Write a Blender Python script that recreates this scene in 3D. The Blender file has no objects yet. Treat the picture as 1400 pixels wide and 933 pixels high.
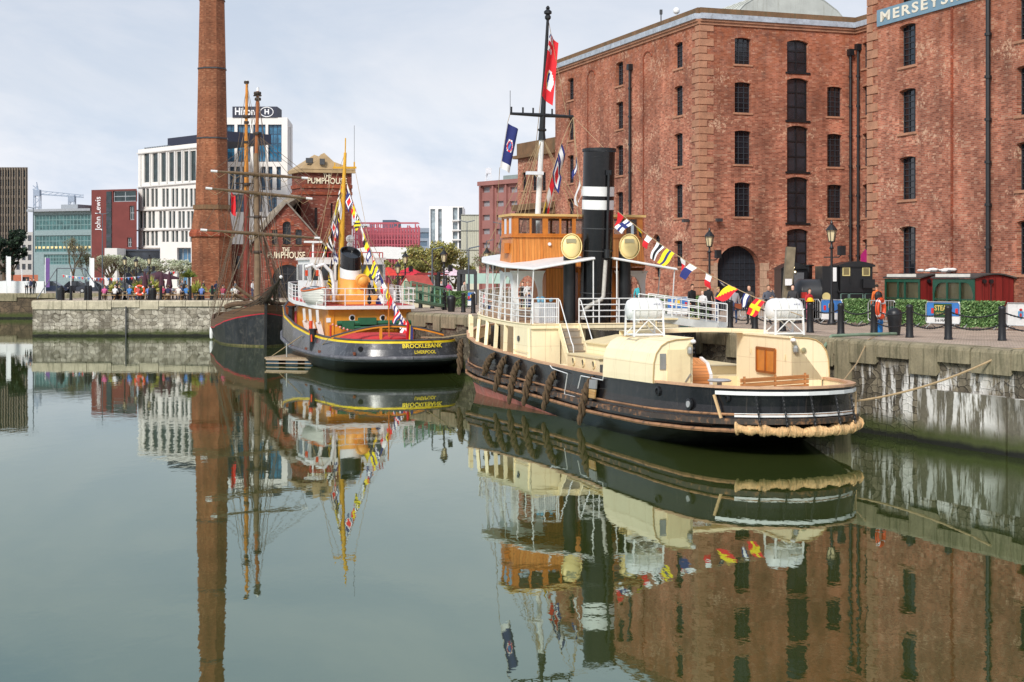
import bpy, bmesh, math, random
from mathutils import Vector, Matrix
R = math.radians
PI = math.pi
random.seed(7)
sc = bpy.context.scene
COL = sc.collection
F, HZ, CZ, CX = 2050.0, 377.0, 5.3, 700.0      # focal length and horizon of the photograph, eye height over the water
Q = 3.1                                        # height of the quay over the water

def PX(px, D): return (px - CX) / F * D
def PZ(py, D): return CZ - (py - HZ) / F * D
def PT(px, py, D): return Vector((PX(px, D), D, PZ(py, D)))
def lerp(a, b, t): return a + (b - a) * t
def itp(tab, x):
    if x <= tab[0][0]: return tab[0][1]
    for (x0, y0), (x1, y1) in zip(tab, tab[1:]):
        if x <= x1: return y0 + (y1 - y0) * (x - x0) / (x1 - x0)
    return tab[-1][1]

# ------------------------------------------------------------------ materials
MATS = {}
def nodes_of(name):
    m = bpy.data.materials.new(name); m.use_nodes = True
    nt = m.node_tree
    return m, nt, nt.nodes, nt.links, nt.nodes['Principled BSDF']
def mth(nt, op, a, b=None, clamp=False):
    n = nt.nodes.new('ShaderNodeMath'); n.operation = op; n.use_clamp = clamp
    for i, v in enumerate((a, b)):
        if v is None: continue
        if hasattr(v, 'is_linked') or hasattr(v, 'links'): nt.links.new(v, n.inputs[i])
        else: n.inputs[i].default_value = v
    return n.outputs[0]
def mixc(nt, fac, a, b, mode='MIX'):
    n = nt.nodes.new('ShaderNodeMix'); n.data_type = 'RGBA'; n.blend_type = mode
    for s, v in ((n.inputs[0], fac), (n.inputs[6], a), (n.inputs[7], b)):
        if hasattr(v, 'links'): nt.links.new(v, s)
        elif isinstance(v, (int, float)): s.default_value = v
        else: s.default_value = (*v[:3], 1)
    return n.outputs[2]
def noise(nt, vec, scale, detail=4, rough=.55, dist=0):
    n = nt.nodes.new('ShaderNodeTexNoise'); n.inputs['Scale'].default_value = scale
    n.inputs['Detail'].default_value = detail; n.inputs['Roughness'].default_value = rough
    n.inputs['Distortion'].default_value = dist
    if vec is not None: nt.links.new(vec, n.inputs['Vector'])
    return n.outputs['Fac']
def ramp(nt, fac, stops):
    n = nt.nodes.new('ShaderNodeValToRGB'); e = n.color_ramp.elements
    while len(e) < len(stops): e.new(.5)
    for i, (p, c) in enumerate(stops):
        e[i].position = p; e[i].color = (c, c, c, 1) if isinstance(c, (int, float)) else (*c[:3], 1)
    nt.links.new(fac, n.inputs[0]); return n.outputs[0]
def coords(nt, which='Object', scale=(1, 1, 1)):
    t = nt.nodes.new('ShaderNodeTexCoord'); mp = nt.nodes.new('ShaderNodeMapping')
    mp.inputs['Scale'].default_value = scale
    nt.links.new(t.outputs[which], mp.inputs[0]); return mp.outputs[0]
def bump(nt, bs, h, strength=.3, dist=.02):
    b = nt.nodes.new('ShaderNodeBump'); b.inputs['Strength'].default_value = strength
    b.inputs['Distance'].default_value = dist
    nt.links.new(h, b.inputs['Height']); nt.links.new(b.outputs[0], bs.inputs['Normal'])
def M(name, col=None, rough=.6, var=.12, scale=3, dirt=0, dirtc=(.12, .1, .08), metal=0, streak=0, streakc=(.2, .12, .06), bmp=0, seam=0):
    """painted or plain surface: base colour, blotchy wear, optional rust or grime runs"""
    if name in MATS: return MATS[name]
    m, nt, nd, lk, bs = nodes_of(name)
    v = coords(nt)
    f = noise(nt, v, scale, 5)
    dark = tuple(c * (1 - var) for c in col); light = tuple(min(1, c * (1 + var)) for c in col)
    c = mixc(nt, ramp(nt, f, [(.3, 0), (.7, 1)]), dark, light)
    if dirt:
        g = noise(nt, v, scale * 2.3, 7, .7)
        c = mixc(nt, mth(nt, 'MULTIPLY', ramp(nt, g, [(.52, 0), (.68, 1)]), dirt), c, dirtc)
    if streak:
        sv = coords(nt, scale=(4, 4, .35))
        g = noise(nt, sv, 1.6, 6, .65)
        c = mixc(nt, mth(nt, 'MULTIPLY', ramp(nt, g, [(.55, 0), (.72, 1)]), streak), c, streakc)
    if seam:
        sx = nd.new('ShaderNodeSeparateXYZ'); lk.new(v, sx.inputs[0])
        q = [mth(nt, 'LESS_THAN', mth(nt, 'FRACT', mth(nt, 'DIVIDE', sx.outputs[i], seam)), .018) for i in (0, 1)]
        rz = mth(nt, 'LESS_THAN', mth(nt, 'FRACT', mth(nt, 'DIVIDE', mth(nt, 'ADD', sx.outputs[2], .13), seam * .7)), .02)
        c = mixc(nt, mth(nt, 'MULTIPLY', mth(nt, 'MAXIMUM', mth(nt, 'MAXIMUM', q[0], q[1]), rz), .4), c, streakc)
        g = noise(nt, coords(nt, scale=(9, 9, .8)), 1.1, 6, .7)
        c = mixc(nt, mth(nt, 'MULTIPLY', ramp(nt, g, [(.62, 0), (.72, 1)]), .55), c, tuple(x * .8 for x in streakc))
    lk.new(c, bs.inputs['Base Color'])
    bs.inputs['Roughness'].default_value = rough; bs.inputs['Metallic'].default_value = metal
    if bmp: bump(nt, bs, noise(nt, v, scale * 4, 5), bmp, .02)
    MATS[name] = m; return m
def brick(name, c1, c2, mortar, bw=.24, bh=.08, patch=.35, patchc=(.55, .42, .33), big=(.6, 1.25), rust=None):
    if name in MATS: return MATS[name]
    m, nt, nd, lk, bs = nodes_of(name)
    uv = coords(nt, 'UV'); ob = coords(nt)
    b = nd.new('ShaderNodeTexBrick'); lk.new(uv, b.inputs['Vector'])
    b.inputs['Scale'].default_value = 1; b.inputs['Brick Width'].default_value = bw; b.inputs['Row Height'].default_value = bh
    b.inputs['Mortar Size'].default_value = .009; b.inputs['Mortar Smooth'].default_value = .2; b.inputs['Bias'].default_value = -.1
    b.inputs['Color1'].default_value = (*c1, 1); b.inputs['Color2'].default_value = (*c2, 1); b.inputs['Mortar'].default_value = (*mortar, 1)
    n1 = noise(nt, ob, .35, 6, .6); n2 = noise(nt, ob, 2.2, 5, .7)
    c = mixc(nt, 1.0, b.outputs[0], ramp(nt, n1, [(.3, big[0]), (.7, big[1])]), 'MULTIPLY')
    # single odd bricks, darker and paler
    sn = nd.new('ShaderNodeTexWhiteNoise'); sn.noise_dimensions = '2D'
    sx = nd.new('ShaderNodeSeparateXYZ'); lk.new(uv, sx.inputs[0]); cb = nd.new('ShaderNodeCombineXYZ')
    lk.new(mth(nt, 'FLOOR', mth(nt, 'DIVIDE', sx.outputs[0], bw)), cb.inputs[0])
    lk.new(mth(nt, 'FLOOR', mth(nt, 'DIVIDE', sx.outputs[1], bh)), cb.inputs[1]); lk.new(cb.outputs[0], sn.inputs[0])
    c = mixc(nt, mth(nt, 'MULTIPLY', ramp(nt, sn.outputs[0], [(.86, 0), (.87, 1)]), .55), c, tuple(x * .45 for x in c1))
    c = mixc(nt, mth(nt, 'MULTIPLY', ramp(nt, sn.outputs[0], [(.07, 1), (.08, 0)]), .3), c, patchc)
    c = mixc(nt, 1.0, c, ramp(nt, noise(nt, coords(nt, scale=(1.1, 1.1, .1)), 1.0, 5, .6), [(.32, .66), (.6, 1.1)]), 'MULTIPLY')
    if patch:
        pv = coords(nt, scale=(.8, .8, 1.5))
        p = mth(nt, 'MULTIPLY', noise(nt, pv, .5, 3, .6), noise(nt, ob, 5, 3, .8))
        c = mixc(nt, mth(nt, 'MULTIPLY', ramp(nt, p, [(.325, 0), (.39, 1)]), patch), c, patchc)
    if rust:
        sep = nd.new('ShaderNodeSeparateXYZ'); lk.new(ob, sep.inputs[0])
        h = nd.new('ShaderNodeMapRange'); lk.new(sep.outputs[2], h.inputs[0])
        h.inputs[1].default_value = 10; h.inputs[2].default_value = 21
        f = mth(nt, 'MULTIPLY', h.outputs[0], ramp(nt, n2, [(.38, 0), (.6, .75)]))
        c = mixc(nt, f, c, rust)
    lk.new(c, bs.inputs['Base Color']); bs.inputs['Roughness'].default_value = .9
    bump(nt, bs, b.outputs['Fac'], -.5, .012)
    MATS[name] = m; return m

def rubble(name, stone1, stone2, gap, cell=.45, guano=0, algae=.45, z0=0):
    """random rubble wall with algae at the water and pale runs"""
    if name in MATS: return MATS[name]
    m, nt, nd, lk, bs = nodes_of(name)
    uv = coords(nt, 'UV', (1, 1.5, 1)); ob = coords(nt)
    wv = nd.new('ShaderNodeVectorMath'); wv.operation = 'ADD'
    nn = nd.new('ShaderNodeTexNoise'); nn.inputs['Scale'].default_value = 1.1; lk.new(uv, nn.inputs['Vector'])
    sc_ = nd.new('ShaderNodeVectorMath'); sc_.operation = 'SCALE'; sc_.inputs['Scale'].default_value = .14
    lk.new(nn.outputs['Color'], sc_.inputs[0]); lk.new(uv, wv.inputs[0]); lk.new(sc_.outputs[0], wv.inputs[1])
    v1 = nd.new('ShaderNodeTexVoronoi'); v3 = nd.new('ShaderNodeTexVoronoi'); v3.feature = 'F2'
    for v in (v1, v3): lk.new(wv.outputs[0], v.inputs['Vector']); v.inputs['Randomness'].default_value = .8; v.inputs['Scale'].default_value = 1 / cell; v.voronoi_dimensions = '2D'; v.distance = 'CHEBYCHEV'
    edge = mth(nt, 'SUBTRACT', v3.outputs['Distance'], v1.outputs['Distance'])
    sp = nd.new('ShaderNodeSeparateColor'); lk.new(v1.outputs['Color'], sp.inputs[0])
    c = mixc(nt, sp.outputs[0], stone1, stone2)
    c = mixc(nt, 1.0, c, ramp(nt, noise(nt, ob, .9, 6, .65), [(.3, .55), (.7, 1.3)]), 'MULTIPLY')
    c = mixc(nt, 1.0, c, ramp(nt, noise(nt, ob, 9, 5, .7), [(.3, .7), (.7, 1.2)]), 'MULTIPLY')
    c = mixc(nt, mth(nt, 'MULTIPLY', ramp(nt, edge, [(.02, 1), (.1, 0)]), ramp(nt, noise(nt, ob, 3, 3), [(.3, .6), (.55, 1)])), c, gap)
    c = mixc(nt, mth(nt, 'MULTIPLY', ramp(nt, noise(nt, coords(nt, scale=(1.5, 1.5, .25)), 1.3, 5, .65), [(.46, 0), (.66, 1)]), .55), c, gap)
    sep = nd.new('ShaderNodeSeparateXYZ'); lk.new(ob, sep.inputs[0]); z = sep.outputs[2]
    if guano:
        gv = coords(nt, 'UV', (1, .16, 1))
        g = noise(nt, gv, 2.6, 6, .68, .3); g2 = noise(nt, coords(nt, 'UV', (1, .5, 1)), .35, 2)
        hi = nd.new('ShaderNodeMapRange'); lk.new(z, hi.inputs[0]); hi.inputs[1].default_value = 2.5; hi.inputs[2].default_value = 2.0
        lo = nd.new('ShaderNodeMapRange'); lk.new(z, lo.inputs[0]); lo.inputs[1].default_value = .35; lo.inputs[2].default_value = .9
        near = nd.new('ShaderNodeMapRange'); lk.new(sep.outputs[1], near.inputs[0]); near.inputs[1].default_value = 56; near.inputs[2].default_value = 47
        f = mth(nt, 'MULTIPLY', ramp(nt, g, [(.49, 0), (.56, 1)]), mth(nt, 'MULTIPLY', hi.outputs[0], lo.outputs[0]))
        f = mth(nt, 'MULTIPLY', f, near.outputs[0]); f = mth(nt, 'MULTIPLY', f, ramp(nt, g2, [(.4, .15), (.55, guano)]))
        c = mixc(nt, f, c, (.72, .7, .66))
    dk = nd.new('ShaderNodeMapRange'); lk.new(mth(nt, 'ADD', z, mth(nt, 'MULTIPLY', noise(nt, ob, 1.7, 4), -.5)), dk.inputs[0])
    dk.inputs[1].default_value = algae + .1; dk.inputs[2].default_value = algae - .35
    c = mixc(nt, mth(nt, 'MULTIPLY', dk.outputs[0], .92), c, (.05, .065, .012))
    wt = nd.new('ShaderNodeMapRange'); lk.new(mth(nt, 'ADD', z, mth(nt, 'MULTIPLY', noise(nt, ob, 1.3, 3), -.25)), wt.inputs[0])
    wt.inputs[1].default_value = .12; wt.inputs[2].default_value = -.02
    c = mixc(nt, wt.outputs[0], c, (.008, .009, .005))
    lk.new(c, bs.inputs['Base Color']); bs.inputs['Roughness'].default_value = .85
    bump(nt, bs, mth(nt, 'ADD', ramp(nt, edge, [(0, 0), (.2, 1)]), mth(nt, 'MULTIPLY', noise(nt, ob, 7, 4), 1.0)), .5, .04)
    MATS[name] = m; return m

def ashlar(name, col, scale=1, stain=.6):
    """big dressed stones: coping, quoins, cornices, with dark damp runs"""
    if name in MATS: return MATS[name]
    m, nt, nd, lk, bs = nodes_of(name)
    ob = coords(nt)
    c = mixc(nt, ramp(nt, noise(nt, ob, 1.3 * scale, 6, .65), [(.3, 0), (.7, 1)]), tuple(x * .72 for x in col), tuple(x * 1.2 for x in col))
    c = mixc(nt, 1.0, c, ramp(nt, noise(nt, ob, 14, 4, .7), [(.3, .8), (.7, 1.12)]), 'MULTIPLY')
    g = noise(nt, coords(nt, scale=(3, 3, .3)), 1.5, 6, .7)
    c = mixc(nt, mth(nt, 'MULTIPLY', ramp(nt, g, [(.5, 0), (.66, 1)]), stain), c, (.09, .085, .045))
    lk.new(c, bs.inputs['Base Color']); bs.inputs['Roughness'].default_value = .88
    bump(nt, bs, noise(nt, ob, 10, 6, .7), .35, .02)
    MATS[name] = m; return m
def planks(name, c1, c2, w=.12, axis='Z', rough=.45):
    """boards side by side: seams plus grain"""
    if name in MATS: return MATS[name]
    m, nt, nd, lk, bs = nodes_of(name)
    uv = coords(nt, 'UV')
    sx = nd.new('ShaderNodeSeparateXYZ'); lk.new(uv, sx.inputs[0])
    a = sx.outputs[0] if axis == 'Z' else sx.outputs[1]
    q = mth(nt, 'DIVIDE', a, w)
    wn = nd.new('ShaderNodeTexWhiteNoise'); wn.noise_dimensions = '1D'; lk.new(mth(nt, 'FLOOR', q), wn.inputs['W'])
    c = mixc(nt, wn.outputs[0], c1, c2)
    gv = coords(nt, 'UV', (30, 1.5, 1) if axis == 'Z' else (1.5, 30, 1))
    c = mixc(nt, 1.0, c, ramp(nt, noise(nt, gv, 1, 5, .6), [(.3, .72), (.7, 1.15)]), 'MULTIPLY')
    fr = mth(nt, 'FRACT', q)
    seam = mth(nt, 'LESS_THAN', fr, .09)
    c = mixc(nt, mth(nt, 'MULTIPLY', seam, .75), c, tuple(x * .18 for x in c1))
    lk.new(c, bs.inputs['Base Color']); bs.inputs['Roughness'].default_value = rough
    MATS[name] = m; return m
def glass(name, col=(.02, .03, .04), rough=.06):
    if name in MATS: return MATS[name]
    m, nt, nd, lk, bs = nodes_of(name)
    v = coords(nt)
    c = mixc(nt, ramp(nt, noise(nt, v, .8, 3), [(.35, 0), (.65, 1)]), tuple(x * .55 for x in col), tuple(x * 1.4 for x in col))
    lk.new(c, bs.inputs['Base Color']); bs.inputs['Roughness'].default_value = rough
    bs.inputs['Specular IOR Level'].default_value = .8
    MATS[name] = m; return m
def clearglass(name='clear_glass'):
    if name in MATS: return MATS[name]
    m, nt, nd, lk, bs = nodes_of(name)
    tr = nd.new('ShaderNodeBsdfTransparent'); gl = nd.new('ShaderNodeBsdfGlossy'); gl.inputs['Roughness'].default_value = .03
    tr.inputs[0].default_value = (.8, .84, .85, 1)
    fr = nd.new('ShaderNodeFresnel'); fr.inputs[0].default_value = 1.5
    mx = nd.new('ShaderNodeMixShader'); lk.new(fr.outputs[0], mx.inputs[0]); lk.new(tr.outputs[0], mx.inputs[1]); lk.new(gl.outputs[0], mx.inputs[2])
    lk.new(mx.outputs[0], nd['Material Output'].inputs[0]); MATS[name] = m; return m
def rgb(*c):
    """sRGB 0..255 to linear"""
    return tuple(((x / 255) / 12.92 if x / 255 <= .04045 else ((x / 255 + .055) / 1.055) ** 2.4) for x in c)
def plain(c, rough=.6):
    """cloth or paint colour given as a linear triple"""
    k = 'paint_%02d_%02d_%02d_%02d' % (*[int(x * 99) for x in c], int(rough * 99))
    return M(k, c, rough, .1, 6)

# ------------------------------------------------------------------ mesh helper
def wm(o):
    m = Matrix.Identity(4)
    while o is not None:
        m = Matrix.LocRotScale(o.location, o.rotation_euler, o.scale) @ m; o = o.parent
    return m
class MB:
    def __init__(s): s.v = []; s.f = []; s.m = []; s.mi = 0; s.T = None
    def add(s, vs, fs, mi=None):
        b = len(s.v)
        for p in vs:
            p = Vector(p); s.v.append(s.T @ p if s.T is not None else p)
        for f in fs: s.f.append([b + i for i in f]); s.m.append(s.mi if mi is None else mi)
    def box(s, c, sz, rz=0, bev=0):
        x, y, z = (d / 2 for d in sz); ca, sa = math.cos(rz), math.sin(rz); c = Vector(c)
        vs = [c + Vector((px * ca - py * sa, px * sa + py * ca, pz)) for pz in (-z, z) for px, py in ((-x, -y), (x, -y), (x, y), (-x, y))]
        s.add(vs, [(3, 2, 1, 0), (4, 5, 6, 7), (0, 1, 5, 4), (1, 2, 6, 5), (2, 3, 7, 6), (3, 0, 4, 7)])
    def bar(s, a, b, w, h=None, up=(0, 0, 1)):
        a, b = Vector(a), Vector(b); h = h or w; d = (b - a).normalized(); up = Vector(up)
        if abs(d.dot(up)) > .98: up = Vector((1, 0, 0))
        x = d.cross(up).normalized() * w / 2; y = x.cross(d).normalized() * h / 2
        vs = [p + i * x + j * y for p in (a, b) for i, j in ((-1, -1), (1, -1), (1, 1), (-1, 1))]
        s.add(vs, [(3, 2, 1, 0), (4, 5, 6, 7), (0, 1, 5, 4), (1, 2, 6, 5), (2, 3, 7, 6), (3, 0, 4, 7)])
    def tube(s, pts, r, n=6, cap=True):
        pts = [Vector(p) for p in pts]; rs = r if isinstance(r, (list, tuple)) else [r] * len(pts)
        prev = None; b = len(s.v); vs = []
        for i, p in enumerate(pts):
            d = (pts[min(i + 1, len(pts) - 1)] - pts[max(i - 1, 0)])
            d = d.normalized() if d.length > 1e-9 else Vector((0, 0, 1))
            if prev is None:
                up = Vector((0, 0, 1)) if abs(d.z) < .9 else Vector((1, 0, 0))
                x = d.cross(up).normalized()
            else:
                x = prev - d * prev.dot(d); x = x.normalized() if x.length > 1e-6 else d.orthogonal().normalized()
            prev = x; y = d.cross(x)
            for k in range(n):
                a = 2 * PI * k / n; vs.append(p + (x * math.cos(a) + y * math.sin(a)) * rs[i])
        fs = [(i * n + k, i * n + (k + 1) % n, (i + 1) * n + (k + 1) % n, (i + 1) * n + k) for i in range(len(pts) - 1) for k in range(n)]
        if cap: fs += [tuple(range(n))[::-1], tuple((len(pts) - 1) * n + k for k in range(n))]
        s.add(vs, fs)
    def lathe(s, prof, o=(0, 0, 0), n=16, axis=(0, 0, 1), ph=0):
        ax = Vector(axis).normalized(); x = ax.orthogonal().normalized() if abs(ax.z) < .99 else Vector((1, 0, 0)); y = ax.cross(x); o = Vector(o)
        vs = [o + ax * h + (x * math.cos(2 * PI * k / n + ph) + y * math.sin(2 * PI * k / n + ph)) * max(r, 1e-4) for r, h in prof for k in range(n)]
        L = len(prof)
        fs = [(i * n + k, i * n + (k + 1) % n, (i + 1) * n + (k + 1) % n, (i + 1) * n + k) for i in range(L - 1) for k in range(n)]
        fs += [tuple(range(n))[::-1], tuple((L - 1) * n + k for k in range(n))]
        s.add(vs, fs)
    def sphere(s, c, r, n=10, sq=(1, 1, 1)):
        c = Vector(c); vs = []
        L = max(5, n // 2 + 1)
        for i in range(L):
            t = PI * i / (L - 1)
            for k in range(n):
                a = 2 * PI * k / n
                vs.append(c + Vector((math.sin(t) * math.cos(a) * r * sq[0], math.sin(t) * math.sin(a) * r * sq[1], math.cos(t) * r * sq[2])))
        s.add(vs, [(i * n + k, (i + 1) * n + k, (i + 1) * n + (k + 1) % n, i * n + (k + 1) % n) for i in range(L - 1) for k in range(n)])
    def prism(s, poly, vec):
        vec = Vector(vec); n = len(poly); a = [Vector(p) for p in poly]
        s.add(a + [p + vec for p in a], [tuple(range(n))[::-1], tuple(range(n, 2 * n))] + [(i, (i + 1) % n, n + (i + 1) % n, n + i) for i in range(n)])
    def quad(s, *p): s.add(p, [tuple(range(len(p)))])
    def grid(s, rows, mi=None):
        n = len(rows[0]); vs = [p for r in rows for p in r]
        s.add(vs, [(i * n + k, i * n + k + 1, (i + 1) * n + k + 1, (i + 1) * n + k) for i in range(len(rows) - 1) for k in range(n - 1)], mi)
    def build(s, name, mat, parent=None, world=False, smooth=False):
        me = bpy.data.meshes.new(name)
        inv = wm(parent).inverted() if (world and parent) else None
        me.from_pydata([inv @ p if inv else p for p in s.v], [], s.f)
        mats = mat if isinstance(mat, (list, tuple)) else [mat]
        for m in mats: me.materials.append(m)
        if len(mats) > 1: me.polygons.foreach_set('material_index', s.m)
        uv = me.uv_layers.new(name='UVMap').data
        vv = me.vertices
        for p in me.polygons:
            nn = p.normal
            for li in p.loop_indices:
                co = vv[me.loops[li].vertex_index].co
                if abs(nn.z) > .75: uv[li].uv = (co.x, co.y)
                else:
                    l = math.hypot(nn.x, nn.y) or 1
                    uv[li].uv = (co.x * -nn.y / l + co.y * nn.x / l, co.z)
        if smooth:
            me.polygons.foreach_set('use_smooth', [True] * len(me.polygons))
            try: me.set_sharp_from_angle(angle=R(42))
            except Exception: pass
        me.update()
        o = bpy.data.objects.new(name, me); COL.objects.link(o)
        if parent: o.parent = parent
        return o
def tag(o, label, cat, group=None):
    o['label'] = label; o['category'] = cat
    if group: o['group'] = group
    return o
def structure(o): o['kind'] = 'structure'; return o
def empty(name, loc, label=None, cat=None, group=None, rz=0):
    o = bpy.data.objects.new(name, None); COL.objects.link(o); o.location = loc; o.rotation_euler = (0, 0, rz); o.empty_display_size = .2
    if label: tag(o, label, cat, group)
    return o
def copy_tree(o, parent=None):
    c = o.copy(); COL.objects.link(c); c.parent = parent
    for ch in list(o.children): copy_tree(ch, c)
    return c
def curve_text(name, body, size, mat, parent=None, place=None, bold=0, spacing=1.0, extr=.01, width=None, world=False, align='CENTER'):
    """lettering as a mesh; place(x, y, z) puts each point of the flat text on its surface; width stretches it to a length"""
    cu = bpy.data.curves.new(name, 'FONT'); cu.body = body; cu.size = size; cu.align_x = align; cu.align_y = 'CENTER'
    cu.extrude = extr; cu.offset = bold; cu.space_character = spacing; cu.resolution_u = 3
    t = bpy.data.objects.new(name, cu); COL.objects.link(t)
    dg = bpy.context.evaluated_depsgraph_get(); dg.update()
    me = bpy.data.meshes.new_from_object(t.evaluated_get(dg)); bpy.data.objects.remove(t)
    xs = [v.co.x for v in me.vertices]; k = width / (max(xs) - min(xs)) if width else 1
    inv = wm(parent).inverted() if (world and parent) else None
    for v in me.vertices:
        p = Vector(place(v.co.x * k, v.co.y, v.co.z)); v.co = inv @ p if inv else p
    me.materials.clear(); me.materials.append(mat); me.name = name
    o = bpy.data.objects.new(name, me); COL.objects.link(o)
    if parent: o.parent = parent
    return o

# ------------------------------------------------------------------ walls with openings (left to right as seen from the water)
def along(p0, d, px):
    k = (px - CX) / F
    return (k * p0[1] - p0[0]) / (d[0] - k * d[1])
class Wall:
    def __init__(s, p0, p1):
        s.p0 = Vector((*p0, 0)); s.p1 = Vector((*p1, 0)); s.d = (s.p1 - s.p0).normalized(); s.L = (s.p1 - s.p0).length
        s.n = Vector((-s.d.y, s.d.x, 0)); s.ops = []
    def at(s, px, py=None):
        a = along(s.p0, s.d, px); D = s.p0.y + a * s.d.y
        return a if py is None else (a, PZ(py, D))
    def w(s, a, z, dep=0): return s.p0 + s.d * a + s.n * dep + Vector((0, 0, z))
    def op(s, x0, x1, y0, y1, rise=0, **kw):
        a0, a1 = s.at(x0), s.at(x1); am = s.at((x0 + x1) / 2); D = s.p0.y + am * s.d.y
        return s.opm(a0, a1, PZ(y1, D), PZ(y0, D), rise, **kw)
    def opm(s, a0, a1, zb, zt, rise=0, **kw):
        o = dict(a0=a0, a1=a1, zb=zb, zt=zt, rise=rise, **kw); s.ops.append(o); return o
    def face(s, mb, z0, z1, depth=.22, a0=0, a1=None):
        L = s.L if a1 is None else a1
        ops = [o for o in s.ops if o['a1'] > a0 and o['a0'] < L and o['zt'] > z0 and o['zb'] < z1]
        As = sorted({a0, L, *[max(a0, o['a0']) for o in ops], *[min(L, o['a1']) for o in ops]})
        Zs = sorted({z0, z1, *[max(z0, o['zb']) for o in ops], *[min(z1, o['zt']) for o in ops]})
        for i in range(len(As) - 1):
            am = (As[i] + As[i + 1]) / 2
            run = None
            for j in range(len(Zs) - 1):
                zm = (Zs[j] + Zs[j + 1]) / 2
                if not any(o['a0'] < am < o['a1'] and o['zb'] < zm < o['zt'] for o in ops):
                    mb.quad(s.w(As[i], Zs[j]), s.w(As[i + 1], Zs[j]), s.w(As[i + 1], Zs[j + 1]), s.w(As[i], Zs[j + 1]))
        for o in ops:
            x0, x1, zb, zt, r = max(a0, o['a0']), min(L, o['a1']), max(z0, o['zb']), min(z1, o['zt']), o['rise']
            dp = o.get('depth', depth); zs = zt - r
            mb.quad(s.w(x0, zb), s.w(x0, zs), s.w(x0, zs, dp), s.w(x0, zb, dp))
            mb.quad(s.w(x1, zb), s.w(x1, zb, dp), s.w(x1, zs, dp), s.w(x1, zs))
            mb.quad(s.w(x0, zb), s.w(x0, zb, dp), s.w(x1, zb, dp), s.w(x1, zb))
            if r <= 0: mb.quad(s.w(x0, zt), s.w(x1, zt), s.w(x1, zt, dp), s.w(x0, zt, dp))
            else:
                N = 12; xm, hw = (x0 + x1) / 2, (x1 - x0) / 2
                if r < hw * .8:
                    Rr = (hw * hw + r * r) / (2 * r); th = math.asin(hw / Rr)
                    cur = [(xm + Rr * math.sin(lerp(-th, th, i / N)), zt - Rr + Rr * math.cos(lerp(-th, th, i / N))) for i in range(N + 1)]
                else: cur = [(xm - hw * math.cos(PI * i / N), zs + r * math.sin(PI * i / N)) for i in range(N + 1)]
                for (u0, v0), (u1, v1) in zip(cur, cur[1:]):
                    mb.quad(s.w(u0, v0), s.w(u1, v1), s.w(u1, zt), s.w(u0, zt))
                    mb.quad(s.w(u0, v0), s.w(u0, v0, dp), s.w(u1, v1, dp), s.w(u1, v1))
    def slab(s, mb, a0, a1, z0, z1, out, back=0):
        """a box standing proud of the wall by out"""
        mb.add([s.w(a, z, d) for z in (z0, z1) for a, d in ((a0, -out), (a1, -out), (a1, back), (a0, back))],
               [(3, 2, 1, 0), (4, 5, 6, 7), (0, 1, 5, 4), (1, 2, 6, 5), (2, 3, 7, 6), (3, 0, 4, 7)])
    def window(s, o, parent, pane, bars, nx=3, nz=5, sill=None, depth=.2, name='window', barw=.04, sillh=.12, sub='glazing_bars'):
        mb = MB(); mb.quad(s.w(o['a0'], o['zb'], depth), s.w(o['a1'], o['zb'], depth), s.w(o['a1'], o['zt'], depth), s.w(o['a0'], o['zt'], depth))
        w = mb.build(name, pane, parent, world=True)
        if bars:
            b = MB(); W = o['a1'] - o['a0']; H = o['zt'] - o['zb']
            for i in range(nx + 1):
                a = o['a0'] + W * i / nx; a = min(max(a, o['a0'] + barw / 2), o['a1'] - barw / 2)
                s.slab(b, a - barw / 2, a + barw / 2, o['zb'], o['zt'], -(depth - .05), depth - .004)
            for j in range(nz + 1):
                z = o['zb'] + H * j / nz; z = min(max(z, o['zb'] + barw / 2), o['zt'] - barw / 2)
                s.slab(b, o['a0'], o['a1'], z - barw / 2, z + barw / 2, -(depth - .047), depth - .007)
            b.build(sub, bars, w, world=True)
        if sill:
            b = MB(); s.slab(b, o['a0'] - .12, o['a1'] + .12, o['zb'] - sillh, o['zb'] - .002, .07, depth - .02); b.build('sill', sill, w, world=True)
        return w
ORD = ['first', 'second', 'third', 'fourth', 'fifth', 'sixth', 'seventh', 'eighth', 'ninth', 'tenth', 'eleventh', 'twelfth', 'thirteenth', 'fourteenth', 'fifteenth', 'sixteenth']
# ------------------------------------------------------------------ camera, light, sky
cam = bpy.data.cameras.new('camera'); co = bpy.data.objects.new('camera', cam); COL.objects.link(co); sc.camera = co
co.location = (0, 0, CZ); co.rotation_euler = (R(90), 0, 0)
cam.sensor_width = 36; cam.lens = F / 1400 * 36; cam.shift_y = -(466.5 - HZ) / 1400; cam.clip_end = 9000; cam.clip_start = .5
sc.view_settings.view_transform = 'Standard'; sc.view_settings.look = 'None'; sc.view_settings.gamma = 1; sc.view_settings.exposure = .55
w = bpy.data.worlds.new('World'); sc.world = w; w.use_nodes = True
nt = w.node_tree; bg = nt.nodes['Background']; bg.inputs[1].default_value = .1
SUN_EL, SUN_AZ = 38, 205          # azimuth clockwise from +Y
sky = nt.nodes.new('ShaderNodeTexSky'); sky.sky_type = 'NISHITA'; sky.sun_disc = False
sky.sun_elevation = R(SUN_EL); sky.sun_rotation = R(SUN_AZ)
tc = nt.nodes.new('ShaderNodeTexCoord'); mp = nt.nodes.new('ShaderNodeMapping'); mp.inputs['Scale'].default_value = (1, 1, 2.6)
nt.links.new(tc.outputs['Generated'], mp.inputs[0])
n1 = noise(nt, mp.outputs[0], 4.2, 7, .6, .5); n2 = noise(nt, mp.outputs[0], 1.1, 3, .5)
cl = mixc(nt, ramp(nt, n1, [(.38, 0), (.64, 1)]), (2.7, 3.9, 5.5), (6.7, 6.85, 7.3))
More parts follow.
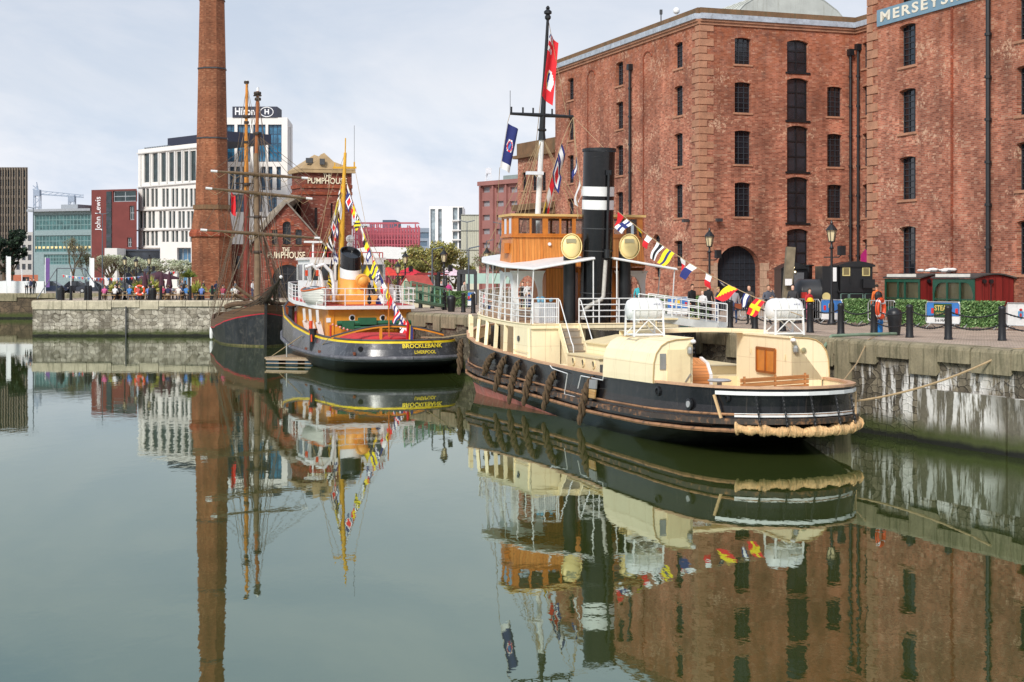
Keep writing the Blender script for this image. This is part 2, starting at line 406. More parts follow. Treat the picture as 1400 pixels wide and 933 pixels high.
cl = mixc(nt, ramp(nt, n2, [(.4, 0), (.6, .6)]), cl, (6.1, 5.95, 6.2))
sp = nt.nodes.new('ShaderNodeSeparateXYZ'); nt.links.new(tc.outputs['Generated'], sp.inputs[0])
el = nt.nodes.new('ShaderNodeMapRange'); nt.links.new(sp.outputs[2], el.inputs[0]); el.inputs[1].default_value = .02; el.inputs[2].default_value = .24
dk = nt.nodes.new('ShaderNodeMapRange'); nt.links.new(sp.outputs[2], dk.inputs[0]); dk.inputs[1].default_value = .03; dk.inputs[2].default_value = .2; dk.inputs[3].default_value = 1.06; dk.inputs[4].default_value = .88
cl = mixc(nt, 1.0, cl, dk.outputs[0], 'MULTIPLY')
el.inputs[3].default_value = .98; el.inputs[4].default_value = .72
wp = nt.nodes.new('ShaderNodeMapRange'); nt.links.new(sp.outputs[2], wp.inputs[0]); wp.inputs[1].default_value = .12; wp.inputs[2].default_value = .0; wp.inputs[4].default_value = .65
cl = mixc(nt, wp.outputs[0], cl, (7.3, 6.9, 7.0))
c = mixc(nt, el.outputs[0], sky.outputs[0], cl)
nt.links.new(c, bg.inputs[0])
sl = bpy.data.lights.new('sun', 'SUN'); sl.energy = 2.3; sl.angle = R(14); sl.color = (1, .95, .88)
so = bpy.data.objects.new('sun', sl); COL.objects.link(so)
az, e = R(SUN_AZ), R(SUN_EL)
sd = Vector((math.sin(az) * math.cos(e), math.cos(az) * math.cos(e), math.sin(e)))
so.rotation_euler = (-sd).to_track_quat('-Z', 'Y').to_euler()

# ------------------------------------------------------------------ shared materials
BR = brick('warehouse_brick', rgb(154, 84, 62), rgb(196, 122, 94), rgb(170, 142, 122), patch=.7, patchc=rgb(222, 184, 154), rust=rgb(164, 86, 44), big=(.52, 1.3), bw=.24, bh=.085)
BRC = brick('chimney_brick', rgb(140, 80, 50), rgb(164, 100, 68), rgb(120, 92, 70), patch=.15, patchc=rgb(190, 145, 110), big=(.6, 1.25))
BRP = brick('pumphouse_brick', rgb(130, 62, 48), rgb(152, 78, 60), rgb(110, 80, 66), patch=.15, big=(.65, 1.15))
STN = ashlar('sandstone', rgb(182, 132, 104), 1, .15)
STD = ashlar('dark_sandstone', rgb(124, 94, 66), 1, .5)
COPE = ashlar('coping_stone', rgb(194, 184, 160), 1, .45)
COPED = ashlar('damp_coping_stone', rgb(146, 136, 110), 1, .9)
LEAD = M('lead_gutter', rgb(172, 180, 190), .6, .2, 2, dirt=.5)
IRON = M('black_iron', (.012, .013, .015), .42, .3, 5)
IRONG = M('dark_grey_iron', (.05, .052, .056), .5, .2, 5)
WPANE = glass('dark_window', (.010, .012, .016), .1)
WBAR = M('window_bar_paint', (.028, .032, .04), .6)
WHITE = M('white_paint', (.8, .8, .79), .45, .05, 3, dirt=.12, dirtc=(.5, .42, .3))
WHITEC = M('clean_white', (.82, .82, .82), .5, .03, 3)
CREAM = M('cream_paint', rgb(252, 236, 196), .45, .03, 1.2, dirt=.1, dirtc=rgb(222, 196, 146), streak=.2, streakc=rgb(190, 150, 98), seam=1.25)
CREAMD = M('cream_old_paint', rgb(232, 214, 170), .55, .05, 1.5, dirt=.2, dirtc=rgb(190, 160, 115), streak=.15, streakc=rgb(150, 110, 70))
HULLB = M('black_hull_paint', (.010, .010, .012), .22, .35, 1.2, dirt=.3, dirtc=(.05, .045, .042), streak=.25, streakc=(.07, .055, .045), bmp=.25, seam=1.6)
HULLR = M('red_boot_paint', rgb(196, 116, 104), .7, .2, 1.5, dirt=.7, dirtc=rgb(218, 176, 160), streak=.4, streakc=rgb(120, 70, 55))
VARN = planks('varnished_teak', rgb(202, 122, 52), rgb(222, 146, 72), .13)
VARNF = M('varnished_trim', rgb(196, 116, 44), .35, .15, 3)
DECKW = planks('deck_planks', rgb(184, 148, 112), rgb(200, 164, 128), .14, 'Y', .7)
TEAKR = M('teak_rail', rgb(200, 158, 124), .6, .15, 2, dirt=.3, dirtc=rgb(120, 84, 60))
ROPE = M('manila_rope', rgb(222, 184, 134), .95, .25, 12, bmp=.6)
ROPED = M('weathered_rope', rgb(88, 70, 50), .95, .35, 12, bmp=.6)
ROPET = M('tan_line', rgb(170, 146, 112), .9, .15, 8)
WOODG = planks('grey_wood', rgb(120, 98, 76), rgb(142, 120, 96), .15)
ORANGE = M('ochre_paint', rgb(226, 152, 48), .45, .08, 1.5, dirt=.15, dirtc=rgb(160, 90, 30), streak=.25, streakc=rgb(170, 100, 40))
ORANGEL = M('funnel_ochre', rgb(238, 172, 84), .45, .06, 2)

# ------------------------------------------------------------------ water
def make_water():
    m, nt, nd, lk, bs = nodes_of('dock_water')
    v = coords(nt)
    c = mixc(nt, ramp(nt, noise(nt, v, .08, 3), [(.35, 0), (.65, 1)]), (.030, .042, .010), (.044, .056, .014))
    lk.new(c, bs.inputs['Base Color']); bs.inputs['Roughness'].default_value = .012
    bs.inputs['IOR'].default_value = 3.1; bs.inputs['Specular IOR Level'].default_value = .58; bs.inputs['Specular Tint'].default_value = (.76, .96, .84, 1)
    h1 = noise(nt, coords(nt, scale=(1, .55, 1)), 1.6, 3, .5)
    h2 = noise(nt, coords(nt, scale=(1, .6, 1)), 5.5, 3, .5)
    g = ramp(nt, noise(nt, coords(nt, scale=(1, .5, 1)), .10, 3, .6), [(.40, .25), (.62, 1)])      # patches where the breeze reaches the water
    h = mth(nt, 'MULTIPLY', mth(nt, 'ADD', h1, mth(nt, 'MULTIPLY', h2, .22)), g)
    b = nd.new('ShaderNodeBump'); b.inputs['Strength'].default_value = .32; b.inputs['Distance'].default_value = .010
    lk.new(h, b.inputs['Height']); lk.new(b.outputs[0], bs.inputs['Normal'])
    mb = MB(); mb.quad((-420, -60, 0), (70, -60, 0), (70, 186, 0), (-420, 186, 0))
    o = mb.build('water', m); structure(o)
make_water()

# ------------------------------------------------------------------ land
WALLR = [(33.8, 2), (26.5, 17.8), (14.7, 44), (11.2, 52), (-2.1, 81.1), (-6.4, 89), (-16.6, 131)]
def make_ground():
    m, nt, nd, lk, bs = nodes_of('quay_setts')
    uv = coords(nt, 'UV'); ob = coords(nt)
    b = nd.new('ShaderNodeTexBrick'); lk.new(uv, b.inputs['Vector']); b.inputs['Scale'].default_value = 1
    b.inputs['Brick Width'].default_value = .3; b.inputs['Row Height'].default_value = .16; b.inputs['Mortar Size'].default_value = .012
    b.inputs['Color1'].default_value = (*rgb(196, 176, 156), 1); b.inputs['Color2'].default_value = (*rgb(168, 150, 134), 1); b.inputs['Mortar'].default_value = (*rgb(92, 84, 72), 1)
    c = mixc(nt, 1.0, b.outputs[0], ramp(nt, noise(nt, ob, .6, 6, .7), [(.3, .75), (.7, 1.2)]), 'MULTIPLY')
    lk.new(c, bs.inputs['Base Color']); bs.inputs['Roughness'].default_value = .9
    mb = MB(); pts = WALLR + [(-41.9, 131), (-43.5, 185), (-1500, 185), (-2500, 5000), (2500, 5000), (1500, 2)]
    # coping stones take the outer 0.7 m of the edge; the sheet runs under them
    mb.quad(*[(x, y, Q - .004) for x, y in pts]); structure(mb.build('ground', m))
    m2, nt, nd, lk, bs = nodes_of('asphalt')
    c = mixc(nt, noise(nt, coords(nt), .7, 6), (.05, .05, .052), (.085, .083, .08)); lk.new(c, bs.inputs['Base Color']); bs.inputs['Roughness'].default_value = .9
    mb = MB(); mb.quad((-400, 205, Q + .004), (400, 205, Q + .004), (400, 222, Q + .004), (-400, 222, Q + .004)); structure(mb.build('road', m2))
make_ground()

def quay(name, pts, label, mat, cmat, blocks, seed, ladder=None, hang=None):
    """rubble wall down to the basin floor with a row of separate rounded coping stones"""
    random.seed(seed)
    root = empty(name, (pts[0][0], pts[0][1], 0), label, 'quay wall')
    mb = MB(); cb = MB()
    for (x0, y0), (x1, y1) in zip(pts, pts[1:]):
        a, b = Vector((x0, y0, 0)), Vector((x1, y1, 0)); d = (b - a).normalized(); L = (b - a).length; n = Vector((-d.y, d.x, 0))
        n = n if n.dot(Vector((0, 1, 0))) > -.1 and (n.x > -.2) else -n
        N = max(1, int(L / 1.0)); rows = []
        for z in (-1.5, 0, .6, 1.2, 1.8, 2.3, Q - .1):
            rows.append([a + d * L * i / N + n * (.02 + .05 * (z / Q) + (random.random() - .5) * .05) + Vector((0, 0, z)) for i in range(N + 1)])
        mb.grid(rows)
        t = 0
        while t < L - .02:
            w = min(random.uniform(*blocks), L - t); w = L - t if L - t - w < .5 else w
            h = random.choice([.5, .5, .58, .75, .95]) if hang is None else random.choice(hang)
            zt = Q + .03 + random.uniform(-.008, .012); prot = random.uniform(.06, .1)
            prof = [(.75, Q - .15), (-prot, Q - h), (-prot, zt - .14), (-prot + .04, zt - .05), (-prot + .13, zt), (.75, zt)]
            p = [a + d * (t + .025) + n * q + Vector((0, 0, z)) for q, z in prof]
            cb.prism(p, d * (w - .05)); t += w
    mb.build('rubble_facing', mat, root, world=True, smooth=True)
    cb.build('coping_stones', cmat, root, world=True)
    return root
RUB_R = rubble('dark_rubble', rgb(88, 80, 66), rgb(138, 128, 108), rgb(50, 45, 37), .36, guano=1.0, algae=.42)
RUB_L = rubble('pale_rubble', rgb(140, 132, 116), rgb(200, 192, 176), rgb(78, 70, 58), .5, algae=.38)
RUB_F = rubble('brown_rubble', rgb(92, 78, 60), rgb(110, 92, 72), rgb(50, 42, 32), .8, algae=.5)
quay('quay_wall', WALLR[:6], 'dark rubble dock wall with white bird droppings beside the black tug', RUB_R, COPED, (.9, 1.9), 3)
quay('quay_wall', WALLR[5:], 'hidden stretch of dock wall behind the yellow tug', RUB_R, COPED, (1.2, 2.2), 4)
ql = quay('quay_wall', [(-41.9, 131), (-16.6, 131)], 'pale rubble dock wall below the drinkers at the tables', RUB_L, COPE, (1.5, 2.6), 5)
mb = MB(); mb.bar((PX(172, 130.8), 130.85, 0), (PX(172, 130.8), 130.85, 2.6), .14, .1); mb.build('timber_fender_post', IRONG, ql, world=True)
quay('quay_wall', [(-43.5, 185), (-41.9, 131)], 'end face of the pale rubble dock wall', RUB_L, COPE, (1.5, 2.6), 6)
quay('quay_wall', [(-160, 185), (-43.5, 185)], 'low brown dock wall in the distance at the left edge', RUB_F, COPED, (2, 3), 8)

# pilasters and ledge of the near wall, white with droppings below
def wall_extras():
    root = empty('stone_ledge', (14.7, 44, 0), 'stained concrete ledge on the dock wall under the slack mooring line', 'ledge')
    a = Vector((14.7, 44, 0)); d = Vector((11.8, -26.2, 0)).normalized(); n = Vector((-.911, -.41, 0))
    b = Vector((11.2, 52, 0)); d2 = (a - b).normalized()
    mb = MB()
    def slab(o, d, t0, t1, z0, z1, out):
        mb.add([o + d * t + n * q + Vector((0, 0, z)) for z in (z0, z1) for t, q in ((t0, out), (t1, out), (t1, -.1), (t0, -.1))],
               [(3, 2, 1, 0), (4, 5, 6, 7), (0, 1, 5, 4), (1, 2, 6, 5), (2, 3, 7, 6), (3, 0, 4, 7)])
    slab(b, d2, 4.6, 8.6, -.5, 1.72, .16); slab(a, d, 0, 9, -.5, 1.7, .2)
    mb.build('ledge_block', rubble('pale_concrete', rgb(112, 106, 90), rgb(120, 114, 98), rgb(104, 98, 84), 3.0, guano=1.0, algae=.42), root, world=True)
    mb = MB(); slab(b, d2, .1, .9, -.5, Q - .05, .1); mb.build('pilaster', COPED, root, world=True)
wall_extras()

# ------------------------------------------------------------------ warehouses
U = Vector((-.3354, .942, 0)); V = Vector((.942, .3354, 0))
C1 = Vector((11.5, 92, 0)); E1 = C1 + V * 11.1; L1 = C1 + U * 24.4
C2 = Vector((18.07, 76.2, 0))
def quoins(parent, w, a_edge, sgn, z0, z1, other=None, osgn=1, oa=0):
    mb = MB(); z = z0; i = 0
    while z < z1 - .05:
        h = min(.45, z1 - z); l1, l2 = (.95, .5) if i % 2 else (.5, .95)
        w.slab(mb, *(sorted((a_edge, a_edge + sgn * l1))), z + .025, z + h - .025, .05, .1)
        if other: other.slab(mb, *(sorted((oa, oa + osgn * l2))), z + .025, z + h - .025, .05, .1)
        z += h; i += 1
    mb.build('quoins', STN, parent, world=True)
def pipe(parent, w, px, z0, z1, r=.09, name='drainpipe'):
    a = w.at(px) if px > 60 else px; mb = MB()
    mb.tube([w.w(a, z0, -.16), w.w(a, z1, -.16)], r, 8)
    z = z0 + 1.5
    while z < z1: mb.tube([w.w(a, z, -.16), w.w(a, z + .12, -.16)], r * 1.5, 8); z += 1.9
    mb.box(w.w(a, z1, -.16), (.34, .34, .4), math.atan2(w.d.y, w.d.x)); mb.build(name, IRON, parent, world=True)
def cornice(parent, w, zt, a0=0, a1=None):
    a1 = w.L if a1 is None else a1
    b = MB(); w.slab(b, a0, a1, zt - 1.02, zt - .85, .1, .1); w.slab(b, a0, a1, zt - .845, zt - .7, .2, .1); b.build('cornice', STN, parent, world=True)
    b = MB(); w.slab(b, a0, a1, zt - .695, zt - .36, .3, .1); b.build('gutter', LEAD, parent, world=True)
    b = MB(); w.slab(b, a0, a1, zt - .355, zt, .12, .3); b.build('parapet', STD, parent, world=True)
ZT = 21.75
def warehouse():
    root = empty('warehouse', (C1.x, C1.y, Q), 'red brick dock warehouse with arched cart door behind the black tug', 'warehouse')
    wl = Wall(L1.xy, C1.xy); wf = Wall(C1.xy, E1.xy); wr = Wall(E1.xy, (E1 - U * 17.0).xy)
    rows = [(8.95, 11.08), (12.2, 14.3), (15.4, 17.3), (18.4, 20.05)]
    for px in (927.5, 847, 780):
        a = wl.at(px)
        for zb, zt in rows: wl.opm(a - .6, a + .6, zb, zt, .08, k='w')
    wl.op(922, 933, 329, 364.5, .08, k='w'); wl.op(893, 902, 320.5, 342, .25, k='w'); wl.op(895, 903, 366, 379, .0, k='w')
    wl.op(842, 853, 330, 365, .08, k='w')
    for zb, zt in rows: wf.opm(wf.at(1004.5), wf.at(1026.5), zb, zt, .07, k='w')
    for zb, zt in rows[:3]: wf.opm(wf.at(1131), wf.at(1151), zb, zt, .07, k='w')
    for i, (y0, y1) in enumerate([(55, 99), (107, 165), (172, 235), (242, 305), (313, 362)]): wf.op(1076, 1105, y0, y1, .16, k='d')
    wf.op(981, 1038.5, 336, 430, 1.3, k='arch', depth=.7)
    for zb, zt in rows + [(5.0, 7.6)]: wr.opm(.75, 1.75, zb, zt, .08, k='w'); wr.opm(5.5, 6.7, zb, zt, .08, k='w')
    mb = MB()
    for wv in (wl, wf, wr): wv.face(mb, Q - .2, ZT - 1.0, .3)
    # unseen sides and the roof
    A = L1 + V * 30; B = E1 - U * 17 + V * 12
    for p, q in ((L1, A), (A, B)): mb.quad(p + Vector((0, 0, Q)), q + Vector((0, 0, Q)), q + Vector((0, 0, ZT - 1)), p + Vector((0, 0, ZT - 1)))
    mb.build('wall', BR, root, world=True)
    rb = MB(); rb.quad(*[p + Vector((0, 0, ZT - .5)) for p in (L1, C1, E1, E1 - U * 17, B, A)]); rb.build('roof', M('slate_roof', rgb(110, 116, 122), .7, .2, 2), root, world=True)
    for wv in (wl, wf, wr):
        cornice(root, wv, ZT)
        for o in wv.ops:
            if o['k'] == 'w': wv.window(o, root, WPANE, WBAR, 3, 6, STN, .27, barw=.05)
            elif o['k'] == 'd': wv.window(o, root, glass('loading_door_glass', (.02, .024, .032), .2), IRON, 2, 3, IRON, .25, name='loading_door', barw=.09, sub='door_frame')
    # arched cart door: boards, stone surround
    o = [o for o in wf.ops if o['k'] == 'arch'][0]
    wf.window(o, root, M('door_blue_black', (.014, .018, .026), .6, .2), M('door_seams', (.025, .032, .045), .6), 8, 12, None, .6, name='cart_door', barw=.03, sub='door_boards')
    xm, hw = (o['a0'] + o['a1']) / 2, (o['a1'] - o['a0']) / 2
    for s_ in (-1, 1):
        b = MB()
        e0, e1 = sorted((xm + s_ * (hw + .01), xm + s_ * (hw + .5)))
        for i in range(6):
            z0 = Q + i * .5; wf.slab(b, e0 - (.15 if i % 2 and s_ < 0 else 0), e1 + (.15 if i % 2 and s_ > 0 else 0), z0 + .01, z0 + .49, .03, .1)
        b.build('door_surround', ashlar('pale_stone', rgb(188, 156, 132), 1, .3), root, world=True)
    b = MB(); wf.slab(b, hw + xm + .7, wf.L, Q + .05, Q + 1.3, .04, .1); b.build('plinth', MATS['pale_stone'], root, world=True); b = MB(); wf.slab(b, .05, xm - hw - .7, Q + .05, Q + 1.3, .04, .1); b.build('plinth', ashlar('pale_stone', rgb(188, 156, 132)), root, world=True)
    quoins(root, wl, wl.L, -1, Q + .1, ZT - 1.05, wf, 1, 0)
    # shallow blind arches on the long side
    b = MB()
    for px in (804, 880):
        a = wl.at(px)
        wl.slab(b, a - .05, a + .05, Q, 19.7, .05, .02)
        pts = [wl.w(a + .65 - .65 * math.cos(t * PI / 8), 19.7 + .4 * math.sin(t * PI / 8), -.02) for t in range(9)]
        b.tube(pts, .06, 4)
    b.build('blind_arch', brick('orange_brick', rgb(150, 70, 44), rgb(170, 84, 54), rgb(110, 70, 50), patch=0), root, world=True)
    pipe(root, wl, 864, Q, 19.4); pipe(root, wf, 1161, Q, 19.5); pipe(root, wr, .5, Q, 19.8)
    # rounded ridge of the iron roof over the block
    b = MB(); c = Vector((PX(1068, 108), 104, 0)); pts = []
    for i in range(13):
        t = PI * i / 12; pts.append(c + V * (-5.2 * math.cos(t)) + Vector((0, 0, ZT - .8 + 4.1 * math.sin(t))))
    b.prism(pts, U * 12); pts = [p - U * 3.2 * 0 for p in pts]
    for k in range(14):
        d = U * (k * .9)
        b.tube([p + d + Vector((0, 0, .03)) for p in pts], .05, 4)
    b.build('barrel_roof', M('roof_sheet', rgb(186, 188, 180), .6, .12, 1, streak=.5, streakc=rgb(140, 136, 120)), root, world=True)
    # roof top dish and post, wall cameras
    b = MB(); p = wl.w(wl.at(919), ZT, .3); b.tube([p, p + Vector((0, 0, .35))], .04, 6); b.sphere(p + Vector((0, 0, .45)), .22, 12); b.build('white_dome', WHITEC, root, world=True)
    b = MB(); p = wl.w(wl.at(898), ZT, .3); b.tube([p, p + Vector((0, 0, .9))], .04, 6); b.box(p + Vector((0, 0, .75)), (.18, .18, .3)); b.build('roof_sensor', IRONG, root, world=True)
    for wv, px in ((wl, 943), (wf, 980)): b = MB(); p = wv.w(wv.at(px), PZ(301, 92), -.3); b.box(p, (.4, .22, .2), .5); b.bar(p, p + wv.n * .35, .08); b.build('security_camera', IRONG, root, world=True)
    # low wing at the far end
    rt = empty('warehouse_wing', (L1.x, L1.y, Q), 'low brick wing with stone parapet at the far end of the warehouse', 'building')
    D0 = 124; w0 = Wall((PX(708, D0), D0), (PX(762, 117.5), 117.5))
    for px in (716.5, 730.5, 743, 757): w0.op(px - 3, px + 3, 236, 261, 0, k='w')
    for px in (716.5, 730.5, 743, 757): w0.op(px - 3, px + 3, 318, 350, 0, k='w')
    zt = PZ(203, D0); mb = MB(); w0.face(mb, Q, zt - .9, .25)
    wsd = Wall((w0.p0 + w0.n * 8 - w0.d * .01).xy, w0.p0.xy); wsd.face(mb, Q, zt - .9); mb.build('wall', BR, rt, world=True)
    for o in w0.ops: w0.window(o, rt, WPANE, WBAR, 2, 4, STN, .2)
    b = MB(); w0.slab(b, -.3, w0.L, zt - .9, zt - .65, .35, 8); w0.slab(b, 0, w0.L, zt - .645, zt + .35, .1, 8)
    w0.slab(b, -.2, w0.L, PZ(289, D0), PZ(281, D0), .5, .1); w0.slab(b, 0, w0.L, PZ(296, D0), PZ(290, D0), .25, .1); b.build('stone_trim', STD, rt, world=True)
warehouse()

def museum():
    root = empty('warehouse', (C2.x, C2.y, Q), 'tall brick warehouse with a blue grey MERSEYSIDE name board above its windows', 'warehouse')
    wf = Wall(C2.xy, (C2 - U * 24).xy); ws = Wall((C2 + V * 10.2).xy, C2.xy)
    sills = [(5.35, 7.7), (9.0, 11.1), (12.25, 14.4), (15.5, 17.55), (18.55, 20.6)]
    a1 = wf.at(1240.5)
    for k in (0, 1, 2):
        a = a1 + k * (wf.at(1404) - a1)
        for zb, zt in sills: wf.opm(a - .68, a + .68, zb, zt, .09, k='w')
    mb = MB(); wf.face(mb, Q - .2, ZT - 1, .34)
    s2 = Wall(C2.xy, (C2 + V * 10.2).xy)
    mb.quad(C2 + Vector((0, 0, Q)), C2 + V * 10.2 + Vector((0, 0, Q)), C2 + V * 10.2 + Vector((0, 0, ZT - 1)), C2 + Vector((0, 0, ZT - 1)))
    mb.build('wall', BR, root, world=True)
    rb = MB(); rb.quad(*[p + Vector((0, 0, ZT - .5)) for p in (C2, C2 - U * 24, C2 - U * 24 + V * 10, C2 + V * 10.2)]); rb.build('roof', MATS['slate_roof'], root, world=True)
    cornice(root, wf, ZT)
    for o in wf.ops: wf.window(o, root, WPANE, WBAR, 3, 7, STN, .3, barw=.045)
    quoins(root, wf, 0, 1, Q + .1, ZT - 1.05)
    a = wf.at(1302); b = MB(); wf.slab(b, a - .07, a + .07, Q, 19.9, .05, .02); wf.slab(b, a + .075, a + 2.2, 19.9, 20.05, .05, .02); b.build('expansion_joint', MATS['orange_brick'], root, world=True)
    pipe(root, wf, 1355, Q, 20.4, .11)
    # name board
    s0 = wf.at(1201); z0, z1 = 17.78, 18.6
    b = MB(); wf.slab(b, s0, s0 + 19, z0, z1, .1, -.01); bo = b.build('name_board', M('sign_blue_grey', rgb(120, 150, 168), .6, .08, 2), root, world=True)
    aM, aE = wf.at(1206), wf.at(1340)
    curve_text('lettering', 'MERSEYSIDE', .68, M('sign_cream', rgb(232, 224, 206), .6), bo, lambda x, y, z: wf.w((aM + aE) / 2 + x, (z0 + z1) / 2 + y, -.115 - z), bold=.018, extr=.008, width=aE - aM, world=True, spacing=1.25)
    # purple banner in the passage behind the corner
    w3 = Wall(E1.xy, (E1 - U * 17.0).xy)
    b = MB(); a0 = w3.at(1178.5); pts = [w3.w(a, z, -.1) for a, z in ((a0, 6.0), (a0 + .9, 6.0), (a0 + .9, 6.7), (a0 + .5, 6.95), (a0, 6.6))]
    b.prism(pts, w3.n * .04); tag(b.build('banner', M('magenta_cloth', rgb(170, 30, 110), .8)), 'magenta banner on the brick wall behind the locomotive', 'banner')
museum()
# ------------------------------------------------------------------ ships
class Ship:
    """local axes: x forward, y to port, z up from the water"""
    def __init__(s, name, stern, head, label, cat):
        s.S = Vector((*stern, 0)); s.h = Vector((*head, 0)).normalized(); s.rz = math.atan2(s.h.y, s.h.x)
        s.p = Vector((-s.h.y, s.h.x, 0)); s.root = empty(name, s.S, label, cat, rz=s.rz)
    def W(s, u, y, z): return s.S + s.h * u + s.p * y + Vector((0, 0, z))
    def aty(s, px, py, y):                     # where the sight line meets the lengthwise plane at y
        k = (px - CX) / F; a = s.S + s.p * y
        u = (k * a.y - a.x) / (s.h.x - k * s.h.y); D = a.y + u * s.h.y
        return Vector((u, y, PZ(py, D)))
    def atu(s, px, py, u):                     # and the crosswise plane at u
        k = (px - CX) / F; a = s.S + s.h * u
        y = (k * a.y - a.x) / (s.p.x - k * s.p.y); D = a.y + y * s.p.y
        return Vector((u, y, PZ(py, D)))
    def top(s, name, mb, mat, label, cat, group=None, smooth=False, o=None):
        """a separate thing on board: built in the ship's local axes, stands at its own place"""
        c = sum((v for v in mb.v), Vector()) / len(mb.v); c.z = min(v.z for v in mb.v)
        mb.v = [v - c for v in mb.v]; b = mb.build(name, mat, None, smooth=smooth)
        b.location = s.W(*c); b.rotation_euler = (0, 0, s.rz); return tag(b, label, cat, group)
class Hull:
    def __init__(s, plan, levels, L):
        # levels: (z as table of u, stern shift, bow u, beam factor)
        s.plan, s.levels, s.L = plan, levels, L
        s.ts = sorted(set([p[0] for p in plan] + [L * i / 40 for i in range(41)] + [L - .15, L - .05, .08, .2]))
    def pt(s, lv, u, side):
        z, us, ub, by = s.levels[lv]
        y = itp(s.plan, u) * by; uu = us + (ub - us) * (u / s.L)
        return Vector((uu, y * side, itp(z, u) if isinstance(z, list) else z))
    def ring(s, lv, inset=0, dz=0):
        a = [s.pt(lv, u, 1) for u in s.ts]; b = [s.pt(lv, u, -1) for u in reversed(s.ts)]
        r = a + b[1:-1]
        r2 = []
        for i, p in enumerate(r):
            if inset:
                q0, q1 = r[i - 1], r[(i + 1) % len(r)]; d = (q1 - q0); d.z = 0; d.normalize(); nrm = Vector((d.y, -d.x, 0))
                c = Vector((s.L / 2, 0, 0)) - p
                p = p + nrm * inset * (1 if nrm.dot(c) > 0 or True else -1)
            r2.append(p + Vector((0, 0, dz)))
        return r2
    def build(s, name, mats, rowmat, parent):
        mb = MB(); rings = [s.ring(i) for i in range(len(s.levels))]
        for i in range(len(rings) - 1):
            mb.grid([r + [r[0]] for r in (rings[i], rings[i + 1])], rowmat[i])
        return mb.build(name, mats, parent, smooth=True)
def closed(r): return r + [r[0]]
def part_band(s, hull, lv, a, b, zoff, r, up): pass

def rail(mb, pts, h=1.0, n=3, step=1.0, r=.022, bottom=.28, posts=True):
    pts = [Vector(p) for p in pts]
    for k in range(n):
        z = bottom + (h - bottom) * k / max(1, n - 1) if n > 1 else h
        mb.tube([p + Vector((0, 0, z)) for p in pts], r, 5)
    if posts:
        acc = 0; last = None
        for a, b in zip(pts, pts[1:]):
            L = (b - a).length
            if L < 1e-6: continue
            t = 0 if last is None else step - acc
            while t <= L + 1e-6:
                p = a.lerp(b, min(1, t / L)); mb.tube([p, p + Vector((0, 0, h))], r * 1.15, 5); last = t; t += step
            acc = (acc + L) if last is None else L - last
            last = 0 if last is None else last
        p = pts[-1]; mb.tube([p, p + Vector((0, 0, h))], r * 1.15, 5)

FC = dict(R=(.72, .02, .03), W=(.8, .8, .8), B=(.02, .03, .16), Y=(.85, .68, .02), K=(.012, .012, .014), G=(.02, .22, .1), P=(.16, .03, .2), O=(.8, .3, .05), S=(.08, .2, .5))
def flagm(c): return M('flag_cloth_' + {'R': 'red', 'W': 'white', 'B': 'navy', 'Y': 'yellow', 'K': 'black', 'G': 'green', 'P': 'purple', 'O': 'orange', 'S': 'blue'}[c], FC[c], .8, .08, 6)
def cloth(name, a, b, fly, pat, wave=.08, taper=0, seed=0, droop=0, n=12, parent=None):
    """flag from hoist a (top) to b (bottom), flying along fly; pat(s, t) names the colour at s along the fly, t down the hoist"""
    a, b, fly = Vector(a), Vector(b), Vector(fly); rnd = random.Random(seed); ph = rnd.random() * 6
    keys = []; mb = MB(); nrm = (b - a).cross(fly).normalized(); rows = []
    for j in range(n + 1):
        t = j / n; row = []
        for i in range(n + 1):
            q = i / n; tt = .5 + (t - .5) * (1 - taper * q)
            p = a.lerp(b, tt) + fly * q + nrm * wave * math.sin(q * 5 + ph + t * 1.2) * (.25 + q) + Vector((0, 0, -droop * q * q))
            row.append(p)
        rows.append(row)
    vs = [p for r in rows for p in r]; fs = []; ms = []
    for j in range(n):
        for i in range(n):
            k = pat((i + .5) / n, (j + .5) / n)
            if k not in keys: keys.append(k)
            fs.append((j * (n + 1) + i, j * (n + 1) + i + 1, (j + 1) * (n + 1) + i + 1, (j + 1) * (n + 1) + i)); ms.append(keys.index(k))
    mb.v = vs; mb.f = fs; mb.m = ms
    o = mb.build(name, [flagm(k) for k in keys], parent, smooth=True); return o
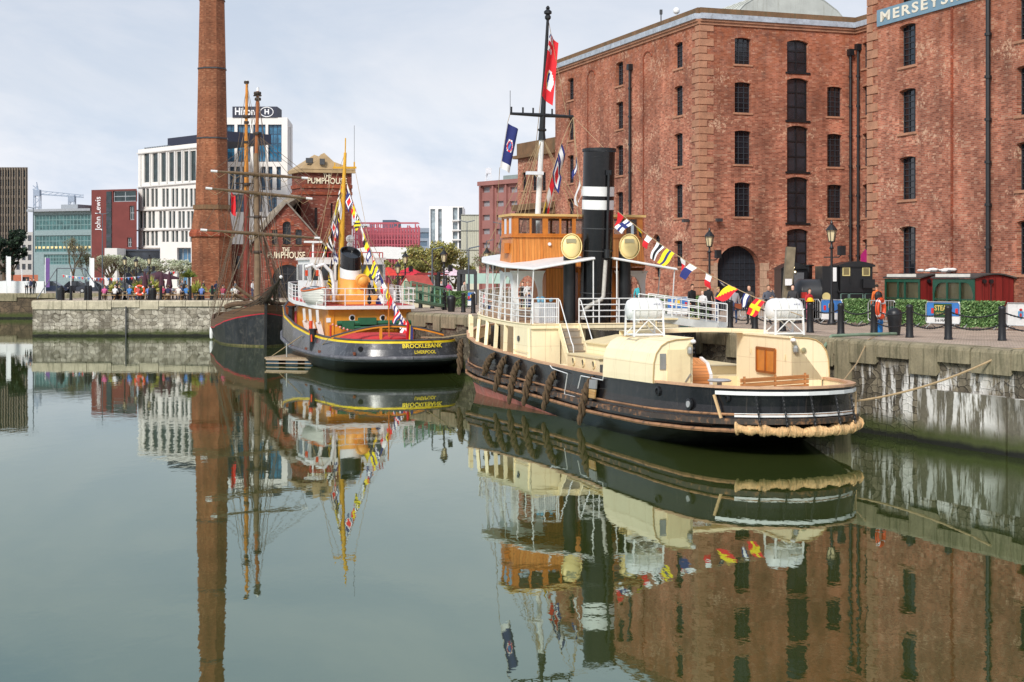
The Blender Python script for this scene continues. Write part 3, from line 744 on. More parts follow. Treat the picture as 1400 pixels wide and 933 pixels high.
PAT = dict(
    red=lambda s, t: 'R', yellow=lambda s, t: 'Y', white=lambda s, t: 'W', navy=lambda s, t: 'B',
    whitecross=lambda s, t: 'B' if abs(s - .5) < .12 or abs(t - .5) < .12 else 'W',
    redcross=lambda s, t: 'Y' if abs(s - .5) < .12 or abs(t - .5) < .12 else 'R',
    xred=lambda s, t: 'R' if abs(s - t) < .14 or abs(s + t - 1) < .14 else 'W',
    xwhite=lambda s, t: 'W' if abs(s - t) < .14 or abs(s + t - 1) < .14 else 'B',
    yk=lambda s, t: 'Y' if s < .5 else 'K', ky=lambda s, t: 'Y' if (s < .5) == (t < .5) else 'K', rw=lambda s, t: 'W' if s < .5 else 'R', wr=lambda s, t: 'R' if (s < .5) == (t < .5) else 'W',
    wkw=lambda s, t: 'K' if .33 < t < .7 else 'W', yby=lambda s, t: 'B' if .33 < t < .67 else 'Y', bwb=lambda s, t: 'W' if .3 < t < .7 else 'B',
    nw=lambda s, t: 'W' if s < .35 else 'B', diag=lambda s, t: 'Y' if s + t < 1 else 'R', dots=lambda s, t: 'K' if (s - .5) ** 2 + (t - .5) ** 2 < .07 else 'Y',
    stripes=lambda s, t: 'Y' if int(t * 8) % 2 else 'R', diagk=lambda s, t: 'K' if int((s + t) * 4) % 2 else 'Y', chk=lambda s, t: 'B' if (int(s * 4) + int(t * 4)) % 2 else 'W',
    rwb=lambda s, t: 'R' if t < .33 else ('W' if t < .66 else 'B'), rmid=lambda s, t: 'R' if .3 < s < .7 and .3 < t < .7 else ('W' if .15 < s < .85 and .15 < t < .85 else 'B'), wmid=lambda s, t: 'W' if .3 < s < .7 and .3 < t < .7 else 'B')
PK = list(PAT)
def bunting(name, label, A, B, specs, sag=.4, size=.5, group=None, fly=(.5, -.3, -.6), cord=.018):
    """one line with all its flags: moves together"""
    A, B = Vector(A), Vector(B); root = empty(name, A, label, 'bunting', group)
    def P(t): return A.lerp(B, t) + Vector((0, 0, -sag * 4 * t * (1 - t)))
    mb = MB(); mb.tube([P(i / 14) for i in range(15)], cord, 4); mb.build('cord', ROPET, root, world=True)
    d = (B - A); L = d.length; d.normalize()
    for i, sp in enumerate(specs):
        t, pat = sp[0], sp[1]; sz = sp[2] if len(sp) > 2 else size; tp = sp[3] if len(sp) > 3 else 0
        rnd = random.Random(i * 7 + len(specs)); h = sz / L
        f = Vector(sp[4] if len(sp) > 4 else fly); f = (f + Vector((rnd.uniform(-.2, .2), rnd.uniform(-.2, .2), rnd.uniform(-.15, .15)))).normalized() * sz * 1.15
        o = cloth('flag', P(t - h / 2) - A, P(t + h / 2) - A, f, PAT[pat], wave=.05 * sz * 2, taper=tp, seed=i, n=8, parent=root)
    return root

def braid(pts, r, n=3, turns=2.2):
    """a fat rope fender: strands wound round each other"""
    mb = MB(); pts = [Vector(p) for p in pts]
    for k in range(n):
        o = []
        N = 26
        for i in range(N + 1):
            t = i / N * (len(pts) - 1); j = min(int(t), len(pts) - 2); p = pts[j].lerp(pts[j + 1], t - j)
            env = min(1, .35 + 5 * (i / N)) * min(1, .35 + 4 * (1 - i / N))
            a = 2 * PI * (k / n + turns * i / N)
            o.append(p + Vector((math.cos(a), math.sin(a) * .6, .25 * math.sin(a))) * r * .85 * env)
        mb.tube(o, [r * .42 * (1 + .3 * math.sin(i * 1.3 + k)) * min(1, .45 + 3 * (i / 26)) * min(1, .5 + 3 * (1 - i / 26)) for i in range(27)], 6)
    return mb

def steam_tug():
    T = Ship('steam_tug', (8.6, 43.6), (-.283, .959), 'black hulled steam tug with cream upper works and tall black funnel', 'tug boat')
    r = T.root; L = 30.8
    plan = [(0, 0), (.12, .7), (.4, 1.35), (.85, 1.9), (1.4, 2.3), (2.5, 2.68), (4.4, 2.98), (8, 3.14), (14, 3.2), (20, 3.3), (24.5, 3.38), (26.5, 3.25), (28, 2.85), (29.2, 2.1), (30.1, 1.2), (30.6, .5), (L, 0)]
    gun = [(0, 2.0), (4, 1.95), (10, 1.87), (16, 1.93), (21.5, 2.12), (25, 2.32), (28, 2.68), (L, 3.0)]
    stk = [(0, .98), (5, .83), (10, .78), (20, .9), (25, 1.02), (28, 1.2), (L, 1.4)]
    boot = [(0, -.05), (11, -.05), (20, .26), (25, .42), (L, .62)]
    off = lambda t, d: [(a, b + d) for a, b in t]
    lv = [(-1.4, 6.5, 28.5, .45), (-.3, 4.2, 30.0, .86), (boot, 3.5, 30.05, .93), (off(stk, -.5), 1.5, 30.2, .965), (off(stk, -.18), .3, 30.4, 1.0), (stk, .1, 30.5, 1.0),
          (off(stk, .16), .08, 30.5, .995), ([(a, lerp(itp(stk, a), b, .5)) for a, b in gun], .08, 30.55, .985), (gun, 0.0, L, .99)]
    H = Hull(plan, lv, L)
    H.build('hull', [HULLR, HULLB], [0, 0, 1, 1, 1, 1, 1, 1], r)
    # bulwark inside, deck, rails
    g = H.ring(8); gi = H.ring(8, -.12)
    def ins(q, d):                       # inset towards the centre line
        return Vector((q.x + (d if q.x < 3 else (-d if q.x > 27 else 0)), q.y * (1 - d / 3.2), q.z))
    deckz = [(0, 1.12), (10, 1.0), (20, 1.15), (26, 1.6), (L, 2.1)]
    inner_t = [ins(p, .1) for p in g]; inner_b = [Vector((p.x, p.y, itp(deckz, p.x))) for p in inner_t]
    mb = MB(); mb.grid([closed(inner_b), closed(inner_t)]); mb.grid([closed(inner_t), closed([p for p in g])]); mb.build('bulwark', CREAM, r, smooth=True)
    mb = MB(); n = len(inner_b); h2 = n // 2
    for i in range(1, h2): mb.quad(inner_b[i], inner_b[i - 1] if i > 1 else inner_b[0], inner_b[-(i - 1)] if i > 1 else inner_b[0], inner_b[-i])
    mb.build('main_deck', DECKW, r)
    mb = MB()
    o_ = [ins(p, -.07) + Vector((0, 0, .0)) for p in g]; i_ = [ins(p, .14) for p in g]; up = Vector((0, 0, .07))
    mb.grid([closed(o_), closed([p + up for p in o_]), closed([p + up for p in i_]), closed(i_)]); mb.build('cap_rail', TEAKR, r, smooth=False)
    # rubbing strake: weathered timber belt
    mb = MB(); s0 = [ins(p, -.16) for p in H.ring(5)]; s1 = [ins(p, -.16) for p in H.ring(6)]; s2 = H.ring(6); s3 = H.ring(5)
    mb.grid([closed(s3), closed(s0), closed(s1), closed(s2)])
    strakem = M('worn_timber_belt', (.05, .038, .03), .6, .4, 1.5, dirt=1.0, dirtc=rgb(176, 124, 82), streak=.5, streakc=rgb(150, 104, 70))
    mb.build('rubbing_strake', strakem, r)
    mb = MB(); lower = [ins(p, -.12) for p in H.ring(4)]; mb.tube(closed([p + Vector((0, 0, -.02)) for p in lower]), .065, 6, cap=False)
    mb.tube(closed([ins(p, -.04) + Vector((0, 0, .12)) for p in H.ring(6)]), .04, 6, cap=False); mb.build('hull_moulding', M('scuffed_belt_wood', rgb(158, 116, 82), .7, .3, 1.5, dirt=1.0, dirtc=(.03, .025, .022), streak=.6, streakc=(.04, .03, .025)), r)
    # stern panel edging
    g0 = [p for p in H.ring(8) if p.x < 1.5]; g0.sort(key=lambda p: p.y)
    def edge(lvl, dz, out, u1=1.42):
        q = [p for p in H.ring(lvl) if p.x < u1]; q.sort(key=lambda p: p.y); return [ins(p, -out) + Vector((0, 0, dz)) for p in q]
    for lvl, dz in ((8, -.13), (6, .1)):
        mb = MB(); e = edge(lvl, dz, .05)
        for a, b in zip(e, e[1:]): mb.bar(a, b, .04, .11)
        mb.build('white_band', WHITE, r)
    for sgn in (-1, 1):
        mb = MB()
        a = H.pt(8, 1.45, sgn); b = H.pt(6, 1.2, sgn); mb.bar(ins(a, -.06) + Vector((0, 0, -.2)), ins(b, -.1) + Vector((0, 0, .0)), .06, .07); mb.build('fender_batten', M('tan_batten', rgb(212, 176, 130), .7), r)
    for y in (1.55, .85, 0, -.85, -1.5):
        mb = MB(); u0 = 0
        za, zb = 1.78, .95
        for i in range(15):
            t = i / 15; p = Vector((-.2 - .1 * t - 0 + (abs(y) / 2.3) ** 2.6 * 1.15, y - .1 * t, lerp(za, zb, t))); q = Vector((p.x - .008, p.y - .007, p.z - .05))
            k = .03 if i % 2 else 0; c = (p + q) / 2
            mb.tube([c + Vector((k * .7, -.022 if not k else 0, .032)), c + Vector((k, .022 if not k else 0, .032)), c + Vector((k, .022 if not k else 0, -.032)), c + Vector((-k, -.022 if not k else 0, -.032)), c + Vector((k * .7, -.022 if not k else 0, .032))], .018, 4)
        mb.build('chain', IRON, r)
    # coir fender across the stern
    e = [p for p in edge(4, .05, .2, 1.75) if p.y < 2.0]; mb = MB(); N = len(e); pts = []
    dens = []
    for a, b in zip(e, e[1:]):
        k = max(1, int((b - a).length / .06))
        dens += [a.lerp(b, i / k) for i in range(k)]
    dens.append(e[-1]); rnd = random.Random(4)
    rs = [.112 + .022 * math.sin(i * .9) + .016 * rnd.random() + (.05 if i % 13 < 3 else 0) for i in range(len(dens))]
    rs[0] = rs[-1] = .07
    sagged = [p + Vector((-.03, 0, -.10 * math.sin(PI * i / (len(dens) - 1)) + .02 * math.sin(i * .5))) for i, p in enumerate(dens)]
    mb.tube(sagged, rs, 10)
    for i in range(0, len(dens) - 1):
        for ph in (0, .03):
            p = sagged[i]; nx = sagged[i + 1]
            d = (nx - p).normalized(); x = d.cross(Vector((0, 0, 1))).normalized(); tilt = .25 * math.sin(i * 1.7)
            ring = [p + d * (ph + tilt * .12 * math.sin(a * PI / 5)) + x * math.cos(a * PI / 5) * rs[i] * 1.03 + Vector((0, 0, math.sin(a * PI / 5) * rs[i] * 1.03)) for a in range(11)]
            mb.tube(ring, .02, 4, cap=False)
    T.top('rope_fender', mb, ROPE, 'long pale coir fender chained across the stern of the black tug', 'fender', smooth=True)
    # hanging rope fenders along the port side
    for i, (x0, y0, x1, y1) in enumerate([(638, 466, 634, 515), (673, 484, 660, 513), (688, 488, 675, 535), (705, 494, 694, 552), (725, 501, 712, 554), (752, 508, 737, 560), (800, 517, 784, 580)]):
        yy = 3.42 if i else 3.2; a = T.aty(x0, y0, yy) if i else Vector((27.3, 3.32, 2.35)); b = T.aty(x1, y1, yy + .1) if i else Vector((27.3, 3.45, .75))
        if i: a.y = itp(plan, a.x) + .03; b.x = a.x + (b.x - a.x) * .6; b.y = itp(plan, b.x) + .28
        m_ = (a + b) / 2; m_.y = max(m_.y, itp(plan, m_.x) + .22); a.z = min(a.z, itp(gun, a.x) - .12)
        mb = braid([a, a.lerp(m_, .5) + Vector((0, .04, 0)), m_, b], .16, 3, 2.0)
        mb.tube([a + Vector((0, -.05, .05)), a + Vector((0, .03, -.05))], .05, 6)
        T.top('rope_fender', mb, ROPED, 'plaited rope fender on the tug side, %s back from the bow' % ORD[i], 'fender', 'plaited fenders along the black hull', smooth=True)
    # hull fittings
    for (px, py, rr) in ((901, 535, .1), (932, 553, .12), (958, 546, .07)):
        p = T.aty(px, py, 2.9); p.y = itp(plan, p.x) * .985; mb = MB()
        mb.lathe([(rr * 1.5, -.02), (rr * 1.5, .05), (rr, .06), (rr, .01)], p, 14, (-.12, 1, 0)); mb.build('hawse_ring', IRON, r)
        if rr > .11: mb = MB(); mb.lathe([(rr * .85, .0), (rr * .85, .075)], p, 14, (-.12, 1, 0)); mb.build('hawse_cover', M('steel_grey', (.4, .4, .4), .4), r)
    def loop(pts, rr=.02, mat=WHITE, nm='side_pipe'):
        q = []
        for px, py in pts:
            p = T.aty(px, py, 3.2); p.y = itp(plan, p.x) + .05; q.append(p)
        mb = MB(); mb.tube(q, rr, 6); return mb.build(nm, mat, r)
    loop([(754, 500), (757, 504), (777, 511), (773, 539), (787, 543)]); loop([(791, 531), (795, 514), (824, 520), (825, 514)])
    q = [T.aty(px, py, 3.26) for px, py in ((808, 519), (817, 519), (816, 532), (807, 531))]; mb = MB(); mb.prism(q, (0, .06, 0)); mb.build('grey_box', M('box_grey', rgb(150, 150, 150), .5), r)
    q = [T.aty(px, py, 3.26) for px, py in ((807, 532), (815.5, 533), (814, 545), (806.5, 543.5))]; mb = MB(); mb.prism(q, (0, .05, 0)); mb.build('wooden_step', planks('step_wood', rgb(200, 150, 90), rgb(220, 180, 120), .1, 'Y'), r)

    # ---- aft deckhouses joined by an arched beam
    def deckhouse(sgn):
        y0, y1 = 1.72 * sgn, 3.08 * sgn; zt, zb = 3.27, 1.05
        mb = MB(); ua, ub = 4.4, 8.55
        def prof(u):
            yo = (itp(plan, u) + .085) * sgn; zg = itp(gun, u) - .02
            return [Vector((u, y, z)) for y, z in [(y0, zg), (yo, zg), (yo, zg + .2), (yo * .992, 2.55), (yo * .965, 2.85), (yo * .91, 3.08), (yo * .84, 3.21), (yo * .75, zt), (y0, zt + .03)]]
        A = prof(ua); Bq = prof(ub); P_ = A
        for i in range(1, len(P_) - 1): mb.quad(*( (A[i], Bq[i], Bq[i + 1], A[i + 1]) if sgn < 0 else (A[i], A[i + 1], Bq[i + 1], Bq[i])))
        mb.quad(*A); mb.quad(*Bq[::-1])
        i0, i1 = A[-1], Bq[-1]
        lo = [Vector((u, y0, 1.05)) for u in (ua, ub)]; mb.quad(lo[0], A[-1], Bq[-1], lo[1]); q = (2.8 if sgn > 0 else 2.8) * sgn
        mb.quad(lo[0], Vector((ua, q, 1.05)), Vector((ua, q, 2.0)), A[-1]); mb.quad(lo[1], Vector((ub, q, 1.05)), Vector((ub, q, 2.0)), Bq[-1])
        d = mb.build('deckhouse', CREAM, r)
        # raised edging round the aft arch
        e = MB(); e.tube([p + Vector((-.02, 0, .01)) for p in A[1:]], .022, 5); e.build('edge_moulding', M('brown_edge', rgb(190, 160, 110), .6), d)
        if sgn > 0:
            b = MB(); b.box((ua - .015, 2.2, 2.05), (.03, .78, 1.85)); dd = b.build('door', CREAMD, d)
            b = MB(); b.box((ua - .02, 2.74, 2.6), (.03, .2, .5)); b.build('hinge_plate', M('galvanised', rgb(170, 170, 165), .4, metal=.6), dd); b = MB(); b.bar((ua - .05, 2.0, 1.95), (ua - .05, 1.82, 2.2), .03); b.build('handle', M('galvanised', rgb(170, 170, 165), .4, metal=.6), dd)
        else:
            q = [T.aty(px, py, -1.72) for px, py in ((1036.5, 475), (1061.5, 478), (1061, 510.5), (1036.5, 507))]
            b = MB(); b.prism([p + Vector((0, .0, 0)) for p in q], (0, .05, 0)); s_ = b.build('shutter', M('orange_teak', rgb(206, 126, 44), .45, .12, 3), d)
            b = MB(); m0, m1 = (q[0] + q[1]) / 2, (q[3] + q[2]) / 2
            for a, c in ((q[0], q[1]), (q[1], q[2]), (q[2], q[3]), (q[3], q[0]), (m0, m1)): b.bar(a + Vector((0, .06, 0)), c + Vector((0, .06, 0)), .05, .07)
            b.build('shutter_frame', M('shutter_edge', rgb(150, 84, 30), .5), s_)
            b = MB(); b.lathe([(.09, 0), (.09, .05), (.05, .06)], T.atu(1098, 459 + 20, ua) + Vector((-.0, 0, 0)), 12, (-1, 0, 0)); b.build('porthole', M('brass', rgb(200, 190, 150), .3, metal=.7), d)
            b = MB()
            for px, py in ((1026, 476), (1073, 485)): p = T.aty(px, py, -1.68); b.tube([p, p + Vector((.0, .0, -.18))], .02, 5)
            b.build('hook', CREAMD, d)
        b = MB(); p = Vector((ua - .06, y0 + .12 * sgn, 3.05)); b.lathe([(.05, 0), (.09, -.08), (.09, -.2), (.05, -.26)], p, 10); b.build('bulkhead_lamp', M('galvanised', rgb(170, 170, 165), .4, metal=.6), d)
        b = MB(); b.sphere(Vector((ua - .08, y0 + .02 * sgn, 3.22)), .09, 10, (1.4, 1, .8)); b.build('horn_lamp', WHITE, d)
    deckhouse(1); deckhouse(-1)
    mb = MB(); N = 12
    top = [Vector((7.9, lerp(2.6, -2.6, i / N), 3.28 + .09 * math.sin(PI * i / N))) for i in range(N + 1)]
    mb.grid([[p + Vector((0, 0, 0)) for p in top], [p + Vector((0, 0, .14)) for p in top], [p + Vector((.75, 0, .14)) for p in top], [p + Vector((.75, 0, 0)) for p in top], top])
    mb.build('arch_beam', CREAM, r)
    mb = MB(); mb.bar((4.45, 1.74, 3.31), (8.6, 1.74, 3.31), .16, .06); mb.bar((4.45, -1.74, 3.31), (8.6, -1.74, 3.31), .16, .06); mb.build('roof_edge', CREAM, r)
    # towing rail, bulwark stays to starboard
    mb = MB(); mb.bar((8.7, -3.02, 1.75), (14.5, -3.08, 1.8), .1, .05)
    for u in (9.3, 10.3, 11.3, 12.3, 13.3): mb.bar((u, -3.1, 1.85), (u, -2.75, 1.05), .04, .1)
    mb.build('bulwark_stay', CREAMD, r)
    # planked companion hatch and benches aft
    mb = MB(); prof = [(6.3 + .5 * 0, 1.05), (6.3, 2.0)]
    c0 = [Vector((u, 1.35, z)) for u, z in ((6.6, 1.05), (6.6, 2.0), (6.9, 2.35), (7.4, 2.5), (8.2, 2.5), (8.2, 1.05))]
    mb.prism(c0, (0, -1.25, 0)); hb = mb.build('companion_hatch', planks('hatch_planks', rgb(204, 132, 74), rgb(222, 150, 90), .1, 'Y'), r)
    mb = MB(); q = [Vector((6.57, .13, 1.08)), Vector((6.57, .13, 2.0)), Vector((6.87, .13, 2.37)), Vector((7.4, .13, 2.53))]
    for a, b in zip(q, q[1:]): mb.bar(a, b, .1, .06)
    mb.build('hatch_trim', WHITE, hb)
    mb = MB()
    for z in (1.8, 1.95, 2.1): mb.bar((2.4, 1.0, z), (3.6, -1.9, z), .05, .12)
    for t in (.05, .5, .95): p = Vector((lerp(2.4, 3.6, t), lerp(1.0, -1.9, t), 1.1)); mb.bar(p, p + Vector((0, 0, 1.12)), .06)
    mb.build('bench', planks('bench_slats', rgb(196, 132, 78), rgb(214, 150, 94), .1, 'Y'), r)
    mb = MB(); mb.lathe([(.35, 0), (.38, .04), (.3, .08)], (3.3, 1.3, 2.02), 12); mb.tube([(3.3, 1.3, 1.1), (3.3, 1.3, 2.05)], .08, 8); mb.build('capstan', M('steel_grey', (.4, .4, .4), .4), r)

    # ---- midships: engine casing, skylights, boiler casing
    def pbox(a, b, name, mat, parent=r):
        mb = MB(); c = [(x + y) / 2 for x, y in zip(a, b)]; mb.box(c, [abs(x - y) for x, y in zip(a, b)]); return mb.build(name, mat, parent)
    k = pbox((11.0, 2.5, 1.0), (14.5, 1.75, 2.32), 'engine_skylight', CREAM)
    for u in (11.6, 12.75, 13.85):
        mb = MB(); mb.lathe([(.16, 0), (.16, .04), (.12, .045), (.12, .01)], (u - .1, 2.5, 2.1), 14, (0, 1, 0)); f = mb.build('porthole', CREAMD, k)
        mb = MB(); mb.lathe([(.125, 0), (.125, .02)], (u - .1, 2.5, 2.1), 14, (0, 1, 0)); mb.build('pane', WPANE, f)
    mb = MB()
    mb.prism([(10.9, 2.55, 2.322), (10.9, 1.72, 2.322), (14.55, 1.72, 2.322), (14.55, 2.55, 2.322)], (0, 0, .05)); mb.build('skylight_lid', CREAMD, k)
    k = pbox((12.3, 1.7, 1.0), (14.6, -.9, 2.75), 'casing_box', CREAM)
    mb = MB(); mb.prism([(12.2, 1.8, 2.752), (12.2, .45, 3.0), (14.7, .45, 3.0), (14.7, 1.8, 2.752)], (0, 0, .05)); mb.prism([(12.2, .44, 3.0), (12.2, -1.0, 2.752), (14.7, -1.0, 2.752), (14.7, .44, 3.0)], (0, 0, .05)); mb.build('casing_lid', CREAMD, k)
    pbox((9.0, 2.6, 1.0), (10.6, 1.3, 2.15), 'winch_box', IRONG)
    mb = MB(); mb.tube([(9.0, 2.9, 2.35), (9.2, 1.2, 2.55)], .09, 8); mb.build('stowed_spar', WOODG, r)
    pbox((14.8, .9, 1.0), (17.0, -2.9, 3.18), 'boiler_casing', HULLB)
    mb = MB(); mb.tube([(14.72, .8, 2.45), (14.72, -2.8, 2.45)], .05, 6); mb.tube([(14.72, .8, 2.3), (14.72, -2.8, 2.3)], .035, 6)
    for i in range(12): mb.sphere((14.79, .6 - i * .3, 2.95), .025, 6)
    mb.build('casing_pipe', IRONG, r)
    mb = MB(); mb.lathe([(.06, 0), (.1, .06), (.1, .2), (.06, .24)], (14.7, .7, 2.72), 10, (-1, 0, 0)); mb.build('deck_light', CREAMD, r)
    pbox((9.5, -1.2, 1.0), (13.5, -2.6, 2.1), 'starboard_locker', CREAMD)
    mb = MB(); mb.box((15.0, -2.0, 3.62), (.9, 1.9, .06))
    for dy in (-.85, .85):
        for dx in (-.35, .35): mb.bar((15.0 + dx, -2.0 + dy, 3.2), (15.0 + dx, -2.0 + dy, 3.6), .06)
    mb.build('table', CREAMD, r)
    pbox((8.5, -1.0, 1.0), (9.4, -2.2, 1.8), 'deck_locker', CREAMD)

    # ---- side alleyway under the bridge deck
    zb = lambda u: 3.2 + .34 * max(0, (u - 19) / 9) ** 1.5
    mb = MB(); mb.quad((17.2, 1.9, 1.0), (17.2, 3.1, 1.0), (17.2, 3.1, 3.2), (17.2, 1.9, 3.2)); mb.quad((17.2, 3.12, 1.7), (19.3, 3.17, 1.8), (19.3, 3.17, 3.2), (17.2, 3.12, 3.2))
    mb.box((18.3, 0, 2.1), (2.0, 3.7, 2.2)); mb.box((22.8, 0, 2.3), (7.2, 3.4, 2.2)); mb.lathe([(1.7, 1.2), (1.7, 3.6)], (26.3, 0, 0), 20)
    dh = mb.build('lower_deckhouse', CREAM, r)
    for u in (19.9, 21.2, 24.0):
        mb = MB(); mb.box((u, 1.72, 2.15), (.62, .06, 1.75)); mb.build('door', VARN, dh)
    mb = MB(); mb.lathe([(.12, 0), (.12, .05)], (18.7, 3.15, 2.75), 12, (0, 1, 0)); mb.build('porthole', WPANE, dh)
    mb = MB(); mb.tube([(17.3, 3.2, 2.25), (19.2, 3.24, 2.3)], .015, 5); mb.build('hand_line', CREAMD, dh)
    for u in (17.35, 19.2, 20.6, 22.0, 23.4, 24.8, 26.2, 27.3):
        yy = itp(plan, u) - .12; mb = MB(); mb.bar((u, yy, itp(gun, u) + .05), (u + .18, min(3.1, yy - .05), zb(u)), .15, .1); mb.build('stanchion', CREAM, r)
        if u > 18: mb = MB(); mb.bar((u, -yy, itp(gun, u) + .05), (u + .18, -min(3.1, yy - .05), zb(u)), .15, .1); mb.build('stanchion', CREAM, r)
    pbox((26.9, 1.9, 1.9), (27.4, 1.2, 3.0), 'mooring_bollard', IRON)

    # ---- bridge deck
    def plan_deck(d=0):
        pts = [(17.1, 3.12 - d)]
        pts += [(u, 3.16 - d) for u in (18.5, 20, 21.5, 23)]
        for i in range(0, 13):
            a = PI / 2 - PI * i / 12; pts.append((24.3 + (4.4 - d) * max(0, math.cos(a)), (3.16 - d) * math.sin(a)))
        pts += [(u, -3.16 + d) for u in (23, 21.5, 20, 18.5)] + [(17.1, -3.12 + d)]
        return [Vector((u, y, zb(u) + .0)) for u, y in pts]
    pd = plan_deck(); up = Vector((0, 0, .17))
    mb = MB(); mb.grid([closed(pd), closed([p + up for p in pd])])
    n = len(pd)
    for dz in (Vector(), up):
        for i in range(n // 2): mb.quad(pd[i] + dz, pd[i + 1] + dz, pd[n - 2 - i] + dz, pd[n - 1 - i] + dz)
    mb.tube(closed([p + Vector((0, 0, .17)) for p in pd]), .035, 6, cap=False)
    bd = mb.build('bridge_deck', CREAM, r)
    mb = MB(); pi_ = plan_deck(.1); dz = Vector((0, 0, .18))
    for i in range(n // 2): mb.quad(pi_[i] + dz, pi_[i + 1] + dz, pi_[n - 2 - i] + dz, pi_[n - 1 - i] + dz)
    mb.build('deck_planking', DECKW, bd)
    dzv = 3.38
    mb = MB(); q = plan_deck(.07)
    q = [p + Vector((0, 0, .18)) for p in q]
    rail(mb, q, 1.0, 4, .95, .02)
    mb.build('railing', WHITE, r)
    mb = MB(); rail(mb, [(17.15, 3.05, dzv), (17.15, 1.98, dzv)], 1.0, 3, .5); rail(mb, [(17.15, 1.12, dzv), (17.15, -3.05, dzv)], 1.0, 4, .85, .024); mb.build('aft_railing', WHITE, r)
    # stairs down to the main deck
    st = MB(); rise = (dzv - 1.05) / 9
    for i in range(9): st.box((17.0 - .22 * i, 1.56, dzv - rise * (i + 1) + .0), (.26, .78, .045))
    sr = st.build('stair_tread', M('tread_grey', rgb(158, 140, 118), .7, .2, 4), r)
    st = MB()
    for i in range(9): st.box((17.12 - .22 * i, 1.56, dzv - rise * (i + .5)), (.02, .76, rise * .9))
    st.build('stair_riser', M('riser_grey', rgb(150, 140, 126), .7), r)
    st = MB()
    for y in (1.15, 1.98): st.bar((17.1, y, 3.3), (15.1, y, 1.1), .05, .32)
    st.build('stair_stringer', CREAM, r)
    st = MB()
    for y in (1.13, 2.0): st.tube([(17.15, y, 4.38), (16.9, y, 4.3), (15.5, y, 2.75), (15.3, y, 2.6), (15.25, y - (.3 if y < 1.5 else 0), 2.5), (15.25, y - (.3 if y < 1.5 else 0), 1.8)], .022, 6)
    st.build('handrail', WHITE, r)
    st = MB(); pts = [Vector((15.1 - .5 * math.sin(i * PI / 12), 1.1 - .25 + .25 * math.cos(i * PI / 12), 0)) for i in range(7)]
    st.prism([(14.6, 2.6, 1.0), (15.4, 2.6, 1.0), (15.4, .9, 1.0), (14.6, .9, 1.0)], (0, 0, .9)); st.build('stair_base', CREAM, r)
    # wheelhouse supports
    for sgn in (1, -1):
        base = dzv + .02; tp = 5.5
        for axis in (0, 1):
            mb = MB(); c0 = 21.4 if axis == 0 else 2.3
            f = (lambda a, z: Vector((c0 + a, (2.98 - .06 * (z - base)) * sgn, z))) if axis == 0 else (lambda a, z: Vector((20.25, (c0 + a * .62) * sgn, z)))
            for s_ in (-1, 1):
                inner = [(.82, base), (.78, base + .8), (.7, base + 1.3), (.5, base + 1.68), (.26, base + 1.84), (0, base + 1.9)]
                outer = [(1.12, base), (1.05, base + .8), (1.02, base + 1.3), (1.02, base + 1.68), (1.1, base + 1.95), (1.25, tp)]
                inner.append((0, tp)); outer.append((.6, tp))
                for (a0, z0_), (a1, z1_), (b0, y0_), (b1, y1_) in zip(inner, inner[1:], outer, outer[1:]):
                    mb.prism([f(s_ * a0, z0_), f(s_ * a1, z1_), f(s_ * b1, y1_), f(s_ * b0, y0_)], (0, -.07 * sgn, 0) if axis == 0 else (.07, 0, 0))
            mb.build('wing_support', WHITE, r)
    # chart room below the wheelhouse
    pbox((20.45, 1.45, dzv), (22.4, .35, 5.6), 'chart_room', VARN); pbox((20.6, -.3, dzv), (22.3, -1.9, 5.6), 'chart_room', VARN)
    mb = MB(); mb.lathe([(.12, dzv), (.12, 5.7)], (22.3, 2.25, 0), 12); mb.build('red_pipe', M('dark_red_paint', rgb(120, 44, 26), .4), r)
    k = pbox((18.2, 2.45, dzv), (18.9, 1.75, 4.2), 'deck_box', WHITE)
    mb = MB()
    for i in range(9): mb.box((18.18, 1.8 + i * .08, 3.8), (.03, .03, .75))
    mb.build('box_slats', M('grey_slat', rgb(190, 195, 200), .5), k)
    mb = MB()
    for i in range(8): mb.sphere((18.5 + .2 * math.cos(i), 2.1 + .25 * math.sin(i * 1.3), 4.25 + .02 * i), .08, 6)
    mb.build('blue_cover', M('blue_sheet', rgb(110, 165, 190), .7), k)
    # ladder
    mb = MB()
    for y in (.15, -.2): mb.bar((20.0, y, dzv), (20.0, y, 5.6), .05)
    for i in range(7): mb.bar((20.0, .15, dzv + .3 * i + .2), (20.0, -.2, dzv + .3 * i + .2), .12, .05)
    mb.build('ladder', VARNF, r)
    # wheelhouse: splayed base, windows, roof
    ua, ub, yw = 20.5, 22.1, 2.87
    z0, z1, z2 = 5.68, 6.98, 7.78
    wh = MB()
    def ring_(z, du=0, dy=0): return [Vector((ua - du, yw + dy - .0, z)), Vector((ub - .0 + du, yw - .0 + dy, z)), Vector((ub + 1.0 + du, yw - 1.7 + dy, z)), Vector((ub + 1.0 + du, -yw + 1.7 - dy, z)), Vector((ub + du, -yw - dy, z)), Vector((ua - du, -yw - dy, z))]
    rb_, rt_ = ring_(z0, .08, .12), ring_(z1)
    wh.grid([closed(rb_), closed(rt_)])
    W_ = wh.build('wheelhouse', VARN, r)
    rw = ring_(z2); wb = MB(); wins = MB()
    posts = MB()
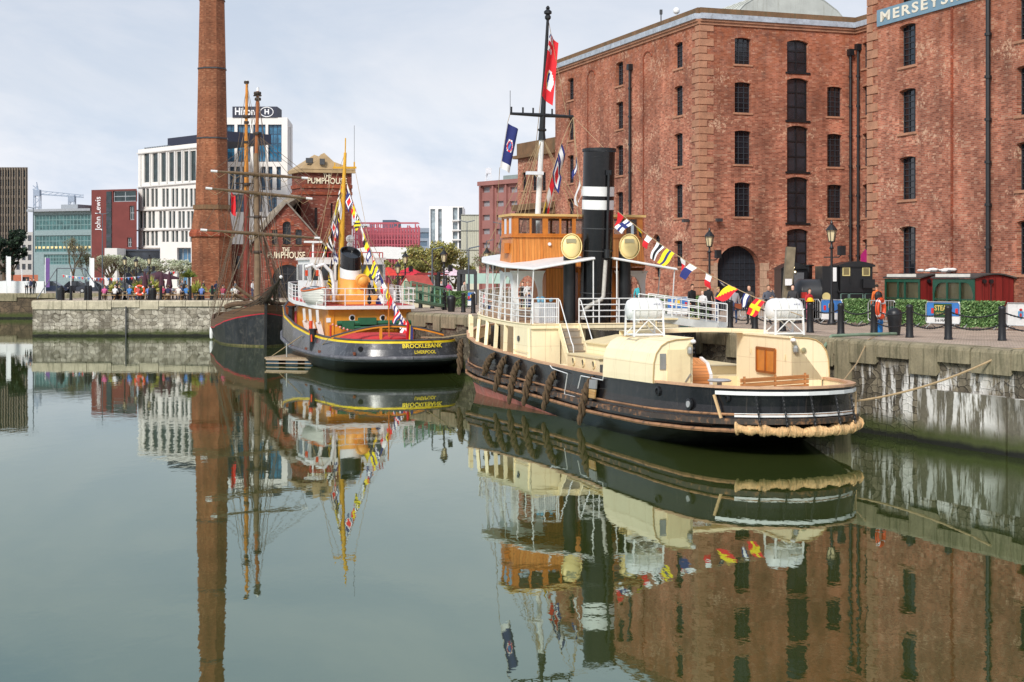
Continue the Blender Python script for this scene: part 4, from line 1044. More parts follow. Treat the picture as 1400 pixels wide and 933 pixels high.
    def wallrow(a, b, cells):
        d = b - a
        t = 0
        tot = sum(c[1] for c in cells)
        for kind, ln in cells:
            p, q = a + d * (t / tot), a + d * ((t + ln) / tot); t += ln
            if kind == 'w':
                wins.quad(p, q, q + Vector((0, 0, z2 - z1)), p + Vector((0, 0, z2 - z1)))
                for x, y in ((p, q), ): wb.bar(x + Vector((0, 0, .04)), y + Vector((0, 0, .04)), .07, .08); wb.bar(x + Vector((0, 0, z2 - z1 - .04)), y + Vector((0, 0, z2 - z1 - .04)), .07, .08)
            else: wb.bar((p + q) / 2, (p + q) / 2 + Vector((0, 0, z2 - z1)), (q - p).length * .98, .09, up=d.cross(Vector((0, 0, 1))))
    aft = [('p', .28), ('w', .6), ('p', .1), ('w', .6), ('p', .3), ('w', .62), ('p', .1), ('w', .6), ('p', .2), ('w', .9), ('p', .1), ('w', .9), ('p', .2), ('w', .6), ('p', .1), ('w', .6), ('p', .3)]
    wallrow(rt_[0], rt_[5], aft)
    wallrow(rt_[0], rt_[1], [('p', .12), ('w', .55), ('p', .08), ('w', .55), ('p', .12)]); wallrow(rt_[1], rt_[2], [('p', .1), ('w', .7), ('p', .08), ('w', .7), ('p', .1)])
    wallrow(rt_[2], rt_[3], [('p', .1)] + [('w', .7), ('p', .1)] * 3); wallrow(rt_[5], rt_[4], [('p', .12), ('w', .55), ('p', .08), ('w', .55), ('p', .12)]); wallrow(rt_[4], rt_[3], [('p', .1), ('w', .7), ('p', .08), ('w', .7), ('p', .1)])
    wf_ = wb.build('window_frame', VARNF, W_); wins.build('pane', clearglass(), wf_)
    mb = MB(); e0, e1 = ring_(z1 - .04, .04, .04), ring_(z1 + .02, .04, .04)
    for a, b in zip(closed(e0), closed(e0)[1:]): mb.bar(a, b, .1, .07)
    mb.build('sill_moulding', VARNF, W_)
    mb = MB(); t0, t1 = ring_(z2, .14, .14), ring_(z2 + .1, .14, .14); mb.add(t0 + t1, [(5, 4, 3, 2, 1, 0), (6, 7, 8, 9, 10, 11)] + [(i, (i + 1) % 6, 6 + (i + 1) % 6, 6 + i) for i in range(6)]); mb.build('roof', M('roof_tan', rgb(214, 176, 112), .6), W_)
    mb = MB(); t0, t1 = ring_(z0 - .03, .1, .14), ring_(z0 - .25, -.1, -.02); mb.add(t0 + t1, [(0, 1, 2, 3, 4, 5), (11, 10, 9, 8, 7, 6)] + [(i, (i + 1) % 6, 6 + (i + 1) % 6, 6 + i) for i in range(6)]); mb.build('floor_beam', M('dark_teak', rgb(140, 84, 40), .5), W_)
    mb = MB(); mb.box((ua + .55, yw + .18, 6.45), (.5, .22, .42)); mb.build('lamp_box', VARNF, W_)
    mb = MB(); mb.lathe([(.07, 0), (.07, .06)], T.atu(751, 325 + 9, ua - .06), 10, (-1, 0, 0)); mb.build('round_lamp', WHITE, W_)
    # wing roofs (sloping canopies) with their posts
    for sgn in (1, -1):
        mb = MB()
        P_ = [(17.15, .9 * 0 + .45, 5.98), (17.1, 3.05, 5.55), (20, 3.45, 5.66), (23, 3.5, 5.88), (25.2, 2.9, 6.08), (26.2, 1.9, 6.2), (25.8, 1.2, 6.25), (22.8, .45, 6.15)]
        if sgn < 0: P_ = [(17.15, .35, 5.98)] + P_[1:]
        q = [Vector((u, y * sgn, z)) for u, y, z in P_]; mb.prism(q, (0, 0, .06)); mb.tube(q[:6], .04, 6); mb.build('wing_canopy', WHITE, r)
        mb = MB()
        for u, y, z in ((17.2, .5, 5.95), (17.2, 3.0, 5.58), (19, 3.1, 5.6), (20.8, 3.12, 5.7), (22.6, 3.15, 5.82), (24.2, 2.95, 5.98), (25.4, 2.55, 6.08)):
            mb = MB(); mb.tube([(u + (.35 if y > 1 else 0), min(y, 3.05) * sgn, dzv + (zb(u) - 3.2)), (u, y * sgn, z)], .026, 6); mb.build('canopy_post', WHITE, r)
    # funnel
    mb = MB(); mb.mi = 0
    f0, f1 = Vector((18.25, .05, dzv)), Vector((17.75, .05, 10.36)); ax = f1 - f0
    def fr(z0_, z1_, rr, nm, mat, cap=True, parent=r):
        a, b = f0 + ax * ((z0_ - dzv) / (10.36 - dzv)), f0 + ax * ((z1_ - dzv) / (10.36 - dzv))
        mb = MB(); mb.tube([a, b], [rr + .03 * 0, rr], 28, cap); return mb.build(nm, mat, parent, smooth=True)
    fun = fr(dzv, 10.3, .645, 'funnel', M('funnel_black', (.007, .007, .008), .18, .3, 1.5, dirt=.2, dirtc=(.03, .03, .03), bmp=.1), False)
    for a, b in ((8.52, 8.9), (7.98, 8.36)): fr(a, b, .652, 'white_band', WHITE, False, fun)
    for z in (4.6, 6.3, 7.2): fr(z, z + .04, .665, 'seam', IRONG, False, fun)
    mb = MB(); mb.tube([f1 - Vector((0, 0, .06)), f1 + Vector((0, 0, .06))], .69, 28, False); mb.tube([f1 + Vector((0, 0, -.3)), f1 + Vector((0, 0, -.29))], .64, 28); mb.build('funnel_rim', IRON, fun)
    mb = MB(); q = T.atu(830, 345, 17.3); mb.tube([(17.32, q.y, 6.05), (17.1, q.y, 9.4)], .06, 8); mb.tube([(17.3, q.y, 6.0), (17.3, q.y, 6.35)], .13, 10)
    mb.box((17.15, q.y, 9.42), (.1, .22, .2)); mb.build('steam_pipe', IRON, fun)
    mb = MB(); q = [T.atu(x, y, 17.45) for x, y in ((828, 356), (825, 405), (822, 410), (806, 418), (799, 424), (797, 437))]; mb.tube(q, .085, 10); mb.build('lagged_pipe', M('lagging', rgb(188, 184, 176), .55, .12, 8), fun, smooth=True)
    # ventilators: cowls facing aft
    for (px, cyl0, cyl1) in ((781.5, 771, 787), (861, 847, 862)):
        c = T.atu(px, 337, 17.6); y = T.atu((cyl0 + cyl1) / 2, 400, 18.0).y
        mb = MB(); mb.tube([(18.05, y, dzv), (18.05, y, c.z - .3), (18.0, (y + c.y) / 2, c.z), (17.72, c.y, c.z), (17.62, c.y, c.z)], [.245, .245, .3, .42, .46], 20, False)
        v_ = mb.build('ventilator', IRON, r, smooth=True)
        mb = MB(); mb.sphere((17.72, c.y, c.z), .45, 20, (.5, .95, 1.12)); mb.build('cowl_mouth', M('cowl_cream', rgb(250, 226, 158), .45, .03), v_, smooth=True)
        mb = MB(); mb.tube(closed([Vector((17.6, c.y + .43 * math.cos(a * PI / 10), c.z + .5 * math.sin(a * PI / 10))) for a in range(20)]), .022, 6, False); mb.build('cowl_rim', MATS['cowl_cream'], v_)
        mb = MB(); mb.box((17.5, c.y + .06, c.z + .22), (.04, .4, .16)); mb.build('cowl_grille', M('brass', rgb(200, 190, 150), .3, metal=.7), v_)
    # mast
    b0 = T.atu(735.5, 293, 23.6); k0 = T.atu(741, 181, 23.3); k1 = T.atu(749, 24, 22.9)
    mb = MB(); mb.tube([(24.0, b0.y + .15, 2.2), b0, k0], [.14, .13, .11], 12); ms = mb.build('mast', WHITE, r)
    mb = MB(); mb.tube([k0 - Vector((0, 0, .35)), k0, lerp(k0, k1, .25), k1], [.17, .14, .11, .06], 12); mb.sphere(k1, .14, 10); mb.lathe([(.1, .12), (.17, .16), (.17, .26), (.06, .36), (.1, .4), (.04, .5)], k1, 10); mb.sphere(lerp(k0, k1, .02), .22, 8, (1, 1, .4)); mb.build('topmast', IRON, ms)
    ya, yb = T.atu(697.5, 155.5, 23.2), T.atu(784, 160, 23.2)
    mb = MB(); mb.tube([ya, lerp(ya, yb, .5), yb], [.06, .09, .06], 8)
    for t in (.02, .2, .36, .66, .94): p = lerp(ya, yb, t); mb.tube([p, p + Vector((0, 0, .3))], .04, 6)
    mb.tube([ya, ya + Vector((0, 0, 1.0))], .012, 4); mb.build('yard', IRON, ms)
    mb = MB(); p = T.atu(731, 237, 23.0); mb.box(p, (.25, .75, .14)); mb.tube([p, p + Vector((.3, -.2, -.1))], .06, 6); mb.build('radar', M('radar_white', (.75, .78, .82), .4), ms)
    mb = MB()
    for px, py, uu in ((675, 350, 26.5), (659, 350, 26.8), (690, 352, 24)): mb.tube([k0 - Vector((0, 0, .1)), T.atu(px, py, uu)], .016, 4)
    for y in (3.1, -3.1):
        for u in (21.5, 23, 24.5): mb.tube([k0 - Vector((0, 0, .2)), (u, y, dzv + .1)], .014, 4)
    mb.tube([k1 - Vector((0, 0, .6)), (29.5, 0, 3)], .014, 4)
    for q in ((755, 292, 22), (790, 300, 20)): mb.tube([yb, T.atu(*q)], .012, 4)
    mb.tube([k1, yb + Vector((0, .3, 0))], .012, 4); mb.tube([yb, f1 + Vector((0, -.3, 0))], .012, 4)
    mb.build('rigging', ROPET, r)
    # flags at the mast
    W = lambda p: T.W(*p)
    wdir = Vector((.28, .25, -.93))
    def hang(pxs, pys, u, w_, h_, pat, nm, label, cat='flag', seed=1, lean=.35, n=20, wave=.06):
        a = W(T.atu(pxs, pys, u)); o = empty(nm, a, label, cat)
        cloth('cloth', Vector((0, 0, 0)), Vector((-.12 * lean * 2, 0, -h_)), Vector((w_ * .75, w_ * .2, -w_ * lean)), pat, wave=wave, seed=seed, n=n, parent=o, droop=.1)
        return o
    def ensign(s, t):
        if s < .55 and t < .28:
            x, y = s / .55, t / .28
            if abs(x - .5) < .1 or abs(y - .5) < .14: return 'R'
            if abs(x - .5) < .18 or abs(y - .5) < .26 or abs(x - y) < .1 or abs(x + y - 1) < .1: return 'W'
            return 'B'
        d = math.hypot((s - .62) * .55, (t - .66) * 1.0)
        if d < .13: return 'B' if s + t * .6 < .98 else 'W'
        if d < .16: return 'W' if s > .5 else 'Y'
        return 'R'
    # red ensign hanging in folds from the head of the mast
    a = W(T.atu(751, 45, 22.85)); o = empty('ensign', a, 'red ensign with a round badge hanging limp at the masthead of the black tug', 'flag')
    cloth('cloth', Vector((0, 0, 0)), Vector((-.32, 0, -2.75)), Vector((.4, .32, -.4)), ensign, wave=.1, seed=3, n=26, parent=o)
    def bluef(s, t):
        d = math.hypot((s - .52) * .62, t - .45)
        if t > .86 or s < .06: return 'W'
        if d < .09: return 'B' if (s + t) % .2 < .1 else 'S'
        if d < .125: return 'R'
        if d < .145: return 'W'
        return 'B'
    a = W(T.atu(694, 168, 23.2)); o = empty('house_flag', a, 'navy flag with a red ringed badge hanging from the left yardarm', 'flag')
    cloth('cloth', Vector((0, 0, 0)), Vector((-.32, 0, -1.95)), Vector((.42, .3, -.25)), bluef, wave=.09, seed=5, n=26, parent=o)
    mb = MB(); mb.tube([W(ya), a], .012, 4); mb.tube([a + Vector((-.34, 0, -1.95)), W(T.atu(676, 345, 25.5))], .012, 4); mb.build('halyard', ROPET, o, world=True)
    # short hoists between yard and wheelhouse
    A_, B_ = W(yb), W(T.atu(742, 291, 21.5))
    bunting('signal_flags', 'short string of signal flags from the right yardarm down to the wheelhouse roof', A_, B_,
            [(.45, 'bwb', .75), (.62, 'rmid', .8), (.8, 'wr', .9), (.95, 'yk', .35)], sag=-.5, fly=(.25, .1, -1))
    A_, B_ = W(yb), W(T.atu(797, 262, 18.2))
    bunting('signal_flags', 'white pennants and a navy flag on the line between yardarm and black funnel', A_, B_,
            [(.42, 'wmid', .6), (.68, 'white', 1.0, .8), (.9, 'white', .5, .5)], sag=.6, fly=(-.15, .1, -1))
    # liferafts on the aft deckhouses
    for i, (px, y, lab) in enumerate(((881, 2.35, 'white liferaft canister in its cradle on the nearer port deckhouse'), (1072, -2.35, 'white liferaft canister in its cradle on the starboard deckhouse by the shutter'))):
        c = T.atu(px, 423, 6.9 if i == 0 else 6.6); zb_ = 3.3
        lr = empty('life_raft', T.W(c.x, c.y, zb_), lab, 'life raft', 'life rafts on the black tug', rz=T.rz)
        z = c.z - zb_; ln = .62
        mb = MB(); prof = [(.0, -ln), (.2, -ln + .0), (.3, -ln + .05), (.355, -ln + .16), (.365, -.33), (.365, .33), (.355, ln - .16), (.3, ln - .05), (.2, ln), (0, ln)]
        mb.lathe(prof, (0, 0, z), 28, (0.0, 1, 0)); cn = mb.build('canister', WHITE, lr, smooth=True)
        mb = MB()
        for h in (-.3, .0, .3): mb.lathe([(.37, h - .02), (.385, h - .015), (.385, h + .015), (.37, h + .02)], (0, 0, z), 28, (0, 1, 0))
        mb.build('strap', M('strap_white', rgb(205, 205, 200), .5), cn)
        mb = MB(); mb.box((0, 0, z), (.78, 1.12, .045)); mb.sphere((-.38, -.45, z), .035, 8); mb.build('seam_band', WHITEC, cn)
        curve_text('lettering', 'RESCUE', .07, M('blue_ink', rgb(50, 60, 130), .6), cn, lambda x, y, zz: Vector((-.352 + .0, -x + -.3, z + .17 + y)) + Vector((-.0, 0, 0)), extr=.004)
        mb = MB()
        for dx in (-.36, .36):
            for dy in (-.5, .5): mb.bar((dx * 1.15, dy * 1.05, 0), (dx, dy, z + (.1 if dx > 0 else .0)), .055)
            mb.bar((dx * 1.12, -.52, .06), (dx * 1.12, .52, .06), .05); mb.bar((dx, -.5, z - .33), (dx, .5, z - .33), .045)
            mb.bar((dx * 1.12, -.5, .08), (dx, .0, z - .35), .03); mb.bar((dx * 1.12, .5, .08), (dx, .0, z - .35), .03)
        for dy in (-.5, .5, 0): mb.bar((-.4, dy, .06), (.4, dy, .06), .05); mb.bar((-.36, dy, z - .33), (.36, dy, z - .33), .045)
        for dy in (-.3, .3): mb.bar((-.36, dy, z - .33), (0, dy, z - .42), .04); mb.bar((.36, dy, z - .33), (0, dy, z - .42), .04)
        mb.build('cradle', WHITE, lr)
    # bunting from the funnel to the stern
    A_, B_ = T.W(17.4, -.6, 7.9), T.W(5.6, -2.75, 3.95)
    sp = []
    def tpx(px):
        k = (px - CX) / F; d = B_ - A_
        return (k * A_.y - A_.x) / (d.x - k * d.y)
    for px, pat, sz, tp, fl in ((849, 'red', .55, .7, (-.3, 0, -1)), (861, 'whitecross', .62, 0, (-.75, 0, -.55)), (872, 'yk', .42, .3, (.3, 0, -1)), (888, 'rw', .5, .3, (-.4, 0, -.9)), (903, 'wkw', .7, .6, (-.6, 0, -1)),
                                (917, 'yby', .68, 0, (-.7, 0, -.9)), (934, 'rw', .42, .6, (.1, 0, -1)), (948, 'nw', .65, .3, (-.8, 0, -.75)), (969, 'rw', .5, .2, (-.2, 0, -1)), (985, 'wmid', .4, 0, (.5, 0, -.5)),
                                (1003, 'diag', .72, 0, (-.9, 0, -.6)), (1022, 'bwb', .5, .5, (-.3, 0, -1)), (1040, 'redcross', .66, 0, (-.55, 0, -.9))):
        sp.append((tpx(px), pat, sz * .84, tp, fl))
    bunting('bunting_line', 'string of bright signal flags sloping from the black funnel down to the stern raft', A_, B_, sp, sag=.42, cord=.016)
    # mooring lines
    a = T.W(1.6, -2.3, 1.45); b = Vector((PX(1385, 44.6), 44.6, Q + .0)); mb = MB()
    mb.tube([a.lerp(b, i / 12) + Vector((0, 0, -1.0 * (i / 12) * (1 - i / 12))) for i in range(13)] + [b + Vector((1.2, .3, .05))], .035, 6); tag(mb.build('mooring_rope', ROPET), 'slack tan mooring line from the black tug across the stained wall', 'rope')
    a = T.W(3.2, -2.95, 2.0); b = Vector((PX(1190, 50.5), 50.8, Q + .03)); mb = MB(); mb.tube([a, a.lerp(b, .5) + Vector((0, 0, -.15)), b, b + Vector((.6, 1.6, .03))], .022, 5); tag(mb.build('mooring_rope', ROPET), 'thin pale line rising steeply from the tug stern to the coping', 'rope')
    mb = MB(); P0 = Vector((PX(1128, 52), 52.2, Q - .3)); mb.tube([T.W(7, -3.1, 1.9), P0, Vector((PX(1140, 52.2), 52.6, Q + .08)), Vector((PX(1175, 53.4), 53.3, Q + .1)), Vector((PX(1225, 54.6), 54.6, Q + .08))], .06, 7)
    tag(mb.build('mooring_rope', M('green_rope', rgb(120, 140, 118), .9)), 'thick grey green hawser lying over the coping behind the tug stern', 'rope')
    a = Vector((PX(612, 86), 86, 3.0)); b = T.W(28.4, 2.6, 2.6)
    mb = MB(); b2 = Vector((-5.0, 82.5, 1.9)); mb.tube([b, b.lerp(b2, .5) + Vector((0, 0, -.1)), b2], .035, 5); tag(mb.build('mooring_rope', ROPET), 'short line between the bow of the black tug and the yellow tug', 'rope')
    # gangway to the quay
    gw = empty('gangway', T.W(14.5, -3.0, 3.2), 'white gangway with stanchions from the black tug to the quay', 'gangway')
    a, b = PT(880, 431, 59.5), PT(988, 438.5, 57.5); b.z = Q + .25; d = (b - a); dn = Vector((-d.y, d.x, 0)).normalized() * .38
    mb = MB()
    for s_ in (-1, 1): mb.bar(a + dn * s_, b + dn * s_, .08, .28)
    mb.prism([a - dn + Vector((0, 0, -.1)), b - dn + Vector((0, 0, -.1)), b + dn + Vector((0, 0, -.1)), a + dn + Vector((0, 0, -.1))], (0, 0, .05)); mb.build('ramp', M('aluminium', rgb(196, 198, 196), .4, metal=.3), gw, world=True)
    mb = MB()
    for s_ in (-1, 1): rail(mb, [a + dn * s_, b + dn * s_], .85, 3, .75, .02, .35)
    mb.build('gangway_rail', WHITE, gw, world=True)
    return T
TUG = steam_tug()
# ------------------------------------------------------------------ yellow tug
def yellow_tug():
    T = Ship('motor_tug', (-5.3, 79.5), (-.339, .941), 'tug with ochre deckhouse, white wheelhouse and BROCKLEBANK on its stern', 'tug boat')
    r = T.root; L = 27.0
    plan = [(0, 0), (.15, .9), (.45, 1.9), (.95, 2.6), (1.8, 3.15), (3.2, 3.45), (6, 3.62), (14, 3.65), (18, 3.45), (21, 2.9), (24, 1.85), (26, .8), (L, 0)]
    gun = [(0, 1.82), (6, 1.85), (10, 1.98), (14, 2.3), (18, 2.8), (22, 3.4), (L, 4.1)]
    kn = [(0, .92), (8, .85), (14, .95), (20, 1.5), (L, 2.3)]
    off = lambda t, d: [(a, b + d) for a, b in t]
    lv = [(-1.2, 5, 24.5, .5), (-.2, 2.8, 25.2, .8), (.1, 2.2, 25.3, .88), (.45, .9, 25.5, .95), (off(kn, -.2), .02, 26, 1.0), (kn, -.1, 26.1, 1.015), ([(a, lerp(itp(kn, a), b, .5)) for a, b in gun], .05, 26.6, .985), (off(gun, -.13), .12, L - .05, .96), (off(gun, -.02), .14, L, .957)]
    H = Hull(plan, lv, L)
    hm = M('tug_hull_paint', (.05, .052, .06), .25, .3, 1.3, dirt=.6, dirtc=(.2, .2, .21), bmp=.2)
    H.build('hull', [M('tug_black_bottom', (.012, .012, .014), .4), hm, M('yellow_line', rgb(235, 205, 30), .5)], [0, 0, 0, 0, 1, 1, 1, 2], r)
    ins = lambda q, d: Vector((q.x + (d if q.x < 3 else (-d if q.x > 24 else 0)), q.y * (1 - d / 3.6), q.z))
    g = H.ring(8); dk = lambda u: itp(gun, u) - .95
    mb = MB(); it = [ins(p, .12) for p in g]; ib = [Vector((p.x, p.y, dk(p.x))) for p in it]; mb.grid([closed(ib), closed(it)]); mb.grid([closed(it), closed(g)]); mb.build('bulwark', ORANGE, r, smooth=True)
    mb = MB(); n = len(ib)
    for i in range(1, n // 2): mb.quad(ib[i], ib[i - 1] if i > 1 else ib[0], ib[-(i - 1)] if i > 1 else ib[0], ib[-i])
    DR = M('red_deck_paint', rgb(190, 50, 52), .6, .12, 2)
    mb.build('main_deck', DR, r)
    mb = MB(); mb.tube(closed([p + Vector((0, 0, .04)) for p in it]), .07, 6, False); mb.build('cap_rail', IRONG, r)
    mb = MB(); mb.tube(closed([ins(p, -.04) for p in H.ring(5)]), .11, 8, False); mb.build('rubbing_band', M('grey_rubber', rgb(92, 92, 98), .6, .3, 2, dirt=.5, dirtc=rgb(150, 150, 155)), r)
    # name and port of registry follow the curve of the stern
    NY = M('letter_yellow', rgb(240, 214, 60), .5)
    def stern(zc, yc):
        def f(x, y, z):
            yy = yc - x; zz = zc + y; s_ = (zz - .92) / .9; by = lerp(1.015, .96, s_); sh = lerp(-.1, .12, s_)
            inv = sorted((b * by, a) for a, b in plan[:7]); u = itp(inv, abs(yy))
            return Vector((sh + u - .035 - z, yy, zz))
        return f
    curve_text('name_lettering', 'BROCKLEBANK', .30, NY, r, stern(1.55, T.atu(577, 470, .3).y), bold=.006, width=2.3, extr=.004)
    curve_text('port_lettering', 'LIVERPOOL', .24, NY, r, stern(1.22, T.atu(580, 478, .3).y), bold=.003, width=1.27, extr=.004)
    for px, py in ((496, 478), (404, 474), (422, 477), (440, 481), (467, 484)):
        p = T.aty(px, py, 3.5) if px < 480 else T.atu(px, py, .4)
        mb = MB()
        if px < 480: p.y = itp(plan, p.x) + .0; mb.box(p, (.55, .08, .16)); mb.build('freeing_port', M('rust_brown', rgb(120, 66, 44), .9), r)
        else: p.x = itp([(b, a) for a, b in plan[:7]], abs(p.y)); mb.lathe([(.14, .06), (.14, -.02), (.08, -.03), (.08, .05)], p, 12, (-1, 0, 0)); mb.build('hawse_ring', IRON, r)
    # deckhouse
    def pbox(u0, y0, z0, u1, y1, z1, nm, mat, par=r):
        b = MB(); b.box(((u0 + u1) / 2, (y0 + y1) / 2, (z0 + z1) / 2), (abs(u1 - u0), abs(y1 - y0), abs(z1 - z0))); return b.build(nm, mat, par)
    ha = 8.9; dkz = 3.34
    mb = MB(); rA = [(ha, 2.5), (ha, -2.5), (ha + 9, -2.5), (ha + 11, -1.2), (ha + 11, 1.2), (ha + 9, 2.5)]
    mb.prism([(x, y, .8) for x, y in rA], (0, 0, dkz - .8)); hs = mb.build('deckhouse', ORANGE, r)
    for px in (481.5, 523.5, 461, 500, 540):
        p = T.atu(px, 435 if px in (481.5, 523.5) else 428, ha)
        if px in (481.5, 523.5):
            mb = MB(); mb.lathe([(.2, -.01), (.2, .04), (.14, .05), (.14, .01)], p, 16, (-1, 0, 0)); f = mb.build('porthole', WHITE, hs)
            mb = MB(); mb.lathe([(.145, 0), (.145, .025)], p, 16, (-1, 0, 0)); mb.build('pane', WPANE, f)
    for px, py in ((449, 438), (551, 438)):
        p = T.atu(px, py, ha); mb = MB(); mb.box(p + Vector((-.02, 0, 0)), (.02, .26, .26)); mb.build('notice', WHITEC, hs)
    for y in (2.2, .9, -.9, -1.9): mb = MB(); mb.bar((ha - .03, y, 1.0), (ha - .03, y, dkz), .05, .05); mb.build('stiffener', ORANGE, hs)
    for u in (9.6, 11.6, 13.3): mb = MB(); mb.bar((u, 2.55, 1.1), (u + .0, 2.95, 2.6), .1, .3); mb.bar((u, 2.95, 2.55), (u, 3.0, 3.3), .1, .3); mb.build('side_bracket', WHITE, hs)
    # boat deck
    bd = [(8.45, 2.75), (8.45, -2.6), (16, -2.9), (20, -2.6), (21.5, 0), (20, 2.6), (16, 3.1), (10, 3.1)]
    zd = lambda x: dkz + .03 * max(0, x - 9)
    mb = MB(); lo = [Vector((x, y, zd(x))) for x, y in bd]; up = [p + Vector((0, 0, .2)) for p in lo]
    mb.add(lo + up, [tuple(range(8))[::-1], tuple(range(8, 16))] + [(i, (i + 1) % 8, 8 + (i + 1) % 8, 8 + i) for i in range(8)]); b_ = mb.build('boat_deck', WHITE, r)
    mb = MB(); mb.add([Vector((p.x * .985 + .15, p.y * .97, p.z + .004)) for p in up], [tuple(range(8))]); mb.build('deck_paint', DR, b_)
    mb = MB(); rail(mb, closed(up)[0:1] + up[1:5] + up[5:] + [up[0]], 1.0, 3, 1.15, .024); mb.build('railing', WHITE, r)
    # wheelhouse
    wz = 3.75; w0, w1 = 14.6, 18.2; wt = 6.35
    ring = lambda z, k=0: [Vector((w0 - k, y, z)) for y in (2.35, -2.35)] + [Vector((w1, -2.35, z)), Vector((w1 + 1.1, -1.0, z)), Vector((w1 + 1.1, 1.0, z)), Vector((w1, 2.35, z))]
    mb = MB(); a, b = ring(wz), ring(5.0); mb.grid([closed(a), closed(b)]); wh = mb.build('wheelhouse', WHITE, r)
    mb = MB(); a, b = ring(6.0), ring(6.28); mb.grid([closed(a), closed(b)]); pn = MB()
    pts = closed(ring(5.0)); fr_ = MB()
    for p, q in zip(pts, pts[1:]):
        N = max(1, int((q - p).length / 1.3))
        for i in range(N + 1): c = p.lerp(q, i / N); fr_.bar(c, c + Vector((0, 0, 1)), .15)
        pn.quad(p, q, q + Vector((0, 0, 1)), p + Vector((0, 0, 1)))
    mb.build('wall_head', WHITE, wh); f_ = fr_.build('window_frame', WHITE, wh); pn.build('pane', glass('tug_glass', (.03, .035, .04), .1), f_)
    mb = MB(); t0 = [Vector((p.x, p.y * 1.06, 6.28)) for p in ring(0)]; mb.prism(t0, (0, 0, .14)); mb.build('roof', M('roof_white_red', rgb(226, 216, 212), .5), wh)
    mb = MB(); rail(mb, [Vector((w0 + .1, 2.3, 6.42)), Vector((w0 + .1, -2.3, 6.42))], .32, 1, 1.1, .03); mb.build('roof_rail', M('red_rail', rgb(200, 60, 60), .5), wh)
    pbox(13.1, 2.3, 3.72, w0, 1.5, 5.0, 'chart_locker', WHITE); pbox(11, -1.0, 3.6, 13.6, -2.0, 4.6, 'vent_locker', WHITE)
    # funnel
    c = T.atu(480, 400, 11.6); y = c.y; mb = MB()
    def fring(z, s_=1.0, sl=0): return [Vector((11.7 + .85 * s_ * math.cos(a * PI / 10) - (z - 3.5) * .0, y + .62 * s_ * math.sin(a * PI / 10), z + sl * math.cos(a * PI / 10))) for a in range(20)]
    zz = lambda py: T.atu(480, py, 11.6).z
    A = [(zz(432), 1.1, 0), (zz(402), 1.1, 0), (zz(400), 1, 0), (zz(380), 1, .12)]
    mb.grid([closed(fring(*q)) for q in A]); fn = mb.build('funnel', ORANGEL, r, smooth=True)
    mb = MB(); mb.grid([closed(fring(zz(380), 1.02, .12)), closed(fring(zz(366), 1.02, .2))]); mb.build('white_band', WHITE, fn, smooth=True)
    mb = MB(); mb.grid([closed(fring(zz(366), 1.0, .2)), closed(fring(zz(345), 1.0, .38)), closed(fring(zz(345) - .02, .9, .36)), closed(fring(zz(352), .9, .36))]); q = fring(zz(350), .9, .36); mb.add(q, [tuple(range(20))]); mb.build('black_top', MATS['funnel_black'], fn, smooth=True)
    p = T.atu(494, 384, 11.0); mb = MB(); mb.tube([(11.0, p.y, zz(405)), (11.0, p.y, zz(389)), (10.85, p.y, zz(384)), (10.5, p.y, zz(386))], [.3, .34, .42, .44], 16); mb.sphere((10.75, p.y, zz(384)), .42, 14); mb.build('cowl_vent', ORANGEL, r, smooth=True)
    pbox(10.3, y + 1.0, zz(432), 12.9, y - 1.3, zz(404), 'funnel_casing', ORANGEL)
    p = T.atu(505, 402, 9.4); mb = MB(); mb.tube([(9.4, p.y, 3.6), (9.4, p.y, 4.9)], .06, 6); mb.lathe([(.12, 0), (.12, .35), (.05, .4)], (9.4, p.y, 3.65), 10); mb.box((9.4, p.y, 4.6), (.2, .2, .3)); mb.build('pump_post', IRON, r)
    # mast
    m0, m1, m2 = T.atu(464.5, 388, 13.6), T.atu(467, 330, 13.6), T.atu(472, 209, 13.6)
    mb = MB(); mb.tube([(13.6, m0.y, 3.6), m1, T.atu(469.5, 262, 13.6), m2], [.17, .17, .13, .09], 10); mb.tube([m2, m2 + Vector((0, -.02, .9))], .04, 5)
    a, b = T.atu(455, 229.5, 13.6), T.atu(487, 229.5, 13.6); mb.bar(a, b, .14, .12); mb.bar(b + Vector((0, .12, -.1)), b + Vector((0, .12, .35)), .08); mb.bar(a + Vector((0, -.12, -.05)), a + Vector((0, -.12, .3)), .06)
    ms = mb.build('mast', M('mast_ochre', rgb(222, 168, 48), .5), r)
    mb = MB(); mb.tube([b + Vector((0, .12, .3)), b + Vector((0, .12, 2.6))], .012, 4); p = T.atu(467, 285, 13.5); mb.build('aerial', IRONG, ms)
    mb = MB(); p = T.atu(471, 327, 14.4); mb.sphere(p + Vector((0, -.35, 0)), .26, 12); mb.sphere(p + Vector((0, -.35, -.38)), .2, 10); mb.tube([p + Vector((0, -.35, -1.3)), p + Vector((0, -.35, 0))], .06, 6); mb.build('radar_dome', WHITE, r)
    mb = MB(); p = T.atu(428, 331, 16); mb.tube([(16, p.y, 6.3), p], .06, 6); mb.box(p, (.3, 1.1, .12)); mb.build('radar_scanner', WHITE, r)
    mb = MB(); b0 = b + Vector((0, .1, 0))
    mb.tube([b0, T.atu(512, 370, 9.5)], .014, 4); mb.tube([a, T.atu(424, 402, 13.5)], .014, 4); mb.tube([m2, T.atu(404, 396, 19)], .014, 4)
    for yy in (2.9, -2.7):
        for u in (11.5, 13.5, 15): mb.tube([m1.lerp(m2, .6), (u, yy, 3.7)], .014, 4)
    mb.build('rigging', ROPET, r)
    # towing gear: red half round, green winch, tow beams
    mb = MB(); mb.lathe([(2.1, 0), (2.1, .5), (1.9, .62), (1.5, .72), (0, .78)], (6.2, .3, 1.3), 28); mb.build('towing_table', DR, r, smooth=True)
